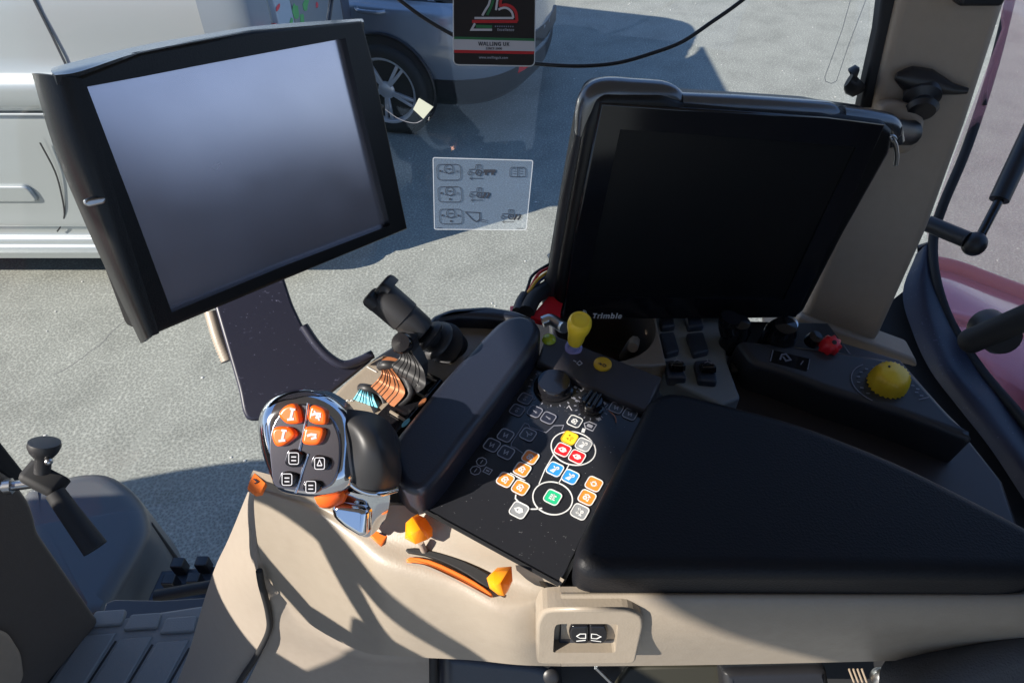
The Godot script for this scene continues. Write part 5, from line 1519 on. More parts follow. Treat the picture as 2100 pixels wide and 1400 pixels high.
func left_monitor() -> void:
	var w := thing("touchscreen_monitor", "large grey-black touchscreen monitor, blank, on a flared bracket at the left", "monitor")
	var nz := Vector3(0.7643, 0.2914, 0.5753)
	var mb := MB.new()
	var outer := [Vector3(-0.2706, 2.3244, -0.4156), Vector3(-0.2447, 2.3267, -0.4512), Vector3(-0.2187, 2.3223, -0.4834), Vector3(-0.1896, 2.3168, -0.5193), Vector3(-0.1242, 2.2968, -0.5961), Vector3(-0.1181, 2.2644, -0.5877), Vector3(-0.0986, 2.1246, -0.5428), Vector3(-0.1934, 2.1487, -0.4291), Vector3(-0.2572, 2.1645, -0.3524), Vector3(-0.2652, 2.2522, -0.3862)]
	var inner := [Vector3(-0.2662, 2.3178, -0.4181), Vector3(-0.243, 2.3127, -0.4463), Vector3(-0.2173, 2.3074, -0.4778), Vector3(-0.1884, 2.3012, -0.513), Vector3(-0.1368, 2.2899, -0.5758), Vector3(-0.1317, 2.2554, -0.5651), Vector3(-0.1131, 2.1376, -0.5302), Vector3(-0.1867, 2.1577, -0.4426), Vector3(-0.2465, 2.1718, -0.3703), Vector3(-0.2566, 2.2484, -0.3956)]
	rim(mb, outer, inner, nz, 0.022, 0.008, 0.004)
	obj("bezel", mb, M.case, w)
	mb = MB.new()
	slab(mb, [Vector3(-0.2709, 2.3162, -0.4231), Vector3(-0.1386, 2.2889, -0.5851), Vector3(-0.1124, 2.1298, -0.5393), Vector3(-0.2507, 2.1652, -0.3735)], nz, 0.004, 0.0005, 1)
	obj("screen", mb, M.screen, w)
	mb = MB.new()
	slab(mb, rounded([Vector3(-0.2879, 2.3189, -0.4211), Vector3(-0.2536, 2.3205, -0.4675), Vector3(-0.2267, 2.3159, -0.5009), Vector3(-0.1965, 2.3102, -0.5381), Vector3(-0.1287, 2.2894, -0.6177), Vector3(-0.1022, 2.111, -0.5625), Vector3(-0.2004, 2.136, -0.4446), Vector3(-0.2688, 2.1527, -0.3622), Vector3(-0.2796, 2.2463, -0.3953)], 0.008, 3), nz, 0.035, 0.006, 3, -0.001)
	obj("back_shell", mb, M.case, w)
	# curved wing along the left edge
	mb = MB.new()
	sheet(mb, [[Vector3(-0.2673, 2.3234, -0.418), Vector3(-0.2749, 2.3265, -0.4127), Vector3(-0.2852, 2.3269, -0.4147), Vector3(-0.2954, 2.3248, -0.4211), Vector3(-0.3066, 2.3206, -0.4319)], [Vector3(-0.2644, 2.2887, -0.4042), Vector3(-0.2724, 2.291, -0.3979), Vector3(-0.2829, 2.2894, -0.3989), Vector3(-0.2929, 2.2857, -0.4046), Vector3(-0.3038, 2.2796, -0.4148)], [Vector3(-0.2613, 2.2515, -0.3895), Vector3(-0.269, 2.2527, -0.383), Vector3(-0.2782, 2.2499, -0.3851), Vector3(-0.2876, 2.2446, -0.3908), Vector3(-0.2983, 2.2373, -0.4008)], [Vector3(-0.2574, 2.2092, -0.3733), Vector3(-0.2647, 2.2101, -0.3672), Vector3(-0.2725, 2.2053, -0.3701), Vector3(-0.2807, 2.1984, -0.3766), Vector3(-0.2907, 2.1891, -0.3864)], [Vector3(-0.2531, 2.1642, -0.3562), Vector3(-0.259, 2.1643, -0.3516), Vector3(-0.2654, 2.158, -0.3556), Vector3(-0.2729, 2.1497, -0.3623), Vector3(-0.2823, 2.1387, -0.372)]], 5, 0.004, Vector3(0, 0, 1))
	obj("left_wing", mb, M.case, w)
	mb = MB.new()
	slab(mb, rounded([Vector3(-0.2743, 2.2606, -0.3775), Vector3(-0.2729, 2.2609, -0.3795), Vector3(-0.2664, 2.2582, -0.3867), Vector3(-0.2656, 2.2563, -0.3868), Vector3(-0.2665, 2.2543, -0.3846), Vector3(-0.2731, 2.2563, -0.3769), Vector3(-0.2744, 2.2585, -0.3763)], 0.002, 4), (nz + Vector3(-0.25, 0, 0)).normalized(), 0.008, 0.0015, 3)
	obj("power_button", mb, M.steel, w)
	# top edge cap and the inner reveal
	mb = MB.new()
	sheet(mb, [[Vector3(-0.2935, 2.3235, -0.4333), Vector3(-0.2828, 2.3226, -0.4471), Vector3(-0.2581, 2.3199, -0.4785), Vector3(-0.2308, 2.3148, -0.5123), Vector3(-0.2001, 2.3083, -0.5497), Vector3(-0.1655, 2.2979, -0.5905), Vector3(-0.1321, 2.2871, -0.6293)], [Vector3(-0.2837, 2.3277, -0.4172), Vector3(-0.2735, 2.3258, -0.4298), Vector3(-0.2496, 2.3238, -0.4606), Vector3(-0.2231, 2.3193, -0.4935), Vector3(-0.1934, 2.3131, -0.5298), Vector3(-0.1599, 2.3033, -0.5693), Vector3(-0.1267, 2.2927, -0.6081)], [Vector3(-0.2775, 2.3285, -0.4102), Vector3(-0.2682, 2.3262, -0.4214), Vector3(-0.2452, 2.3259, -0.4517), Vector3(-0.2192, 2.3214, -0.484), Vector3(-0.1901, 2.3156, -0.5198), Vector3(-0.1572, 2.3059, -0.5586), Vector3(-0.1242, 2.2953, -0.5971)]], 4, 0.006, Vector3(0, 1, 0))
	obj("top_cap", mb, M.guard, w)
	# flared bracket
	mb = MB.new()
	var nb := Vector3(0.3651, 0.754, 0.546)
	var outline := [Vector3(-0.2715, 2.1243, -0.4759), Vector3(-0.2201, 2.1277, -0.5149), Vector3(-0.2014, 2.0898, -0.475), Vector3(-0.1917, 2.0748, -0.4609), Vector3(-0.1804, 2.0616, -0.4501), Vector3(-0.1686, 2.0513, -0.4439), Vector3(-0.1568, 2.0442, -0.442), Vector3(-0.1441, 2.0428, -0.4485), Vector3(-0.1346, 2.0445, -0.4571), Vector3(-0.1301, 2.0399, -0.4538), Vector3(-0.1416, 2.0367, -0.4417), Vector3(-0.1577, 2.0327, -0.4255), Vector3(-0.1733, 2.0289, -0.4098), Vector3(-0.1962, 2.0265, -0.3912), Vector3(-0.2309, 2.036, -0.3811), Vector3(-0.235, 2.0415, -0.3859), Vector3(-0.2391, 2.054, -0.4004), Vector3(-0.2484, 2.0743, -0.4223)]
	slab(mb, rounded(outline, 0.006, 3), nb, 0.010, 0.003, 3)
	obj("bracket", mb, M.navy_plate, w)
	mb = MB.new()
	tube(mb, [Vector3(-0.1914, 2.0755, -0.4602), Vector3(-0.1801, 2.0623, -0.4494), Vector3(-0.1683, 2.0515, -0.4425), Vector3(-0.1565, 2.0444, -0.4405), Vector3(-0.1438, 2.0429, -0.447), Vector3(-0.1318, 2.0433, -0.4556)], 0.0045, 8, 4)
	obj("bracket_lip", mb, M.navy_plate, w)
	mb = MB.new()
	var cb := catmull([Vector3(-0.2697, 2.0944, -0.4577), Vector3(-0.2659, 2.0861, -0.4487), Vector3(-0.2613, 2.0765, -0.4386), Vector3(-0.2542, 2.0641, -0.4263)], 14)
	var rad := []
	for i in cb.size():
		rad.append(0.0062 if i % 2 == 0 else 0.0050)
	tube(mb, cb, 0.006, 12, 1, false, rad)
	obj("corrugated_cable", mb, M.beige_grey, w)

func right_monitor() -> void:
	var w := thing("guidance_display", "rugged dark touchscreen display with white maker's name on its lower left bezel", "display")
	var nz := Vector3(0.1651, 0.0925, 0.9819)
	var mb := MB.new()
	var outer := [Vector3(0.0738, 2.2357, -0.5793), Vector3(0.0812, 2.2406, -0.581), Vector3(0.1355, 2.235, -0.5896), Vector3(0.154, 2.2263, -0.5919), Vector3(0.2946, 2.208, -0.6138), Vector3(0.3115, 2.2039, -0.6163), Vector3(0.3612, 2.1943, -0.6237), Vector3(0.377, 2.1834, -0.6254), Vector3(0.3819, 2.162, -0.6242), Vector3(0.3615, 2.0703, -0.6121), Vector3(0.3442, 1.9686, -0.5996), Vector3(0.3349, 1.9586, -0.5971), Vector3(0.1942, 1.9776, -0.5753), Vector3(0.0587, 1.9987, -0.5545), Vector3(0.0475, 2.0094, -0.5536), Vector3(0.0457, 2.0289, -0.5551), Vector3(0.0576, 2.136, -0.5672), Vector3(0.0668, 2.2099, -0.5757)]
	slab(mb, rounded(outer, 0.004, 2), nz, 0.045, 0.008, 4)
	obj("case", mb, M.case, w)
	# raised bezel with the screen set into it
	mb = MB.new()
	rim(mb, [Vector3(0.0781, 2.2335, -0.5773), Vector3(0.154, 2.2234, -0.5891), Vector3(0.2299, 2.2136, -0.6009), Vector3(0.2998, 2.2041, -0.6118), Vector3(0.3626, 2.1916, -0.6212), Vector3(0.3541, 2.1018, -0.6113), Vector3(0.3339, 1.9637, -0.5949), Vector3(0.2403, 1.9747, -0.5802), Vector3(0.1471, 1.9877, -0.5658), Vector3(0.0551, 2.0039, -0.5518), Vector3(0.0621, 2.1051, -0.5625), Vector3(0.0702, 2.1713, -0.5701)], [Vector3(0.0981, 2.2086, -0.5783), Vector3(0.1578, 2.1997, -0.5875), Vector3(0.2162, 2.1906, -0.5965), Vector3(0.277, 2.1812, -0.6058), Vector3(0.3389, 2.1711, -0.6153), Vector3(0.3268, 2.0989, -0.6064), Vector3(0.3107, 1.9925, -0.5937), Vector3(0.2344, 2.0039, -0.582), Vector3(0.1489, 2.0172, -0.5688), Vector3(0.0781, 2.0285, -0.558), Vector3(0.0859, 2.1025, -0.5663), Vector3(0.0927, 2.1594, -0.5728)], nz, 0.01, 0.005, 0.003)
	obj("bezel", mb, M.black_gloss, w)
	mb = MB.new()
	slab(mb, [Vector3(0.0967, 2.2089, -0.5825), Vector3(0.3432, 2.171, -0.6203), Vector3(0.3164, 1.9848, -0.5983), Vector3(0.0762, 2.0221, -0.5614)], nz, 0.003, 0.0005, 1)
	obj("screen", mb, M.screen_dark, w)
	# rubber corner and edge guards
	mb = MB.new()
	tube(mb, [Vector3(0.0662, 2.1975, -0.5907), Vector3(0.0685, 2.217, -0.593), Vector3(0.0729, 2.2308, -0.595), Vector3(0.0833, 2.2348, -0.5971), Vector3(0.1059, 2.2327, -0.6007), Vector3(0.1392, 2.2286, -0.6059), Vector3(0.1541, 2.2213, -0.6078)], 0.012, 12, 5, false, [0.008, 0.012, 0.013, 0.013, 0.012, 0.008])
	obj("corner_guard", mb, M.guard, w)
	mb = MB.new()
	tube(mb, [Vector3(0.1539, 2.2204, -0.6056), Vector3(0.2059, 2.2133, -0.6137), Vector3(0.2556, 2.2068, -0.6214), Vector3(0.302, 2.2, -0.6286), Vector3(0.3139, 2.1972, -0.6303)], 0.011, 12, 5, false, [0.010, 0.0115, 0.0115, 0.0115, 0.007])
	obj("edge_guard", mb, M.guard, w)
	mb = MB.new()
	tube(mb, [Vector3(0.0664, 2.1965, -0.5927), Vector3(0.0612, 2.1607, -0.5885), Vector3(0.0557, 2.1197, -0.5837), Vector3(0.0495, 2.0577, -0.5768), Vector3(0.0447, 2.021, -0.5725), Vector3(0.049, 1.9942, -0.5707)], 0.011, 12, 5, false, [0.009, 0.0095, 0.0095, 0.0095, 0.013, 0.013])
	obj("side_guard", mb, M.rubber, w)
	mb = MB.new()
	tube(mb, [Vector3(0.3193, 2.1958, -0.6311), Vector3(0.3563, 2.189, -0.6367), Vector3(0.3777, 2.1814, -0.6396), Vector3(0.3882, 2.1645, -0.6397)], 0.010, 12, 5)
	obj("corner_guard", mb, M.guard, w)
	# maker's name and globe mark
	var tm := TextMesh.new()
	var sf := SystemFont.new()
	sf.font_names = PackedStringArray(["Droid Sans"])
	sf.font_weight = 700
	sf.font_italic = true
	tm.text = "Trimble"
	tm.font = sf
	tm.font_size = 32
	tm.pixel_size = 0.00029
	tm.depth = 0.0004
	tm.horizontal_alignment = HORIZONTAL_ALIGNMENT_LEFT
	var tx := obj("maker_name", tm, M.name_white, w)
	var xb := (Vector3(0.1366, 1.9898, -0.5708) - Vector3(0.0807, 1.9982, -0.5622)).normalized()
	tx.transform = Transform3D(Basis(xb, nz.cross(xb), nz), Vector3(0.088, 2.0013, -0.5564))
	mb = MB.new()
	var c: Vector3 = Vector3(0.079, 2.007, -0.5555)
	var yb := nz.cross(xb)
	for k in 3:
		var arc := []
		for i in 9:
			var t := -0.3 + 2.0 * i / 8.0
			arc.append(c + xb * (cos(t) * (0.0016 + 0.0013 * k) - 0.002) + yb * (sin(t) * (0.0016 + 0.0013 * k) - 0.001))
		line(mb, arc, 0.0009, nz)
	obj("globe_mark", mb, M.white_print, w)
	# mount behind, key hanging at the right corner
	mb = MB.new()
	tube(mb, [Vector3(0.3774, 2.1765, -0.639), Vector3(0.4066, 2.1622, -0.663), Vector3(0.4209, 2.158, -0.6711)], 0.013, 12, 3)
	obj("mount_arm", mb, M.black, w)
	mb = MB.new()
	tube(mb, [Vector3(0.3719, 2.1795, -0.616), Vector3(0.3779, 2.1716, -0.6163), Vector3(0.3833, 2.16, -0.6161), Vector3(0.3855, 2.1516, -0.6157)], 0.0022, 8, 3)
	tube(mb, [Vector3(0.3681, 2.1813, -0.6155), Vector3(0.3705, 2.183, -0.6161), Vector3(0.3748, 2.1797, -0.6165), Vector3(0.3728, 2.177, -0.6159)], 0.0016, 6, 2, true)
	obj("key", mb, M.steel, w)

func side_console() -> void:
	var w := thing("side_console", "dark side console behind the pad with yellow ribbed knob and rocker switches", "console")
	var up := Vector3.UP
	var mb := MB.new()
	slab(mb, rounded([Vector3(0.2436, 1.985, -0.5379), Vector3(0.2908, 1.985, -0.5318), Vector3(0.3506, 1.985, -0.5212), Vector3(0.4121, 1.985, -0.5051), Vector3(0.421, 1.985, -0.4723), Vector3(0.4304, 1.985, -0.4335), Vector3(0.4402, 1.985, -0.4046), Vector3(0.4358, 1.985, -0.3993), Vector3(0.3818, 1.985, -0.4316), Vector3(0.3205, 1.985, -0.4623), Vector3(0.2785, 1.985, -0.4881), Vector3(0.2537, 1.985, -0.5001)], 0.008, 4), (up + Vector3(0, 0, 0.12)).normalized(), 0.10, 0.008, 4)
	obj("switch_pod", mb, M.switch, w)
	mb = MB.new()
	slab(mb, [Vector3(0.2371, 1.94, -0.5323), Vector3(0.2959, 1.94, -0.5882), Vector3(0.3771, 1.94, -0.5882), Vector3(0.449, 1.94, -0.5516), Vector3(0.4685, 1.94, -0.4613), Vector3(0.4803, 1.94, -0.3848), Vector3(0.4666, 1.94, -0.324), Vector3(0.3063, 1.94, -0.3764), Vector3(0.2214, 1.94, -0.4613)], up, 0.05, 0.006)
	obj("pod_base", mb, M.strip, w)
	mb = MB.new()
	slab(mb, rounded([Vector3(0.159, 1.966, -0.5898), Vector3(0.1695, 1.966, -0.6026), Vector3(0.2586, 1.966, -0.6026), Vector3(0.2423, 1.966, -0.5609), Vector3(0.2357, 1.966, -0.5223), Vector3(0.2378, 1.966, -0.4692), Vector3(0.2154, 1.966, -0.4592), Vector3(0.175, 1.966, -0.4863), Vector3(0.1631, 1.966, -0.5018), Vector3(0.1632, 1.966, -0.5609)], 0.004), up, 0.03, 0.004)
	obj("switch_panel", mb, M.slate_blue, w)
	mb = MB.new()
	slab(mb, [Vector3(0.0267, 1.88, -0.6997), Vector3(0.3135, 1.88, -0.6997), Vector3(0.3113, 1.88, -0.5893), Vector3(0.2757, 1.88, -0.4962), Vector3(0.1425, 1.88, -0.5107), Vector3(0.0248, 1.88, -0.6064)], up, 0.02, 0.003)
	obj("well_floor", mb, M.black_matt, w)
	var sw := [[Vector3(0.1699, 1.974, -0.5868), Vector3(0.1879, 1.974, -0.5868), Vector3(0.1863, 1.974, -0.571), Vector3(0.1702, 1.974, -0.5678)], [Vector3(0.2006, 1.974, -0.5885), Vector3(0.2197, 1.974, -0.5885), Vector3(0.219, 1.974, -0.571), Vector3(0.2001, 1.974, -0.5678)], [Vector3(0.1657, 1.974, -0.5597), Vector3(0.1831, 1.974, -0.5621), Vector3(0.1841, 1.974, -0.5309), Vector3(0.1677, 1.974, -0.5248)], [Vector3(0.1964, 1.974, -0.5597), Vector3(0.2161, 1.974, -0.5621), Vector3(0.2167, 1.974, -0.5309), Vector3(0.1985, 1.974, -0.5248)], [Vector3(0.1641, 1.974, -0.5159), Vector3(0.1824, 1.974, -0.5181), Vector3(0.1833, 1.974, -0.5), Vector3(0.1845, 1.974, -0.4894), Vector3(0.165, 1.974, -0.4894)], [Vector3(0.1968, 1.974, -0.5159), Vector3(0.2151, 1.974, -0.5181), Vector3(0.2167, 1.974, -0.4964), Vector3(0.215, 1.974, -0.4838), Vector3(0.1961, 1.974, -0.4859)]]
	for k in 6:
		mb = MB.new()
		slab(mb, rounded(sw[k], 0.003, 3), up, 0.012, 0.003, 3)
		var s := obj("blank_switch" if k < 4 else "rocker_switch", mb, M.switch_cap, w)
		if k >= 4:
			var c := Vector3.ZERO
			for a in sw[k]:
				c += a / sw[k].size()
			mb = MB.new()
			box(mb, c + Vector3(0, 0.003, -0.002), Basis(Vector3.RIGHT, Vector3(0, -0.5, -0.86).normalized(), Vector3(0, 0.86, -0.5)), Vector3(0.016, 0.014, 0.008), 0.003)
			obj("rocker", mb, M.black_gloss, s)
			mb = MB.new()
			var t := c + Vector3(0, 0.0075, -0.006)
			line(mb, [t + Vector3(-0.004, 0, 0.002), t, t + Vector3(0.004, 0, 0.003)], 0.0008, up)
			line(mb, [t, t + Vector3(0.0, 0, -0.004)], 0.0008, up)
			obj("rocker_symbol", mb, M.grey_print, s)
	# cup holder: round well in a beige top
	mb = MB.new()
	var cc: Vector3 = Vector3(0.1045, 1.978, -0.5659)
	var outer := []
	var inner := []
	var r: float = (Vector3(0.1616, 1.978, -0.5659) - cc).length()
	for i in 40:
		var t := TAU * i / 40.0
		inner.append(cc + Vector3(cos(t), 0, sin(t)) * r)
		var e := Vector2(cos(t), sin(t))
		var kk := 1.0 / maxf(absf(e.x) / (r + 0.003), absf(e.y) / 0.062)
		outer.append(cc + Vector3(e.x * kk, 0, e.y * kk))
	rim(mb, outer, inner, up, 0.03, 0.002, 0.003)
	var ch := obj("cup_holder", mb, M.beige_grey, w)
	mb = MB.new()
	lathe(mb, [Vector2(r, 0.001), Vector2(r * 0.97, -0.004), Vector2(r * 0.9, -0.07), Vector2(r * 0.84, -0.075), Vector2(0, -0.075)], Transform3D(Basis.IDENTITY, cc), 40)
	obj("well", mb, M.taupe, ch)
	mb = MB.new()
	tube(mb, [cc + Vector3(r * 0.55, -0.07, -0.02), cc + Vector3(r * 0.62, -0.02, 0.004), cc + Vector3(r * 0.5, -0.005, 0.03)], 0.006, 8, 4)
	obj("well_rib", mb, M.beige_grey, ch)
	# yellow ribbed knob
	var kc: Vector3 = Vector3(0.3811, 1.986, -0.4694)
	mb = MB.new()
	var kx := along(kc, Vector3(0.0, 1.0, 0.15))
	lathe(mb, [Vector2(0.0195, 0.0), Vector2(0.0195, 0.002), Vector2(0.0182, 0.012), Vector2(0.0165, 0.018), Vector2(0.013, 0.021), Vector2(0, 0.022)], kx, 96, 24, 0.12)
	var kn := obj("yellow_knob", mb, M.yellow, w)
	kn.set_meta("label", "yellow ribbed rotary knob")
	mb = MB.new()
	lathe(mb, [Vector2(0, 0.0232), Vector2(0.0012, 0.0232), Vector2(0.0012, 0.02)], Transform3D(kx.basis, kc + Vector3(-0.004, 0, -0.007)), 10)
	obj("index_dot", mb, M.ink, kn)
	mb = MB.new()
	var arc := []
	for i in 13:
		var t := 2.3 + 2.0 * i / 12.0
		arc.append(kc + Vector3(cos(t) * 0.034, 0.0005, sin(t) * 0.030))
	line(mb, arc, 0.0008, up)
	for i in 7:
		var t := 2.6 + 0.33 * i
		var q := kc + Vector3(cos(t) * 0.0275, 0.0005, sin(t) * 0.024)
		line(mb, [q + Vector3(-0.0016, 0, 0), q + Vector3(0.0016, 0, 0.0005)], 0.0012 + 0.0006 * (i % 2), up)
	for i in 4:
		var q := kc + Vector3(0.026 + 0.003 * (i % 2), 0.0005, 0.002 + 0.0045 * i)
		line(mb, [q + Vector3(-0.0016, 0, 0), q + Vector3(0.0016, 0, 0.0005)], 0.0012, up)
	line(mb, [kc + Vector3(0.024, 0.0005, 0.021), kc + Vector3(0.035, 0.0005, 0.018)], 0.0007, up)
	obj("knob_scale", mb, M.dim_print, w)
	# recessed rocker on the pod
	mb = MB.new()
	slab(mb, rounded([Vector3(0.2783, 1.9862, -0.52), Vector3(0.3152, 1.9862, -0.5061), Vector3(0.3061, 1.9862, -0.487), Vector3(0.2705, 1.9862, -0.5011)], 0.002), up, 0.004, 0.0006, 1)
	obj("recess", mb, M.black_gloss, w)
	mb = MB.new()
	line(mb, [Vector3(0.2792, 1.9866, -0.5181), Vector3(0.2716, 1.9866, -0.5014)], 0.0012, up)
	line(mb, [Vector3(0.314, 1.9866, -0.5043), Vector3(0.3073, 1.9866, -0.4894)], 0.0008, up)
	line(mb, [Vector3(0.3066, 1.9866, -0.5021), Vector3(0.3018, 1.9866, -0.4964)], 0.001, up)
	line(mb, [Vector3(0.2824, 1.9866, -0.5036), Vector3(0.2867, 1.9866, -0.5115), Vector3(0.2911, 1.9866, -0.5123), Vector3(0.2937, 1.9866, -0.5036), Vector3(0.2882, 1.9866, -0.5021), Vector3(0.2869, 1.9866, -0.5086)], 0.0018, up)
	obj("recess_symbol", mb, M.dim_print, w)
	# odds and ends at the foot of the pillar
	mb = MB.new()
	lathe(mb, [Vector2(0, 0.016), Vector2(0.006, 0.016), Vector2(0.0105, 0.012), Vector2(0.0115, 0.0)], along(Vector3(0.3401, 1.985, -0.5242), Vector3(0, 1, 0.5)), 40, 8, 0.22)
	var rk := obj("red_knob", mb, M.red, w)
	rk.set_meta("label", "small red petal knob")
	mb = MB.new()
	lathe(mb, [Vector2(0, 0.0168), Vector2(0.0025, 0.0168), Vector2(0.0025, 0.01)], along(Vector3(0.3401, 1.985, -0.5242), Vector3(0, 1, 0.5)), 12)
	obj("knob_centre", mb, M.black, rk)
	mb = MB.new()
	lathe(mb, [Vector2(0, 0.012), Vector2(0.007, 0.011), Vector2(0.009, 0.0)], along(Vector3(0.3262, 1.985, -0.5333), Vector3(0, 1, 0.3)), 20)
	obj("black_knob", mb, M.black_gloss, w)
	mb = MB.new()
	tube(mb, [Vector3(0.2377, 1.99, -0.5403), Vector3(0.2345, 2, -0.5451), Vector3(0.2354, 2.01, -0.5451)], 0.011, 10, 4)
	lathe(mb, [Vector2(0, 0.018), Vector2(0.010, 0.016), Vector2(0.014, 0.006), Vector2(0.014, -0.03)], along(Vector3(0.2463, 1.99, -0.545), Vector3(0, 1, 0.2)), 24)
	lathe(mb, [Vector2(0, 0.022), Vector2(0.012, 0.02), Vector2(0.018, 0.006), Vector2(0.018, -0.03)], along(Vector3(0.2939, 1.985, -0.5425), Vector3(0, 1, 0.2)), 24)
	obj("socket", mb, M.black_gloss, w)
	mb = MB.new()
	lathe(mb, [Vector2(0.008, 0.0), Vector2(0.0085, 0.002), Vector2(0.006, 0.003)], along(Vector3(0.3011, 2, -0.5451), Vector3(0, 1, 0.3)), 24)
	obj("socket_ring", mb, M.steel, w)
	mb = MB.new()
	slab(mb, [Vector3(0.2609, 1.955, -0.6019), Vector3(0.3754, 1.955, -0.5976), Vector3(0.3864, 1.955, -0.533), Vector3(0.2415, 1.955, -0.518)], up, 0.03, 0.004)
	obj("shelf", mb, M.black, w)

func tractor_mark(mb: MB, x: float, y: float, s: float, kind: int) -> void:
	# line drawing on the sticker, built in the plane of the glass from its lower left corner
	var o: Vector3 = Vector3(-0.1148, 1.9205, -0.8366)
	var gx := Vector3.RIGHT
	var nz := Vector3(0, 0.2639, 0.9646)
	var gy := nz.cross(gx)
	var P := func(a: float, b: float) -> Vector3:
		return o + gx * (x + a * s) + gy * (y + b * s)
	var circ := func(a: float, b: float, r: float) -> Array:
		var q := []
		for i in 14:
			q.append(P.call(a + cos(TAU * i / 14.0) * r, b + sin(TAU * i / 14.0) * r))
		return q
	line(mb, circ.call(0.9, 0.9, 0.7), 0.0007, nz, true)
	line(mb, circ.call(4.2, 1.1, 1.05), 0.0014, nz, true)
	line(mb, circ.call(4.2, 1.1, 0.3), 0.0007, nz, true)
	line(mb, [P.call(1.7, 1.0), P.call(3.0, 1.0)], 0.0007, nz)
	line(mb, [P.call(0.7, 1.8), P.call(0.8, 2.3), P.call(3.0, 2.4), P.call(3.3, 4.0), P.call(5.0, 4.0), P.call(5.1, 2.3)], 0.0007, nz)
	line(mb, [P.call(3.9, 3.8), P.call(3.9, 2.6)], 0.0005, nz)
	line(mb, [P.call(5.6, -1.0), P.call(0.8, -1.0), P.call(1.6, -0.4)], 0.0007, nz)
	line(mb, [P.call(0.8, -1.0), P.call(1.6, -1.6)], 0.0007, nz)
	if kind == 0:
		line(mb, [P.call(5.2, 1.1), P.call(6.2, 1.1)], 0.0007, nz)
		line(mb, [P.call(6.0, 1.7), P.call(10.4, 1.7)], s * 1.1, nz)
		line(mb, [P.call(6.4, 0.7), P.call(7.4, 0.7)], s * 0.95, nz)
		line(mb, [P.call(8.8, 0.7), P.call(9.8, 0.7)], s * 0.95, nz)
	else:
		line(mb, [P.call(5.1, 2.1), P.call(8.0, 2.1)], 0.0007, nz)
		for k in 2:
			line(mb, [P.call(6.5 + k * 1.6, 2.0), P.call(6.3 + k * 1.6, 1.0), P.call(5.4 + k * 1.6, -0.2)], s * 0.75, nz)

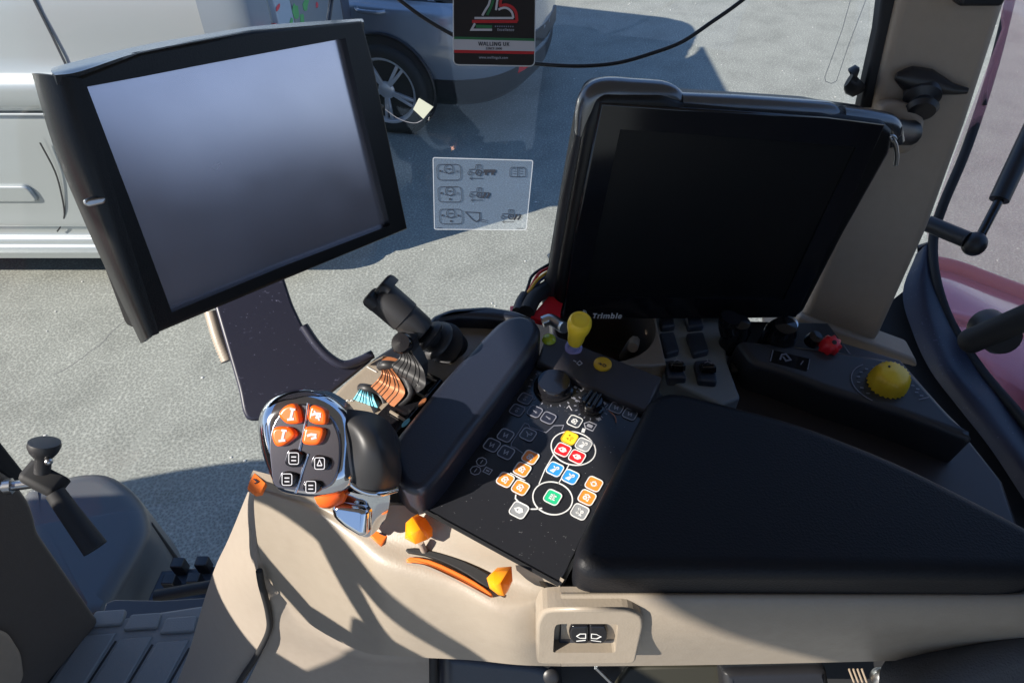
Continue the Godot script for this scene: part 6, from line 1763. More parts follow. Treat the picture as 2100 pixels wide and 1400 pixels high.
func window_items() -> void:
	var nz := Vector3(0, 0.2639, 0.9646)
	# safety sticker on the glass
	var w := thing("safety_sticker", "clear rectangular sticker with tractor pictograms on the side window", "sticker")
	var mb := MB.new()
	slab(mb, rounded([Vector3(-0.1111, 2.0225, -0.8654), Vector3(0.0301, 2.0185, -0.8643), Vector3(0.0215, 1.9193, -0.8371), Vector3(-0.1149, 1.92, -0.8373)], 0.003), nz, 0.0008, 0.0002, 1)
	obj("film", mb, M.clear_film, w)
	mb = MB.new()
	line(mb, rounded([Vector3(-0.1105, 2.0217, -0.8654), Vector3(0.0294, 2.0178, -0.8643), Vector3(0.0208, 1.9199, -0.8375), Vector3(-0.1142, 1.9206, -0.8377)], 0.003), 0.0011, nz, true)
	obj("film_edge", mb, M.film_edge, w)
	mb = MB.new()
	var o: Vector3 = Vector3(-0.1148, 1.9205, -0.8366)
	var tl: Vector3 = Vector3(-0.111, 2.0229, -0.8647)
	var tr: Vector3 = Vector3(0.03, 2.0189, -0.8636)
	var gx := Vector3.RIGHT
	var gy := nz.cross(gx)
	var W: float = (tr - tl).length()
	var H: float = (tl - o).length()
	for k in 3:
		var cx := W * 0.18
		var cy: float = H * [0.80, 0.50, 0.19][k]
		var hw := W * 0.118
		var hh := H * 0.105
		var c: Vector3 = o + gx * cx + gy * cy
		line(mb, rounded([c + gx * hw + gy * hh, c - gx * hw + gy * hh, c - gx * hw - gy * hh, c + gx * hw - gy * hh], 0.006, 4), 0.0007, nz, true)
		var q := []
		for i in 16:
			q.append(c + gx * cos(TAU * i / 16.0) * 0.0062 + gy * (sin(TAU * i / 16.0) * 0.0062 + hh * 0.42))
		line(mb, q, 0.0008, nz, true)
		line(mb, [c - gx * 0.003 + gy * hh * 0.42, c + gx * 0.003 + gy * hh * 0.44], 0.0014, nz)
		for e in [-2, -1, 0, 1, 2]:
			line(mb, [c + gx * (e * 0.0030 - 0.001) - gy * hh * (0.16 - 0.06 * absf(e)), c + gx * (e * 0.0030 + 0.001) - gy * hh * (0.16 - 0.06 * absf(e))], 0.0012, nz)
		var dots := [[-0.70, 0.15]]
		if k > 0:
			dots.append([0.0, -0.62])
		if k == 2:
			dots.append([0.68, 0.12])
		for dd in dots:
			var z: Vector3 = c + gx * hw * dd[0] + gy * hh * dd[1]
			line(mb, [z - gx * 0.0014, z + gx * 0.0014], 0.0028, nz)
		if k < 2:
			q = []
			for i in 10:
				q.append(c + gx * (hw * 0.68 + cos(TAU * i / 10.0) * 0.0014) + gy * (hh * 0.12 + sin(TAU * i / 10.0) * 0.0014))
			line(mb, q, 0.0004, nz, true)
	tractor_mark(mb, W * 0.365, H * 0.755, 0.00385, 0)
	tractor_mark(mb, W * 0.375, H * 0.455, 0.0036, 1)
	tractor_mark(mb, W * 0.695, H * 0.15, 0.0036, 1)
	# open book and plough share
	var bc := o + gx * W * 0.87 + gy * H * 0.81
	for s in [-1, 1]:
		line(mb, [bc - gy * 0.007, bc + gy * 0.006, bc + gx * s * 0.0085 + gy * 0.006, bc + gx * s * 0.011 + gy * 0.003, bc + gx * s * 0.011 - gy * 0.007, bc - gy * 0.0075], 0.0007, nz)
		for i in 3:
			line(mb, [bc + gx * s * 0.002 + gy * (0.004 - 0.0035 * i), bc + gx * s * 0.0075 + gy * (0.004 - 0.0035 * i)], 0.0004, nz)
	var sc := o + gx * W * 0.43 + gy * H * 0.19
	line(mb, [sc + gx * -0.014 + gy * 0.007, sc + gx * 0.007 + gy * 0.006, sc + gx * 0.007 - gy * 0.004, sc + gx * 0.002 - gy * 0.008, sc - gx * 0.003 - gy * 0.005], 0.0012, nz, true)
	line(mb, [sc + gx * 0.006 - gy * 0.004, sc + gx * 0.018 - gy * 0.006], 0.0007, nz)
	line(mb, [sc + gx * 0.005 - gy * 0.006, sc + gx * 0.017 - gy * 0.009], 0.0007, nz)
	line(mb, [o + gx * W * 0.03 + gy * H * 0.03, o + gx * W * 0.08 + gy * H * 0.03], 0.0006, nz)
	line(mb, [o + gx * W * 0.86 + gy * H * 0.02, o + gx * W * 0.93 + gy * H * 0.02], 0.0006, nz)
	obj("pictogram", mb, M.ink, w)
	# hanging card
	w = thing("hanging_card", "black hanging card with green, silver and red bands at the top", "card")
	var cn := Vector3(-0.0354, 0.6144, 0.7882)
	mb = MB.new()
	slab(mb, rounded([Vector3(-0.0614, 2.3117, -0.8133), Vector3(0.025, 2.3125, -0.81), Vector3(0.0234, 2.2063, -0.7273), Vector3(-0.062, 2.2063, -0.7312)], 0.005, 5), cn, 0.0012, 0.0003, 1, 0.0011)
	obj("card_edge", mb, M.white_print, w)
	mb = MB.new()
	slab(mb, rounded([Vector3(-0.0613, 2.3119, -0.8126), Vector3(0.0249, 2.3126, -0.8093), Vector3(0.0234, 2.2066, -0.7267), Vector3(-0.062, 2.2066, -0.7306)], 0.005, 5), cn, 0.0008, 0.0002, 1)
	obj("card", mb, M.card_black, w)
	mb = MB.new()
	slab(mb, [Vector3(-0.0617, 2.2288, -0.7475), Vector3(0.0238, 2.2283, -0.7433), Vector3(0.0238, 2.2263, -0.7417), Vector3(-0.0617, 2.2268, -0.746)], cn, 0.0004, 0.0001, 1)
	obj("green_band", mb, M.card_green, w)
	mb = MB.new()
	slab(mb, [Vector3(-0.0617, 2.2268, -0.746), Vector3(0.0238, 2.2263, -0.7417), Vector3(0.0238, 2.2181, -0.7353), Vector3(-0.0618, 2.2182, -0.7392)], cn, 0.0004, 0.0001, 1)
	obj("silver_band", mb, M.card_silver, w)
	mb = MB.new()
	slab(mb, [Vector3(-0.0618, 2.2182, -0.7392), Vector3(0.0238, 2.2181, -0.7353), Vector3(0.0233, 2.2157, -0.7335), Vector3(-0.0619, 2.2158, -0.7374)], cn, 0.0004, 0.0001, 1)
	obj("red_band", mb, M.card_red, w)
	mb = MB.new()
	line(mb, catmull([Vector3(-0.0211, 2.274, -0.781), Vector3(-0.0216, 2.2632, -0.7726), Vector3(-0.0232, 2.2585, -0.769), Vector3(-0.0247, 2.2546, -0.7661), Vector3(-0.0279, 2.2507, -0.7631), Vector3(-0.0315, 2.2459, -0.7596)], 3), 0.0022, cn, false, 0.0003)
	line(mb, [Vector3(-0.0154, 2.2702, -0.7778), Vector3(-0.0154, 2.2586, -0.7688), Vector3(-0.017, 2.2504, -0.7625)], 0.0022, cn, false, 0.0003)
	line(mb, catmull([Vector3(-0.0144, 2.2508, -0.7627), Vector3(-0.0113, 2.252, -0.7635), Vector3(-0.0072, 2.2525, -0.7636), Vector3(-0.0031, 2.2513, -0.7626), Vector3(0, 2.2487, -0.7603), Vector3(0.0015, 2.2444, -0.7569)], 3), 0.0022, cn, false, 0.0003)
	line(mb, [Vector3(0.0015, 2.2444, -0.7569), Vector3(-0.0103, 2.2442, -0.7574), Vector3(-0.0398, 2.2439, -0.7584)], 0.0022, cn, false, 0.0003)
	line(mb, [Vector3(-0.0393, 2.2396, -0.755), Vector3(-0.043, 2.2345, -0.7512), Vector3(-0.0212, 2.2347, -0.7504)], 0.0022, cn, false, 0.0003)
	obj("number_outline", mb, M.card_silver, w)
	mb = MB.new()
	line(mb, catmull([Vector3(-0.0185, 2.274, -0.7809), Vector3(-0.019, 2.2624, -0.7719), Vector3(-0.0206, 2.2562, -0.7671), Vector3(-0.0232, 2.2515, -0.7636), Vector3(-0.0263, 2.2464, -0.7598)], 3), 0.0026, cn, false, 0.0003)
	line(mb, [Vector3(-0.0383, 2.2373, -0.7532), Vector3(-0.0212, 2.2371, -0.7523)], 0.0032, cn, false, 0.0003)
	obj("green_stroke", mb, M.card_green, w)
	mb = MB.new()
	line(mb, catmull([Vector3(-0.0108, 2.2702, -0.7776), Vector3(-0.0113, 2.2606, -0.7701), Vector3(-0.0124, 2.2543, -0.7653), Vector3(-0.0072, 2.2548, -0.7654), Vector3(-0.0015, 2.2537, -0.7643), Vector3(0.0026, 2.251, -0.7621), Vector3(0.0046, 2.2472, -0.759), Vector3(0.0052, 2.2417, -0.7547)], 3), 0.0030, cn, false, 0.0003)
	line(mb, [Vector3(0.0057, 2.2417, -0.7547), Vector3(-0.0103, 2.2415, -0.7552), Vector3(-0.0424, 2.2411, -0.7564)], 0.0030, cn, false, 0.0003)
	obj("red_stroke", mb, M.card_red, w)
	var sf := SystemFont.new()
	sf.font_names = PackedStringArray(["Droid Sans"])
	sf.font_weight = 700
	var cx := (Vector3(0, 2.2353, -0.7504) - Vector3(-0.0362, 2.2352, -0.752)).normalized()
	for k in 4:
		var tm := TextMesh.new()
		tm.text = ["WALLING UK", "SINCE 2000", "www.wallinguk.com", "Excellence"][k]
		tm.font = sf
		tm.font_size = 32
		tm.pixel_size = [0.000170, 0.000070, 0.000092, 0.000112][k]
		tm.depth = 0.0002
		var o2 := obj("printed_text", tm, [M.ink, M.ink, M.grey_print, M.grey_print][k], w)
		var at: Vector3 = [Vector3(-0.0192, 2.2235, -0.7412), Vector3(-0.0192, 2.2198, -0.7383), Vector3(-0.0197, 2.2124, -0.7327), Vector3(-0.0067, 2.235, -0.7497)][k]
		o2.transform = Transform3D(Basis(cx, cn.cross(cx), cn), at)
	mb = MB.new()
	for i in 9:
		line(mb, [Vector3(-0.0181, 2.2375, -0.7525) + cx * i * 0.0023, Vector3(-0.0181, 2.2375, -0.7525) + cx * (i * 0.0023 + 0.0013)], 0.0014, cn)
	obj("small_print", mb, M.dim_print, w)
	# cables strung across the window
	mb = MB.new()
	tube(mb, [Vector3(-0.148, 2.2673, -0.804), Vector3(-0.1258, 2.2544, -0.7915), Vector3(-0.1011, 2.2389, -0.7836), Vector3(-0.0777, 2.2264, -0.7784), Vector3(-0.0539, 2.2153, -0.7746), Vector3(-0.0217, 2.2025, -0.7692), Vector3(0.0109, 2.1962, -0.7632), Vector3(0.0434, 2.1935, -0.7605), Vector3(0.0814, 2.1927, -0.7598), Vector3(0.1194, 2.1954, -0.7624), Vector3(0.1574, 2.2032, -0.7699), Vector3(0.1888, 2.2141, -0.7735), Vector3(0.2196, 2.2314, -0.7833), Vector3(0.2448, 2.2466, -0.791), Vector3(0.2696, 2.2635, -0.8004)], 0.0022, 8, 5)
	var cbl := obj("hanging_cable", mb, M.black)
	tag(cbl, "thin black cable sagging across the top of the window behind the card", "cable")
	mb = MB.new()
	tube(mb, [Vector3(-0.1673, 2.2955, -0.6922), Vector3(-0.1691, 2.2856, -0.6827), Vector3(-0.1683, 2.2792, -0.6626), Vector3(-0.1674, 2.2732, -0.6429)], 0.0017, 8, 3)
	tube(mb, [Vector3(-0.1709, 2.2939, -0.6976), Vector3(-0.1718, 2.2839, -0.688), Vector3(-0.1705, 2.2775, -0.6679), Vector3(-0.1692, 2.2732, -0.6429)], 0.0017, 8, 3)
	cbl = obj("monitor_cable", mb, M.black)
	tag(cbl, "pair of black leads running up from the touchscreen monitor's top edge", "cable")
	# paper tag on a string
	w = thing("paper_tag", "small white paper tag on a string in front of the alloy wheel", "tag")
	mb = MB.new()
	slab(mb, [Vector3(-0.1248, 2.0992, -0.8843), Vector3(-0.1058, 2.0883, -0.8813), Vector3(-0.1206, 2.073, -0.8771), Vector3(-0.1336, 2.0853, -0.8805)], nz, 0.001, 0.0002, 1)
	obj("label", mb, M.paper, w)
	mb = MB.new()
	tube(mb, [Vector3(-0.1708, 2.0861, -0.8786), Vector3(-0.1572, 2.0763, -0.876), Vector3(-0.1444, 2.0708, -0.8744), Vector3(-0.1313, 2.0689, -0.8739), Vector3(-0.1217, 2.0726, -0.875)], 0.00028, 6, 4)
	obj("string", mb, M.grey_print, w)
	mb = MB.new()
	line(mb, [Vector3(0.4251, 2.2158, -0.9141), Vector3(0.4225, 2.1809, -0.9046), Vector3(0.4127, 2.1255, -0.8894), Vector3(0.4152, 2.1202, -0.888), Vector3(0.4235, 2.1178, -0.8873), Vector3(0.4292, 2.1208, -0.8881), Vector3(0.4347, 2.1615, -0.8993), Vector3(0.4446, 2.2158, -0.9141)], 0.0006, nz, false, 0.0002)
	var ft := obj("glass_outline_mark", mb, M.grey_print)
	tag(ft, "thin long outline mark on the window glass beside the pillar", "marking")

func front_corner() -> void:
	# brown front trim panel with its lever, at the lower left
	var w := thing("front_trim_panel", "dark brown front trim panel at the lower left corner", "trim panel")
	var dn := Vector3(0.9293, 0, 0.3694)
	var mb := MB.new()
	slab(mb, rounded([Vector3(-0.7217, 1.7602, -0.5509), Vector3(-0.7151, 1.6744, -0.5673), Vector3(-0.7164, 1.6227, -0.564), Vector3(-0.7193, 1.5942, -0.5568), Vector3(-0.723, 1.568, -0.5476), Vector3(-0.7317, 1.2991, -0.5256), Vector3(-0.7723, 1.3, -0.4234), Vector3(-0.7907, 1.2808, -0.3771), Vector3(-0.8156, 1.4209, -0.3146)], 0.012, 3), dn, 0.03, 0.008, 3)
	obj("panel", mb, M.taupe, w)
	mb = MB.new()
	slab(mb, [Vector3(-0.7203, 1.7942, -0.5814), Vector3(-0.7168, 1.7355, -0.5903), Vector3(-0.7174, 1.6667, -0.5887), Vector3(-0.722, 1.654, -0.5771), Vector3(-0.725, 1.6711, -0.5695), Vector3(-0.7299, 1.7517, -0.5572)], dn, 0.03, 0.004)
	obj("seal", mb, M.black_matt, w)
	mb = MB.new()
	slab(mb, rounded([Vector3(-0.7597, 1.4988, -0.428), Vector3(-0.7573, 1.4676, -0.434), Vector3(-0.7606, 1.4155, -0.4257), Vector3(-0.7684, 1.3691, -0.4063), Vector3(-0.7765, 1.3654, -0.3859), Vector3(-0.7882, 1.4119, -0.3565)], 0.01), dn, 0.02, 0.006)
	obj("lower_bracket", mb, M.pillar, w)
	w = thing("door_latch_lever", "black latch lever with round rubber knob beside the brown trim panel", "lever")
	mb = MB.new()
	tube(mb, [Vector3(-0.6231, 1.7058, -0.5259), Vector3(-0.6045, 1.6867, -0.5075), Vector3(-0.568, 1.6509, -0.4729)], 0.022, 14, 1, false, [0.0125, 0.0135, 0.0135, 0.016])
	obj("arm", mb, M.black_matt, w)
	mb = MB.new()
	box(mb, Vector3(-0.6459, 1.7094, -0.5433), Basis(Vector3(0.86, -0.45, 0.25).normalized(), Vector3(0.4, 0.8, 0.3).normalized(), Vector3(-0.33, -0.16, 0.9).normalized()).orthonormalized(), Vector3(0.056, 0.030, 0.030), 0.009)
	obj("hinge_block", mb, M.black_matt, w)
	mb = MB.new()
	var kb: Vector3 = Vector3(-0.6404, 1.7259, -0.5453)
	var ka: Vector3 = Vector3(-0.6309, 1.7607, -0.565)
	var n := (ka - kb).length()
	lathe(mb, [Vector2(0.010, 0), Vector2(0.010, n * 0.5), Vector2(0.017, n * 0.75), Vector2(0.0200, n * 0.95), Vector2(0.019, n * 1.1), Vector2(0.012, n * 1.12), Vector2(0, n * 1.12)], along(kb, ka - kb), 28)
	obj("knob", mb, M.rubber, w)
	mb = MB.new()
	ball(mb, Vector3(-0.6215, 1.7487, -0.5465), Basis.from_scale(Vector3.ONE * 0.0052))
	obj("bolt", mb, M.steel, w)
	mb = MB.new()
	lathe(mb, [Vector2(0.007, -0.03), Vector2(0.007, 0.0), Vector2(0.011, 0.001), Vector2(0.011, 0.010), Vector2(0.006, 0.011), Vector2(0.006, 0.022), Vector2(0, 0.022)], along(Vector3(-0.6802, 1.7125, -0.5324), Vector3(-0.9, 0.05, 0.2)), 6)
	obj("hex_bolt", mb, M.steel, w)
	# rounded tool box outside below the window
	w = thing("step_box", "dark blue-black rounded box with ribbed side outside below the window", "box")
	mb = MB.new()
	var top := catmull([Vector3(-1.2841, 0.98, -1.0066), Vector3(-1.2392, 0.98, -1.0444), Vector3(-1.1754, 0.98, -1.0739), Vector3(-1.0977, 0.98, -1.0755), Vector3(-1.0231, 0.98, -1.0368), Vector3(-0.9573, 0.98, -0.9772), Vector3(-0.9175, 0.98, -0.9066), Vector3(-0.9131, 0.98, -0.84), Vector3(-0.9235, 0.98, -0.7648), Vector3(-0.9326, 0.98, -0.7058), Vector3(-0.9455, 0.98, -0.6719), Vector3(-1.0611, 0.98, -0.7528), Vector3(-1.1873, 0.98, -0.8662)], 3, true)
	slab(mb, top, Vector3(0.05, 1, 0.1).normalized(), 0.30, 0.035, 8, 0.0, 0.04)
	obj("shell", mb, M.box_plastic, w)
	for i in 7:
		mb = MB.new()
		var a: Vector3 = Vector3(-0.9479, 0.93, -0.9435) + (Vector3(-0.9577, 0.93, -0.735) - Vector3(-0.9479, 0.93, -0.9435)) * (i / 6.5)
		tube(mb, [a + Vector3(0.01, 0.0, 0.0), a + Vector3(0.015, -0.18, 0.0)], 0.007, 6, 1)
		obj("rib", mb, M.black, w)
	mb = MB.new()
	tube(mb, [Vector3(-0.9438, 0.95, -0.9557), Vector3(-0.9363, 0.95, -0.8698), Vector3(-0.9424, 0.95, -0.7676)], 0.003, 6, 2)
	obj("bright_line", mb, M.grey_paint, w)
	# access step outside
	w = thing("access_step", "black access step with raised grip teeth outside the lower left of the window", "step")
	mb = MB.new()
	slab(mb, [Vector3(-0.8841, 0.9, -0.749), Vector3(-0.879, 0.9, -0.8309), Vector3(-0.6048, 0.9, -0.8572), Vector3(-0.5791, 0.9, -0.7551)], Vector3.UP, 0.04, 0.004)
	obj("tread", mb, M.switch, w)
	for i in 2:
		for k in 5:
			mb = MB.new()
			box(mb, [Vector3(-0.832, 0.92, -0.7875), Vector3(-0.8258, 0.92, -0.8308)][i] + Vector3(0.058 * k, 0, -0.004 * k), Basis.IDENTITY, Vector3(0.030, 0.045, 0.025), 0.004)
			obj("grip_tooth", mb, M.black, w)
	mb = MB.new()
	tube(mb, [Vector3(-0.82, 0.99, -0.7219), Vector3(-0.6973, 1, -0.7405), Vector3(-0.5562, 1, -0.7607)], 0.014, 8, 1)
	obj("front_bar", mb, M.black_matt, w)
	mb = MB.new()
	slab(mb, [Vector3(-0.7562, 1.27, -0.5749), Vector3(-0.7413, 1.27, -0.5824), Vector3(-0.6542, 1.27, -0.5805), Vector3(-0.5383, 1.27, -0.588), Vector3(-0.4144, 1.27, -0.6043), Vector3(-0.4078, 1.27, -0.5758), Vector3(-0.564, 1.27, -0.5546), Vector3(-0.7494, 1.27, -0.5383)], Vector3.UP, 0.05, 0.004)
	obj("door_sill", mb, M.switch, w)

func small_things() -> void:
	# beige seat pedestal covers below the console
	var w := thing("pedestal_cover", "beige grey moulded cover below the console's front end", "trim cover")
	var mb := MB.new()
	sheet(mb, [[Vector3(-0.2478, 1.9541, -0.3626), Vector3(-0.2369, 1.9699, -0.35), Vector3(-0.2282, 1.9809, -0.3397)], [Vector3(-0.291, 1.8681, -0.3629), Vector3(-0.2602, 1.9008, -0.3389), Vector3(-0.2339, 1.9278, -0.3162)], [Vector3(-0.3268, 1.7998, -0.3665), Vector3(-0.2785, 1.8487, -0.3303), Vector3(-0.2377, 1.8862, -0.304)], [Vector3(-0.3646, 1.7182, -0.3572), Vector3(-0.3013, 1.7673, -0.3212), Vector3(-0.2469, 1.8143, -0.2971)], [Vector3(-0.418, 1.5993, -0.3536), Vector3(-0.34, 1.673, -0.3135), Vector3(-0.2839, 1.7266, -0.2958)], [Vector3(-0.475, 1.4837, -0.3393), Vector3(-0.4023, 1.5541, -0.3099), Vector3(-0.3439, 1.61, -0.2944)]], 5, 0.012, Vector3(-0.3, 0.3, 0.8))
	obj("outer_cover", mb, M.beige_grey, w)
	mb = MB.new()
	tube(mb, [Vector3(-0.2324, 1.913, -0.3048), Vector3(-0.2342, 1.8929, -0.3007), Vector3(-0.2393, 1.8435, -0.2975), Vector3(-0.25, 1.7997, -0.2969), Vector3(-0.2798, 1.7368, -0.2944), Vector3(-0.3109, 1.6796, -0.2921), Vector3(-0.3397, 1.6186, -0.2888)], 0.0032, 8, 5)
	obj("rubber_seam", mb, M.black_matt, w)
	mb = MB.new()
	sheet(mb, [[Vector3(-0.233, 1.9406, -0.3286), Vector3(-0.2229, 1.9015, -0.3257), Vector3(-0.1962, 1.8573, -0.3107), Vector3(-0.1484, 1.8332, -0.2875), Vector3(-0.0754, 1.833, -0.2734)], [Vector3(-0.235, 1.8976, -0.3079), Vector3(-0.2263, 1.8703, -0.3094), Vector3(-0.1977, 1.8282, -0.2896), Vector3(-0.1481, 1.8033, -0.2725), Vector3(-0.076, 1.816, -0.2639)], [Vector3(-0.2437, 1.8253, -0.3007), Vector3(-0.2218, 1.8115, -0.2943), Vector3(-0.19, 1.7871, -0.2847), Vector3(-0.145, 1.7746, -0.2726), Vector3(-0.0789, 1.7803, -0.2642)], [Vector3(-0.2714, 1.7413, -0.303), Vector3(-0.2258, 1.744, -0.2917), Vector3(-0.1825, 1.7397, -0.2806), Vector3(-0.146, 1.7303, -0.2716), Vector3(-0.0823, 1.7379, -0.265)], [Vector3(-0.3379, 1.6036, -0.2882), Vector3(-0.2571, 1.6339, -0.2758), Vector3(-0.1975, 1.6427, -0.2704), Vector3(-0.1449, 1.6536, -0.2669), Vector3(-0.088, 1.6625, -0.2616)]], 5, 0.012, Vector3(0.1, 0.4, 0.8))
	obj("inner_cover", mb, M.beige_grey, w)
	# seat base below the console and the corner of the seat cushion
	w = thing("seat_base", "black seat base and slides in the shade below the console side", "seat base")
	mb = MB.new()
	slab(mb, rounded([Vector3(-0.0726, 1.8279, -0.2685), Vector3(0.0377, 1.8194, -0.2603), Vector3(0.0534, 1.7761, -0.2462), Vector3(0.05, 1.7332, -0.2326), Vector3(-0.075, 1.7332, -0.2326)], 0.02, 4), Vector3(0, 0.6, 0.8).normalized(), 0.05, 0.015, 4)
	obj("black_cover", mb, M.dusty, w)
	mb = MB.new()
	tube(mb, [Vector3(-0.0729, 1.8617, -0.2594), Vector3(-0.0759, 1.777, -0.2193)], 0.004, 6, 1)
	obj("gap_edge", mb, M.black_matt, w)
	mb = MB.new()
	slab(mb, [Vector3(-0.0874, 1.7686, -0.2946), Vector3(0.575, 1.7889, -0.2865), Vector3(0.6407, 1.6135, -0.2282), Vector3(-0.0971, 1.5908, -0.2341)], Vector3(0, 0.7, 0.7).normalized(), 0.02, 0.004)
	obj("base_plate", mb, M.black_matt, w)
	mb = MB.new()
	slab(mb, [Vector3(0.1131, 1.815, -0.256), Vector3(0.2027, 1.817, -0.258), Vector3(0.2186, 1.7761, -0.2462), Vector3(0.0887, 1.7512, -0.2361)], Vector3(0, 0.7, 0.7).normalized(), 0.01, 0.003)
	obj("olive_plate", mb, M.olive, w)
	mb = MB.new()
	tube(mb, [Vector3(0.0805, 1.8202, -0.2541), Vector3(0.1077, 1.7867, -0.2426)], 0.0022, 6, 1)
	obj("bright_rod", mb, M.steel, w)
	mb = MB.new()
	slab(mb, rounded([Vector3(0.1975, 1.8318, -0.2444), Vector3(0.2057, 1.8344, -0.247), Vector3(0.288, 1.8364, -0.2489), Vector3(0.2971, 1.8344, -0.247), Vector3(0.3111, 1.7906, -0.2324), Vector3(0.2074, 1.7906, -0.2324)], 0.006), Vector3(0, 0.7, 0.7).normalized(), 0.03, 0.008)
	obj("black_handle", mb, M.black, w)
	mb = MB.new()
	lathe(mb, [Vector2(0.006, 0.0), Vector2(0.0075, 0.002), Vector2(0.005, 0.004), Vector2(0, 0.004)], along(Vector3(0.0366, 1.8298, -0.2425), Vector3(0, 0.7, 0.7)), 20)
	obj("screw", mb, M.black, w)
	mb = MB.new()
	for i in 4:
		tube(mb, [Vector3(0.3163, 1.8344, -0.247) + Vector3(0.004 * i, 0, 0), Vector3(0.3234, 1.8206, -0.2406) + Vector3(0.004 * i, 0, 0)], 0.0010, 6, 1)
	obj("spring", mb, M.pillar, w)
	mb = MB.new()
	ball(mb, Vector3(0.3483, 1.8292, -0.2419), Basis.from_scale(Vector3(0.012, 0.009, 0.009)))
	obj("bright_cap", mb, M.steel, w)
	w = thing("driver_seat", "dark grey fabric driver's seat, its cushion corner at the lower right", "seat")
	mb = MB.new()
	slab(mb, rounded([Vector3(0.29, 1.9664, -0.1798), Vector3(0.325, 1.9826, -0.1954), Vector3(0.3679, 1.9939, -0.2063), Vector3(0.4571, 2.0062, -0.2183), Vector3(0.4643, 1.9317, -0.1463), Vector3(0.3036, 1.9317, -0.1463)], 0.03, 5), Vector3(-0.1, 0.75, 0.6).normalized(), 0.06, 0.016, 5)
	obj("cushion", mb, M.fabric, w)
	mb = MB.new()
	slab(mb, rounded([Vector3(0.62, 1.75, 0.42), Vector3(0.66, 2.35, 0.40), Vector3(0.68, 2.52, 0.30), Vector3(0.68, 2.52, -0.06), Vector3(0.66, 2.35, -0.16), Vector3(0.62, 1.75, -0.18)], 0.08), Vector3(-1, 0.08, 0), 0.14, 0.05, 5)
	obj("backrest", mb, M.fabric, w)
	# wiring loom and red rag beside the display
	w = thing("wiring_loom", "loose coloured wires rising behind the dark display's left edge", "wires")
	var cols := [M.black, M.wire_red, M.wire_yellow, M.wire_blue, M.wire_green]
	for i in 5:
		mb = MB.new()
		var q: Array = [[Vector3(0.0543, 2.0384, -0.6108), Vector3(0.0375, 2.0387, -0.5972), Vector3(0.0222, 2.0373, -0.5819), Vector3(0.0167, 2.0342, -0.565), Vector3(0.0113, 2.0294, -0.5465)], [Vector3(0.0543, 2.0361, -0.6085), Vector3(0.0418, 2.0376, -0.5961), Vector3(0.0296, 2.0392, -0.5837), Vector3(0.0209, 2.0357, -0.5664), Vector3(0.0123, 2.0313, -0.5483)], [Vector3(0.0536, 2.0391, -0.5976), Vector3(0.0402, 2.0407, -0.5852), Vector3(0.0271, 2.0402, -0.5708), Vector3(0.0185, 2.0383, -0.5551), Vector3(0.0102, 2.0356, -0.5455)], [Vector3(0.0539, 2.0345, -0.6), Vector3(0.0415, 2.0353, -0.5869), Vector3(0.0294, 2.0363, -0.5739), Vector3(0.0217, 2.0359, -0.5597), Vector3(0.0123, 2.0302, -0.5472)], [Vector3(0.0321, 2.0283, -0.5871), Vector3(0.0243, 2.0278, -0.5727), Vector3(0.0188, 2.0297, -0.5606), Vector3(0.0144, 2.0294, -0.5465)]][i]
		tube(mb, q, 0.0017, 7, 5)
		obj("wire", mb, cols[i], w)
	mb = MB.new()
	tube(mb, [Vector3(0.0581, 2.0354, -0.58), Vector3(0.0367, 2.0302, -0.5681), Vector3(0.0237, 2.0331, -0.5501), Vector3(0.015, 2.0353, -0.5244)], 0.0085, 10, 4)
	obj("braided_sleeve", mb, M.black_matt, w)
	mb = MB.new()
	tube(mb, [Vector3(0.0144, 2.0333, -0.553), Vector3(0.0092, 2.032, -0.542), Vector3(0.006, 2.032, -0.5281)], 0.0065, 10, 3)
	obj("taped_end", mb, M.rubber, w)
	mb = MB.new()
	box(mb, Vector3(0.0506, 2.034, -0.6204), Basis(Vector3(0.8, 0.5, -0.2).normalized(), Vector3(-0.5, 0.8, 0.2).normalized(), Vector3(0.26, -0.06, 0.96).normalized()).orthonormalized(), Vector3(0.018, 0.012, 0.01), 0.002)
	obj("connector", mb, M.grey_paint, w)
	w = thing("red_cover", "bright red plastic cover between the padded hoop and the dark display", "cover")
	mb = MB.new()
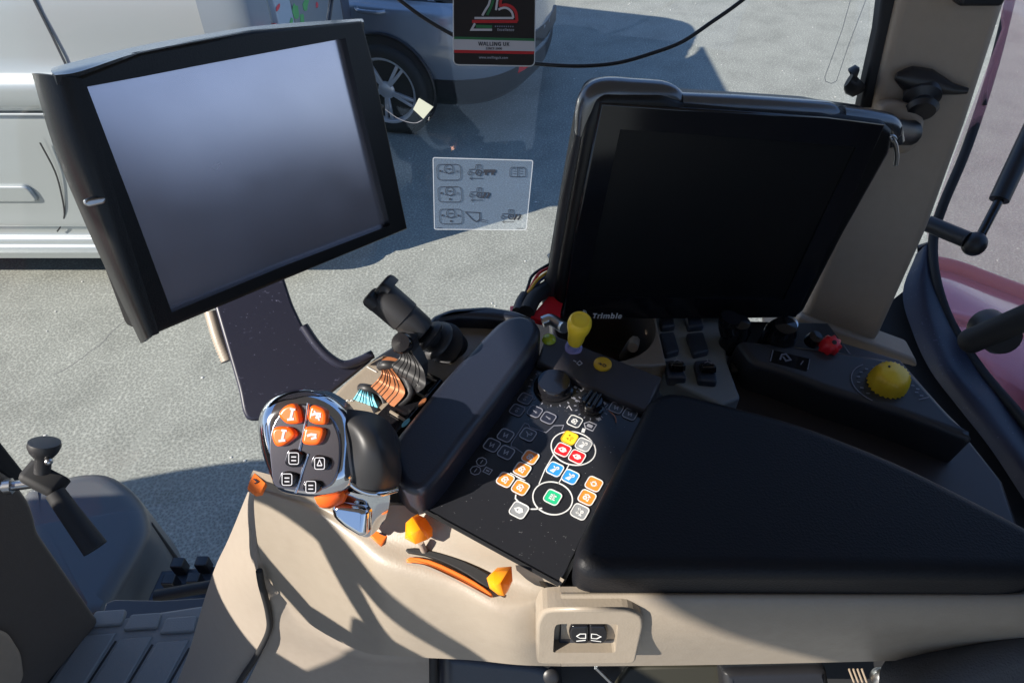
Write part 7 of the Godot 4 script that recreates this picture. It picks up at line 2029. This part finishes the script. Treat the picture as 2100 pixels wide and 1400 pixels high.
	sheet(mb, [[Vector3(0.041, 2.0249, -0.563), Vector3(0.0476, 2.024, -0.569), Vector3(0.0589, 2.0175, -0.5767)], [Vector3(0.0276, 2.0283, -0.5385), Vector3(0.0378, 2.0268, -0.537), Vector3(0.0514, 2.022, -0.5394)], [Vector3(0.02, 2.0324, -0.5216), Vector3(0.031, 2.0288, -0.5181), Vector3(0.0507, 2.0214, -0.5248)]], 4, 0.006, Vector3(-0.3, 0.6, 0.7))
	obj("shell", mb, M.red, w)
	mb = MB.new()
	sheet(mb, [[Vector3(-0.0021, 2.0265, -0.5436), Vector3(0.0051, 2.0272, -0.5444), Vector3(0.0113, 2.0257, -0.5429)], [Vector3(-0.002, 2.0287, -0.5319), Vector3(0.0051, 2.0287, -0.5319), Vector3(0.0112, 2.028, -0.5312)]], 3, 0.004, Vector3(-0.3, 0.6, 0.7))
	obj("flap", mb, M.red, w)
	mb = MB.new()
	tube(mb, [Vector3(0.0306, 2.0349, -0.51), Vector3(0.0394, 2.0366, -0.5118), Vector3(0.0489, 2.0354, -0.5036), Vector3(0.0525, 2.0374, -0.4986)], 0.006, 10, 4)
	obj("clear_lug", mb, M.steel, w)
	# orange hair on the keypad
	mb = MB.new()
	tube(mb, [Vector3(0.0863, 2.034, -0.3939), Vector3(0.0897, 2.034, -0.3894), Vector3(0.0914, 2.034, -0.385), Vector3(0.0913, 2.034, -0.3806)], 0.0004, 5, 4)
	var hr := obj("fibre", mb, M.copper)
	tag(hr, "tiny copper coloured fibre lying on the black keypad near the small knob", "fibre")
	# a few pale chippings on the asphalt
	var st := MultiMesh.new()
	st.transform_format = MultiMesh.TRANSFORM_3D
	mb = MB.new()
	ball(mb, Vector3.ZERO, Basis.IDENTITY, 6)
	st.mesh = mb.mesh()
	st.instance_count = 260
	for i in 260:
		var b := Basis(Vector3.UP, rng.randf() * TAU).scaled(Vector3(rng.randf_range(0.003, 0.009), 0.003, rng.randf_range(0.003, 0.008)))
		st.set_instance_transform(i, Transform3D(b, Vector3(rng.randf_range(-4.0, 5.0), 0.002, -rng.randf_range(1.4, 9.0))))
	var mi := MultiMeshInstance3D.new()
	mi.name = "gravel"
	mi.multimesh = st
	mi.material_override = M.stone
	add_child(mi)
	mi.set_meta("kind", "stuff")
	tag(mi, "loose pale chippings scattered over the asphalt", "gravel")
